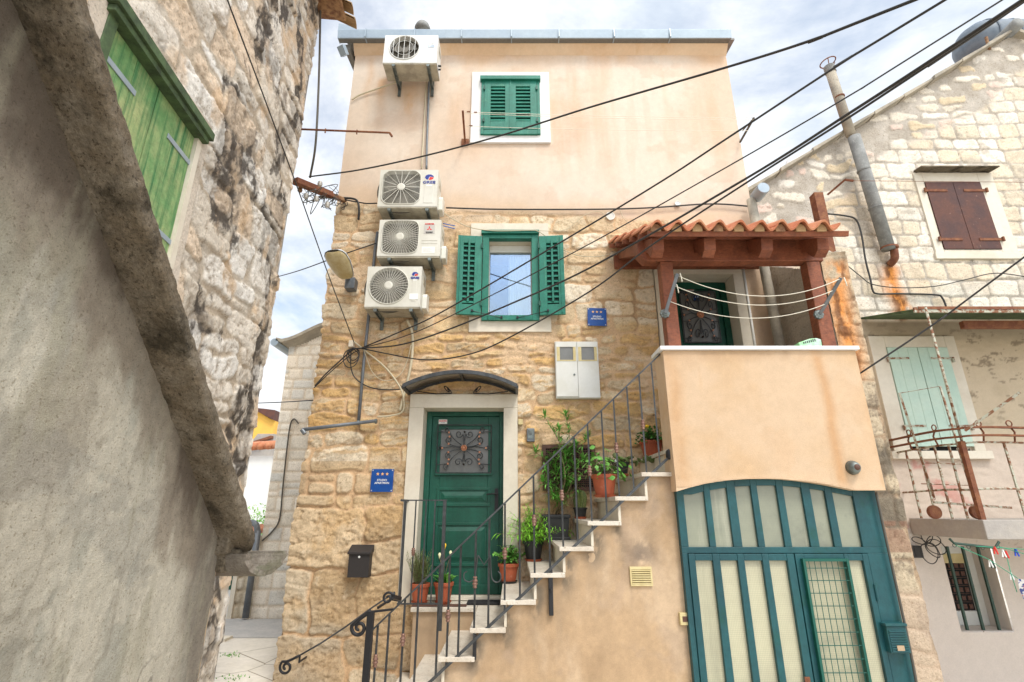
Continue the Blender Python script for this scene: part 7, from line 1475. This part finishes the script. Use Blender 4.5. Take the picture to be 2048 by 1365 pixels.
segs = [(.05, .78), (.78, 1.42), (1.42, 2.0), (2.0, 2.49)]
vb = vbar(.05, 2.50, -.03, .138, 0, .085)
bmx = bmesh.new(); me_ = bpy.data.meshes.new('tmp'); me_.from_pydata(vb.v, [], vb.f); bmx.from_mesh(me_); bmesh.ops.recalc_face_normals(bmx, faces=bmx.faces)
lon = [e for e in bmx.edges if abs((e.verts[0].co - e.verts[1].co).y) > 1]; bmesh.ops.subdivide_edges(bmx, edges=lon, cuts=30, use_grid_fill=True)
bmx.to_mesh(me_); bmx.free(); me_.name = 'verge'; vo_ = link('verge', me_, M['verge'], ax_)
bv = vo_.modifiers.new('b', 'BEVEL'); bv.width = .018; bv.segments = 3; bv.limit_method = 'ANGLE'; bv.angle_limit = .7
roughen(vo_, 4, .018, .05); [setattr(p_, 'use_smooth', True) for p_ in me_.polygons]
m = MB(); m.add([(Xw(y)-o, y, vsl(y)+.07) for y, o in ((.05, .03), (2.5, .03), (2.5, 1.0), (.05, 1.0))], [(0,1,2,3)]); m.build('roof', M['verge'], ax_)
# broken masonry below the verge end
for i, (x, y, z, r_) in enumerate(((-1.30, 2.46, -.15, .06), (-1.26, 2.50, -.20, .05), (-1.33, 2.50, -.22, .07))):
    m = MB().box(x-r_, x+r_*.8, y-r_*.8, y+r_, z-r_*.7, z+r_*.6); o = m.build('eave_stone', M['verge'], ax_, bevel=.012); roughen(o, 2, .03, .06)
# stone trough gutter with an oblique broken end
tg = MB(); n = 20; R0, R1 = .100, .078; yc, zc_ = 2.55, -.192; vs = []
for xe in (0, 1):
    for R_ in (R0, R1):
        for i in range(n+1):
            t = math.pi + math.pi*i/n; y = yc + R_*math.cos(t); z = zc_ + R_*math.sin(t); X = (-1.185 + .52*(y-2.45) + .004*math.sin(i*2.1)) if xe else -2.2; vs.append((X, y, z))
k = n+1; fs = []
for i in range(n): fs += [(i, 2*k+i, 2*k+i+1, i+1), (k+i, k+i+1, 3*k+i+1, 3*k+i), (2*k+i, 3*k+i, 3*k+i+1, 2*k+i+1)]
fs += [(0, k, 3*k, 2*k), (n, 2*k+n, 3*k+n, k+n)]
tgo = tg.add(vs, fs).build('stone_trough', M['trough'], None); tgo.data.transform(Matrix.Translation((1.2, -2.55, .2))); tgo.location = (-1.2, 2.55, -.2)
roughen(tgo, 2, .012, .04)
tag(tgo, 'half round stone gutter trough jutting out below the annex verge', 'gutter trough')
# ================================================================ poles, wires and cables
pl_ = thing('clothes_pole', P(605, 259, 4.7), 'thin rusty pole sticking out from the left house towards the white unit pipes', 'pole')
a, b = P(603, 259, 4.72), P(779, 266, 4.72); MB().tube([a, b], .011, 8).build('pole', M['rust'], pl_, smooth=True); MB().tube([b, b+Vector((.02, 0, -.03)), b+Vector((.03, 0, -.05))], .013, 8).build('pole_hook', M['rust'], pl_)
for px in (651, 714): q = a.lerp(b, (px-603)/176); MB().tube([q+Vector((0, 0, .02)), q+Vector((0, 0, -.035))], .008, 6).build('ring', M['rust'], pl_)
ms = thing('cable_mast', P(592, 362, 5.1), 'rusty bracket beam tangled with wires between the left house and the stone corner', 'cable bracket')
a, b = P(590, 362, 5.0), P(690, 402, 5.66); MB().bar(a, a.lerp(b, .7), .09, .07).build('beam', M['rust'], ms, bevel=.004); MB().bar(a.lerp(b, .7), b, .06, .05).build('beam_end', M['woodend'], ms, bevel=.004)
random.seed(5)
for i in range(13):
    c = a.lerp(b, random.uniform(.2, .95)) + Vector((random.uniform(-.05, .05), random.uniform(-.05, .02), random.uniform(-.17, .05))); r_ = random.uniform(.03, .08); pts = []
    for j in range(7): pts.append(c + Vector((random.gauss(0, r_), random.gauss(0, .02), random.gauss(0, r_))))
    MB().tube(spline(pts, 5), random.choice((.003, .004, .005)), 5).build('loose_wire', M[random.choice(('cable', 'cablegrey', 'galv'))], ms, smooth=True)
for px, py in ((640, 368), (612, 392), (600, 380), (633, 398), (655, 410)):
    q = P(px, py, 5.15); MB().lathe(q, [(.012, -.035), (.028, -.02), (.018, -.01), (.030, 0), (.018, .01), (.026, .02), (.012, .035)], 12).build('insulator', M['sticker'] if px != 600 else M['woodend'], ms, smooth=True)
def wire(pts, r, mt, label, cat='cable', name='overhead_cable', n=8, group=None): # pts: (x, y, Y)
    q = [P(*p) for p in pts]
    if pts[-1][1] < -10: q.append(q[-1] + (q[-1]-q[-2]).normalized()*7)      # on to an anchor outside the view
    if pts[0][1] < -10: q.insert(0, q[0] + (q[0]-q[1]).normalized()*6)
    return tube_thing(name, q, r, mt, label, cat, n, group, 8)
wire([(618, 354, 5.1), (720, 340, 4.9), (850, 312, 4.6), (1000, 272, 4.2), (1180, 215, 3.7), (1450, 136, 2.9), (1640, 75, 2.3), (1860, -12, 1.8)], .0085, 'cable', 'thick black cable crossing the upper facade from the left bracket to the top right', group='overhead cables')
HUB = (722, 697, 5.60)
wire([HUB, (800, 664, 5.3), (890, 621, 4.9), (1150, 468, 4.1), (1328, 360, 3.6), (1450, 280, 3.2), (1700, 116, 2.5), (1920, -18, 2.0)], .0075, 'cable', 'uppermost of four black cables fanning from the junction below the lowest unit', group='overhead cables')
wire([HUB, (800, 676, 5.3), (890, 638, 4.9), (1150, 504, 4.1), (1409, 360, 3.4), (1700, 191, 2.7), (2040, -22, 2.1)], .0052, 'cable', 'second from top of four black cables fanning from the junction', group='overhead cables')
wire([HUB, (800, 690, 5.3), (890, 662, 4.9), (1010, 613, 4.5), (1180, 536, 4.0), (1488, 360, 3.0), (1700, 226, 2.3), (1930, 77, 1.7), (2080, -22, 1.4)], .0082, 'cable', 'third from top of four black cables, thickening towards the upper right corner', group='overhead cables')
wire([HUB, (775, 708, 5.45), (850, 720, 5.2), (930, 711, 4.9), (1010, 680, 4.6), (1180, 583, 4.1), (1306, 489, 3.7), (1502, 360, 3.0), (1700, 234, 2.4), (2010, 29, 1.7), (2090, -25, 1.55)], .0068, 'cable', 'lowest of four black cables, sagging over the curved door canopy', group='overhead cables')
wire([(440, -40, 2.3), (466, 30, 2.6), (530, 200, 3.3), (600, 390, 4.2), (655, 545, 4.9), (708, 685, 5.55)], .0055, 'cable', 'thin black cable coming down in front of the left stone house to the junction')
wire([(641, -10, 4.75), (640, 70, 4.75), (637, 180, 4.75), (631, 290, 4.8), (620, 356, 5.05)], .013, 'cablegrey', 'thick grey cable hanging down the corner of the left house to the bracket')
wire([(540, 558, 7.5), (600, 541, 6.4), (690, 508, 5.62), (752, 487, 5.6)], .007, 'cable', 'black cable from behind the left house to the pipe by the units')
wire([(505, 807, 7.5), (560, 805, 6.5), (626, 801, 5.75)], .007, 'cable', 'dark horizontal wire crossing the gap left of the main house')
wire([(892, 416, 5.62), (1000, 419, 5.66), (1190, 419, 5.66), (1300, 416, 5.66), (1400, 409, 5.66), (1450, 409, 5.66), (1497, 413, 5.66)], .010, 'cable', 'black cable running level along the plaster below the upper window', name='wall_cable')
wire([(640, 395, 5.4), (680, 396, 5.6), (712, 400, 5.62), (718, 420, 5.62), (717, 440, 5.65)], .014, 'cable', 'short thick black cable curving over the stone corner', name='wall_cable')
wire([(690, 400, 5.62), (730, 407, 5.64), (754, 407, 5.64)], .009, 'cable', 'black cable from the stone corner to the second unit', name='wall_cable')
wire([(885, 424, 5.55), (905, 438, 5.62), (940, 455, 5.62), (990, 462, 5.6), (1060, 461, 5.6), (1076, 463, 5.6), (1095, 475, 5.6)], .006, 'beige', 'thin beige cable draped over the lower window lintel', name='wall_cable', n=6)
wire([(1076, 462, 5.62), (1130, 460, 5.66), (1170, 430, 5.66), (1200, 424, 5.66), (1218, 440, 5.64)], .004, 'beige', 'thin beige cable looping from the lower window to the round vent', name='wall_cable', n=6)
wire([(1240, 420, 5.66), (1248, 438, 5.66), (1262, 450, 5.66)], .004, 'beige', 'short beige cable tail right of the round vent', name='wall_cable', n=6)
wire([(1126, 500, 5.62), (1160, 512, 5.62), (1200, 513, 5.62), (1235, 503, 5.62)], .005, 'beige', 'beige cable from the right shutter to the porch corner', name='wall_cable', n=6)
for i, (ya, yb_) in enumerate(((447, 452), (452, 458))):
    wire([(886, ya, 5.6), (898, ya+3, 5.62), (910, yb_, 5.62)], .006, 'bluecord', ('upper' if i == 0 else 'lower') + ' of two short blue cable connectors right of the third unit', name='cable_connector', n=6, group='blue cable connectors')
# conduit pipes below and between the units
tube_thing('steel_conduit', [P(755, 465, 5.63), P(750, 500, 5.64), P(742, 590, 5.64), P(728, 720, 5.64), P(717, 846, 5.64)], .018, 'conduit', 'grey steel conduit running down behind the lower units to the horizontal arm', 'conduit', 10, sp=0)
ca = thing('horizontal_pipe', P(605, 861, 5.4), 'grey steel tube sticking out horizontally to the left from the stone wall', 'steel arm')
MB().tube([P(753, 842, 5.62), P(604, 860, 5.35)], .019, 12).build('tube', M['conduit'], ca, smooth=True); MB().tube([P(604, 860, 5.35), P(610, 868, 5.35)], .022, 10).build('end_cap', M['conduit'], ca)
for px, py in ((717, 846), (752, 843)): q = P(px, py, 5.62); MB().tube([q-Vector((.01, 0, 0)), q+Vector((.01, 0, 0))], .028, 10).build('clamp', M['galv'], ca)
tube_thing('pipe_duct', [P(858, 160, 5.66), P(856, 230, 5.66), P(854, 285, 5.66), P(853, 338, 5.62)], .014, 'conduit', 'grey insulated pipe descending from the topmost unit to the next', 'pipe', 10)
tube_thing('pipe_duct', [P(853, 162, 5.67), P(848, 250, 5.67), P(843, 338, 5.64)], .009, 'beige', 'pale thin pipe beside the grey one below the topmost unit', 'pipe', 8)
tube_thing('drain_hose', [P(800, 152, 5.5), P(796, 163, 5.6), P(760, 176, 5.66), P(720, 190, 5.67), P(704, 200, 5.67)], .011, 'beige', 'beige drain hose from the topmost unit to the house corner', 'hose', 8)
tube_thing('pipe_duct', [P(814, 640, 5.6), P(824, 665, 5.64), P(825, 700, 5.64), P(820, 740, 5.64), P(808, 790, 5.65), P(800, 822, 5.65)], .016, 'beige', 'wrapped beige pipe bundle going down from the lowest unit', 'pipe', 10)
tube_thing('beige_cable', [P(707, 683, 5.62), P(730, 702, 5.62), P(770, 735, 5.62), P(800, 775, 5.62), P(808, 805, 5.62), P(803, 825, 5.63), P(780, 832, 5.63), P(755, 834, 5.63)], .010, 'beige', 'beige cable curving from the junction down to the steel arm', 'cable', 8)
tube_thing('beige_cable', [P(728, 702, 5.6), P(745, 745, 5.63), P(770, 762, 5.63), P(800, 750, 5.63), P(815, 720, 5.63), P(822, 690, 5.6)], .005, 'beige', 'thin beige cable loop beside the wrapped pipe', 'cable', 6)
tube_thing('wall_cable', [P(722, 697, 5.58), P(706, 700, 5.6), P(680, 722, 5.62), P(650, 750, 5.62), P(630, 772, 5.62)], .008, 'cable', 'black cable pair descending to the left over the stone corner, upper one', 'cable', 8, 'black cables over the stone corner')
tube_thing('wall_cable', [P(720, 700, 5.6), P(704, 708, 5.62), P(680, 728, 5.63), P(655, 750, 5.63), P(628, 776, 5.64)], .006, 'cable', 'black cable pair descending to the left over the stone corner, lower one', 'cable', 8, 'black cables over the stone corner')
m = MB()
for r_, dx_, dz_ in ((.09, 0, 0), (.075, .01, .02), (.11, -.02, -.03)):
    c = P(706, 712, 5.6)+Vector((dx_, 0, dz_)); m.tube([c+Vector((r_*.8*math.cos(t), .01*math.sin(2*t), r_*math.sin(t))) for t in [i*.3142 for i in range(21)]], .006, 6)
o = m.build('cable_loops', M['cable'], None, smooth=True); tag(o, 'small black cable loops hanging at the junction on the stone corner', 'cable coil')
tube_thing('wall_cable', [P(702, 700, 5.62), P(702, 735, 5.63), P(712, 758, 5.63), P(740, 775, 5.63), P(775, 780, 5.63), P(812, 778, 5.63)], .007, 'cable', 'black cable looping from the junction to the left end of the door canopy', 'cable', 8)
q = P(702, 690, 5.63); o = MB().box(q.x-.025, q.x+.03, 5.61, 5.68, q.z-.03, q.z+.05).build('cable_box', M['limestone'], None, bevel=.006); tag(o, 'small pale cable box at the junction on the stone corner', 'junction box')
# clothes line at the upper window
ul = thing('clothes_line', P(927, 225, 5.3), 'rusty bracket with fine white lines stretched across the upper window', 'clothes line')
a, b = P(930, 283, 5.66), P(925.5, 222, 5.25); MB().bar(a, b, .025, .02).build('bracket', M['rust'], ul); MB().box(a.x-.05, a.x+.05, 5.67, 5.69, a.z-.045, a.z+.05).build('base_plate', M['rust'], ul)
r0, r1 = P(1508, 236, 5.25), P(1480, 285, 5.66); MB().bar(r1, r0, .02, .02).tube([r0, P(1485, 262, 5.66)], .008, 6).build('far_bracket', M['cablegrey'], ul)
for (x0_, y0_, x1_, y1_, s_) in ((930, 224, 1507, 236, .05), (930, 227, 1507, 240, .06), (934, 253, 1497, 262, .05)):
    arm_line(P(x0_, y0_, 5.25), P(x1_, y1_, 5.27), 16, s_*.4, ul, 'line_cord', .0028)
for px, py in ((937, 224), (951, 225), (942, 252)): q = P(px, py, 5.25); MB().tube([q-Vector((.02, 0, 0)), q+Vector((.02, 0, 0))], .009, 6).build('tensioner', M['rust'], ul)
# ================================================================ background through the gap
bgb = thing('ashlar_tower_house', (-3.5, 9, GZ), 'pale ashlar stone house with curved eave seen through the gap left of the main house', 'house')
u, v = grid(-4.12, -1.6, GZ-.05, 3.4, .022); rr_ = np.random.RandomState(13); rows = [-1.9]
while rows[-1] < 4: rows.append(rows[-1] + rr_.uniform(.17, .26))
sid, d, rv = masonry(u, v, 301, rows, .22, .42, wu=.02, rnd=.03); f = sstep(d, .004, .028)
sc = pal(rv(2), [(.80,.73,.62),(.84,.77,.66),(.75,.69,.58),(.70,.67,.60),(.85,.79,.68),(.80,.71,.58),(.64,.63,.58)]); sc = lerp(sc, (.44,.38,.29), .4*sstep(fbm(u*6, v*6, 303, 5), .1, .5))
C = np.array([.68,.58,.45])*(1-f[..., None]) + sc*f[..., None]; tp_ = 2.86 + .33*sstep(u, -4.1, -3.2)
relief('wall', bgb, (0, 9, 0), (1, 0, 0), (0, 0, 1), (0, -1, 0), u, v, f*.012, C, [M['vc']], v < tp_)
m = MB(); n = 14; pts = [(-4.32+1.5*i/n, 2.89 + .36*float(sstep(np.array((-4.2+1.5*i/n)), -4.15, -3.2)) + (.03 if i == 0 else 0)) for i in range(n+1)]
m.prism(pts + [(x, z+.06) for x, z in pts[::-1]], 8.85, 10.5); m.build('eave', M['slab'], bgb)
MB().lathe((-4.34, 8.85, 2.89), [(.07, .0), (.07, -1.5)], 14, 'y').build('gutter', M['gutter'], bgb)
MB().box(-4.12, -4.10, 9.02, 11, GZ, 2.85).build('side_wall', M['limestone'], bgb)
MB().tube([(-4.17, 8.93, P(518, 1062, 8.93).z-.0), (-4.17, 8.93, GZ+.03)], .05, 12).tube(spline([(-4.32, 8.95, P(512, 1045, 8.93).z), (-4.22, 8.93, P(518, 1050, 8.93).z), (-4.17, 8.93, P(518, 1066, 8.93).z)], 5), .05, 12).build('downpipe', M['conduit'], bgb, smooth=True)
MB().tube(spline([(-3.75, 8.97, 1.42), (-3.85, 8.97, 1.5), (-3.9, 8.97, 1.3), (-3.88, 8.97, .4), (-3.86, 8.97, -.15), (-3.95, 8.97, -.35), (-4.1, 8.97, -.5)], 6), .012, 6).build('wall_cable', M['cablegrey'], bgb)
lw = thing('rubble_outbuilding', (-4.3, 9, GZ), 'low rubble stone outbuilding with orange roof tiles left of the downpipe', 'outbuilding')
u, v = grid(-4.43, -4.12, GZ-.05, -.42, .02); sid, d, rv = masonry(u, v, 311, np.arange(-1.9, 1, .22), .2, .4, wu=.08, rnd=.06); f = sstep(d, .006, .04)
C = np.array([.46,.38,.27])*(1-f[..., None]) + pal(rv(2), [(.60,.52,.40),(.55,.47,.35),(.63,.56,.45)])*f[..., None]
relief('wall', lw, (0, 9.06, 0), (1, 0, 0), (0, 0, 1), (0, -1, 0), u, v, f*.03, C, [M['vc']])
MB().box(-4.50, -4.43, 9.0, 9.3, GZ, -.45).build('door_jamb', M['limestone'], lw)
MB().box(-5.3, -4.50, 9.2, 9.25, GZ, P(445, 1180, 9.2).z).build('door', M['whitehouse'], lw); MB().box(-5.3, -4.50, 9.19, 9.26, P(445, 1180, 9.2).z+.002, -.45).build('shutter', M['greendoor'], lw)
m = MB()
for i in range(8): m.tube([(-5.35+.11*i, 8.92, -.46), (-5.35+.11*i, 10.4, -.33)], .055, 10)
m.build('roof', M['tile'], lw, smooth=True)
random.seed(21); bs = thing('garden_shrub', (-5.6, 11, -.4), 'bright green shrub glimpsed above the stone trough', 'shrub'); m, s = MB(), MB(); c = P(520, 1062, 11.0)
s.tube([(c.x, 11, GZ), (c.x, 11, c.z-.1)], .03, 6)
for i in range(900):
    p = c + Vector((random.gauss(0, .16), random.gauss(0, .16), random.gauss(-.05, .22))); leaf(m, p, rdir(-.6, 1.2), random.uniform(.06, .11), .035, .2, segs=2)
m.build('foliage', M['leafbright'], bs); s.build('trunk', M['stem'], bs)
wh_ = thing('white_house', (-7, 14, GZ), 'plain white house with orange tiled roof behind the gap', 'house')
x1 = P(545, 930, 14).x; zt = P(500, 912, 14).z
MB().box(x1-4, x1+1.5, 14, 17, GZ, zt).build('wall', M['whitehouse'], wh_)
m = MB()
for i in range(26): m.tube([(x1-4.1+.21*i, 13.8, zt+.02+.012*i), (x1-4.1+.21*i, 15.5, zt+.30+.012*i)], .105, 8)
m.build('roof', M['tile'], wh_, smooth=True)
yh = thing('yellow_house', (-12, 25, GZ), 'yellow house with dark red roof far behind the gap', 'house'); a, b = P(497, 885, 25), P(552, 830, 25); pk = P(512, 818, 25)
MB().prism([(a.x-3, -1.6), (b.x+.0, -1.6), (b.x, P(550, 842, 25).z), (P(540, 838, 25).x, P(540, 838, 25).z), (P(506, 818, 25).x, P(506, 818, 25).z), (a.x-3, P(506, 818, 25).z-1.5)], 25, 30).build('wall', M['yellowhouse'], yh)
MB().prism([(P(505, 817, 25).x, P(505, 817, 25).z), (P(552, 832, 25).x, P(552, 842, 25).z), (P(552, 832, 25).x, P(552, 822, 25).z), (P(530, 820, 25).x, P(530, 819, 25).z)], 24.8, 30).build('roof', M['rustshut'], yh)
sh_ = thing('stone_shed', (-9, 18, GZ), 'weathered brown stone gable between the white and yellow houses', 'shed')
MB().prism([(P(495, 905, 18).x, -1), (P(548, 905, 18).x, -1), (P(548, 872, 18).x, P(548, 868, 18).z), (P(515, 872, 18).x, P(515, 868, 18).z), (P(495, 900, 18).x, P(495, 892, 18).z)], 18, 21).build('wall', M['concrete'], sh_)
MB().prism([(P(493, 895, 18).x, P(493, 895, 18).z), (P(548, 868, 18).x, P(548, 878, 18).z), (P(548, 868, 18).x, P(548, 873, 18).z), (P(493, 895, 18).x, P(493, 890, 18).z)], 17.8, 21).build('roof', M['rust'], sh_)
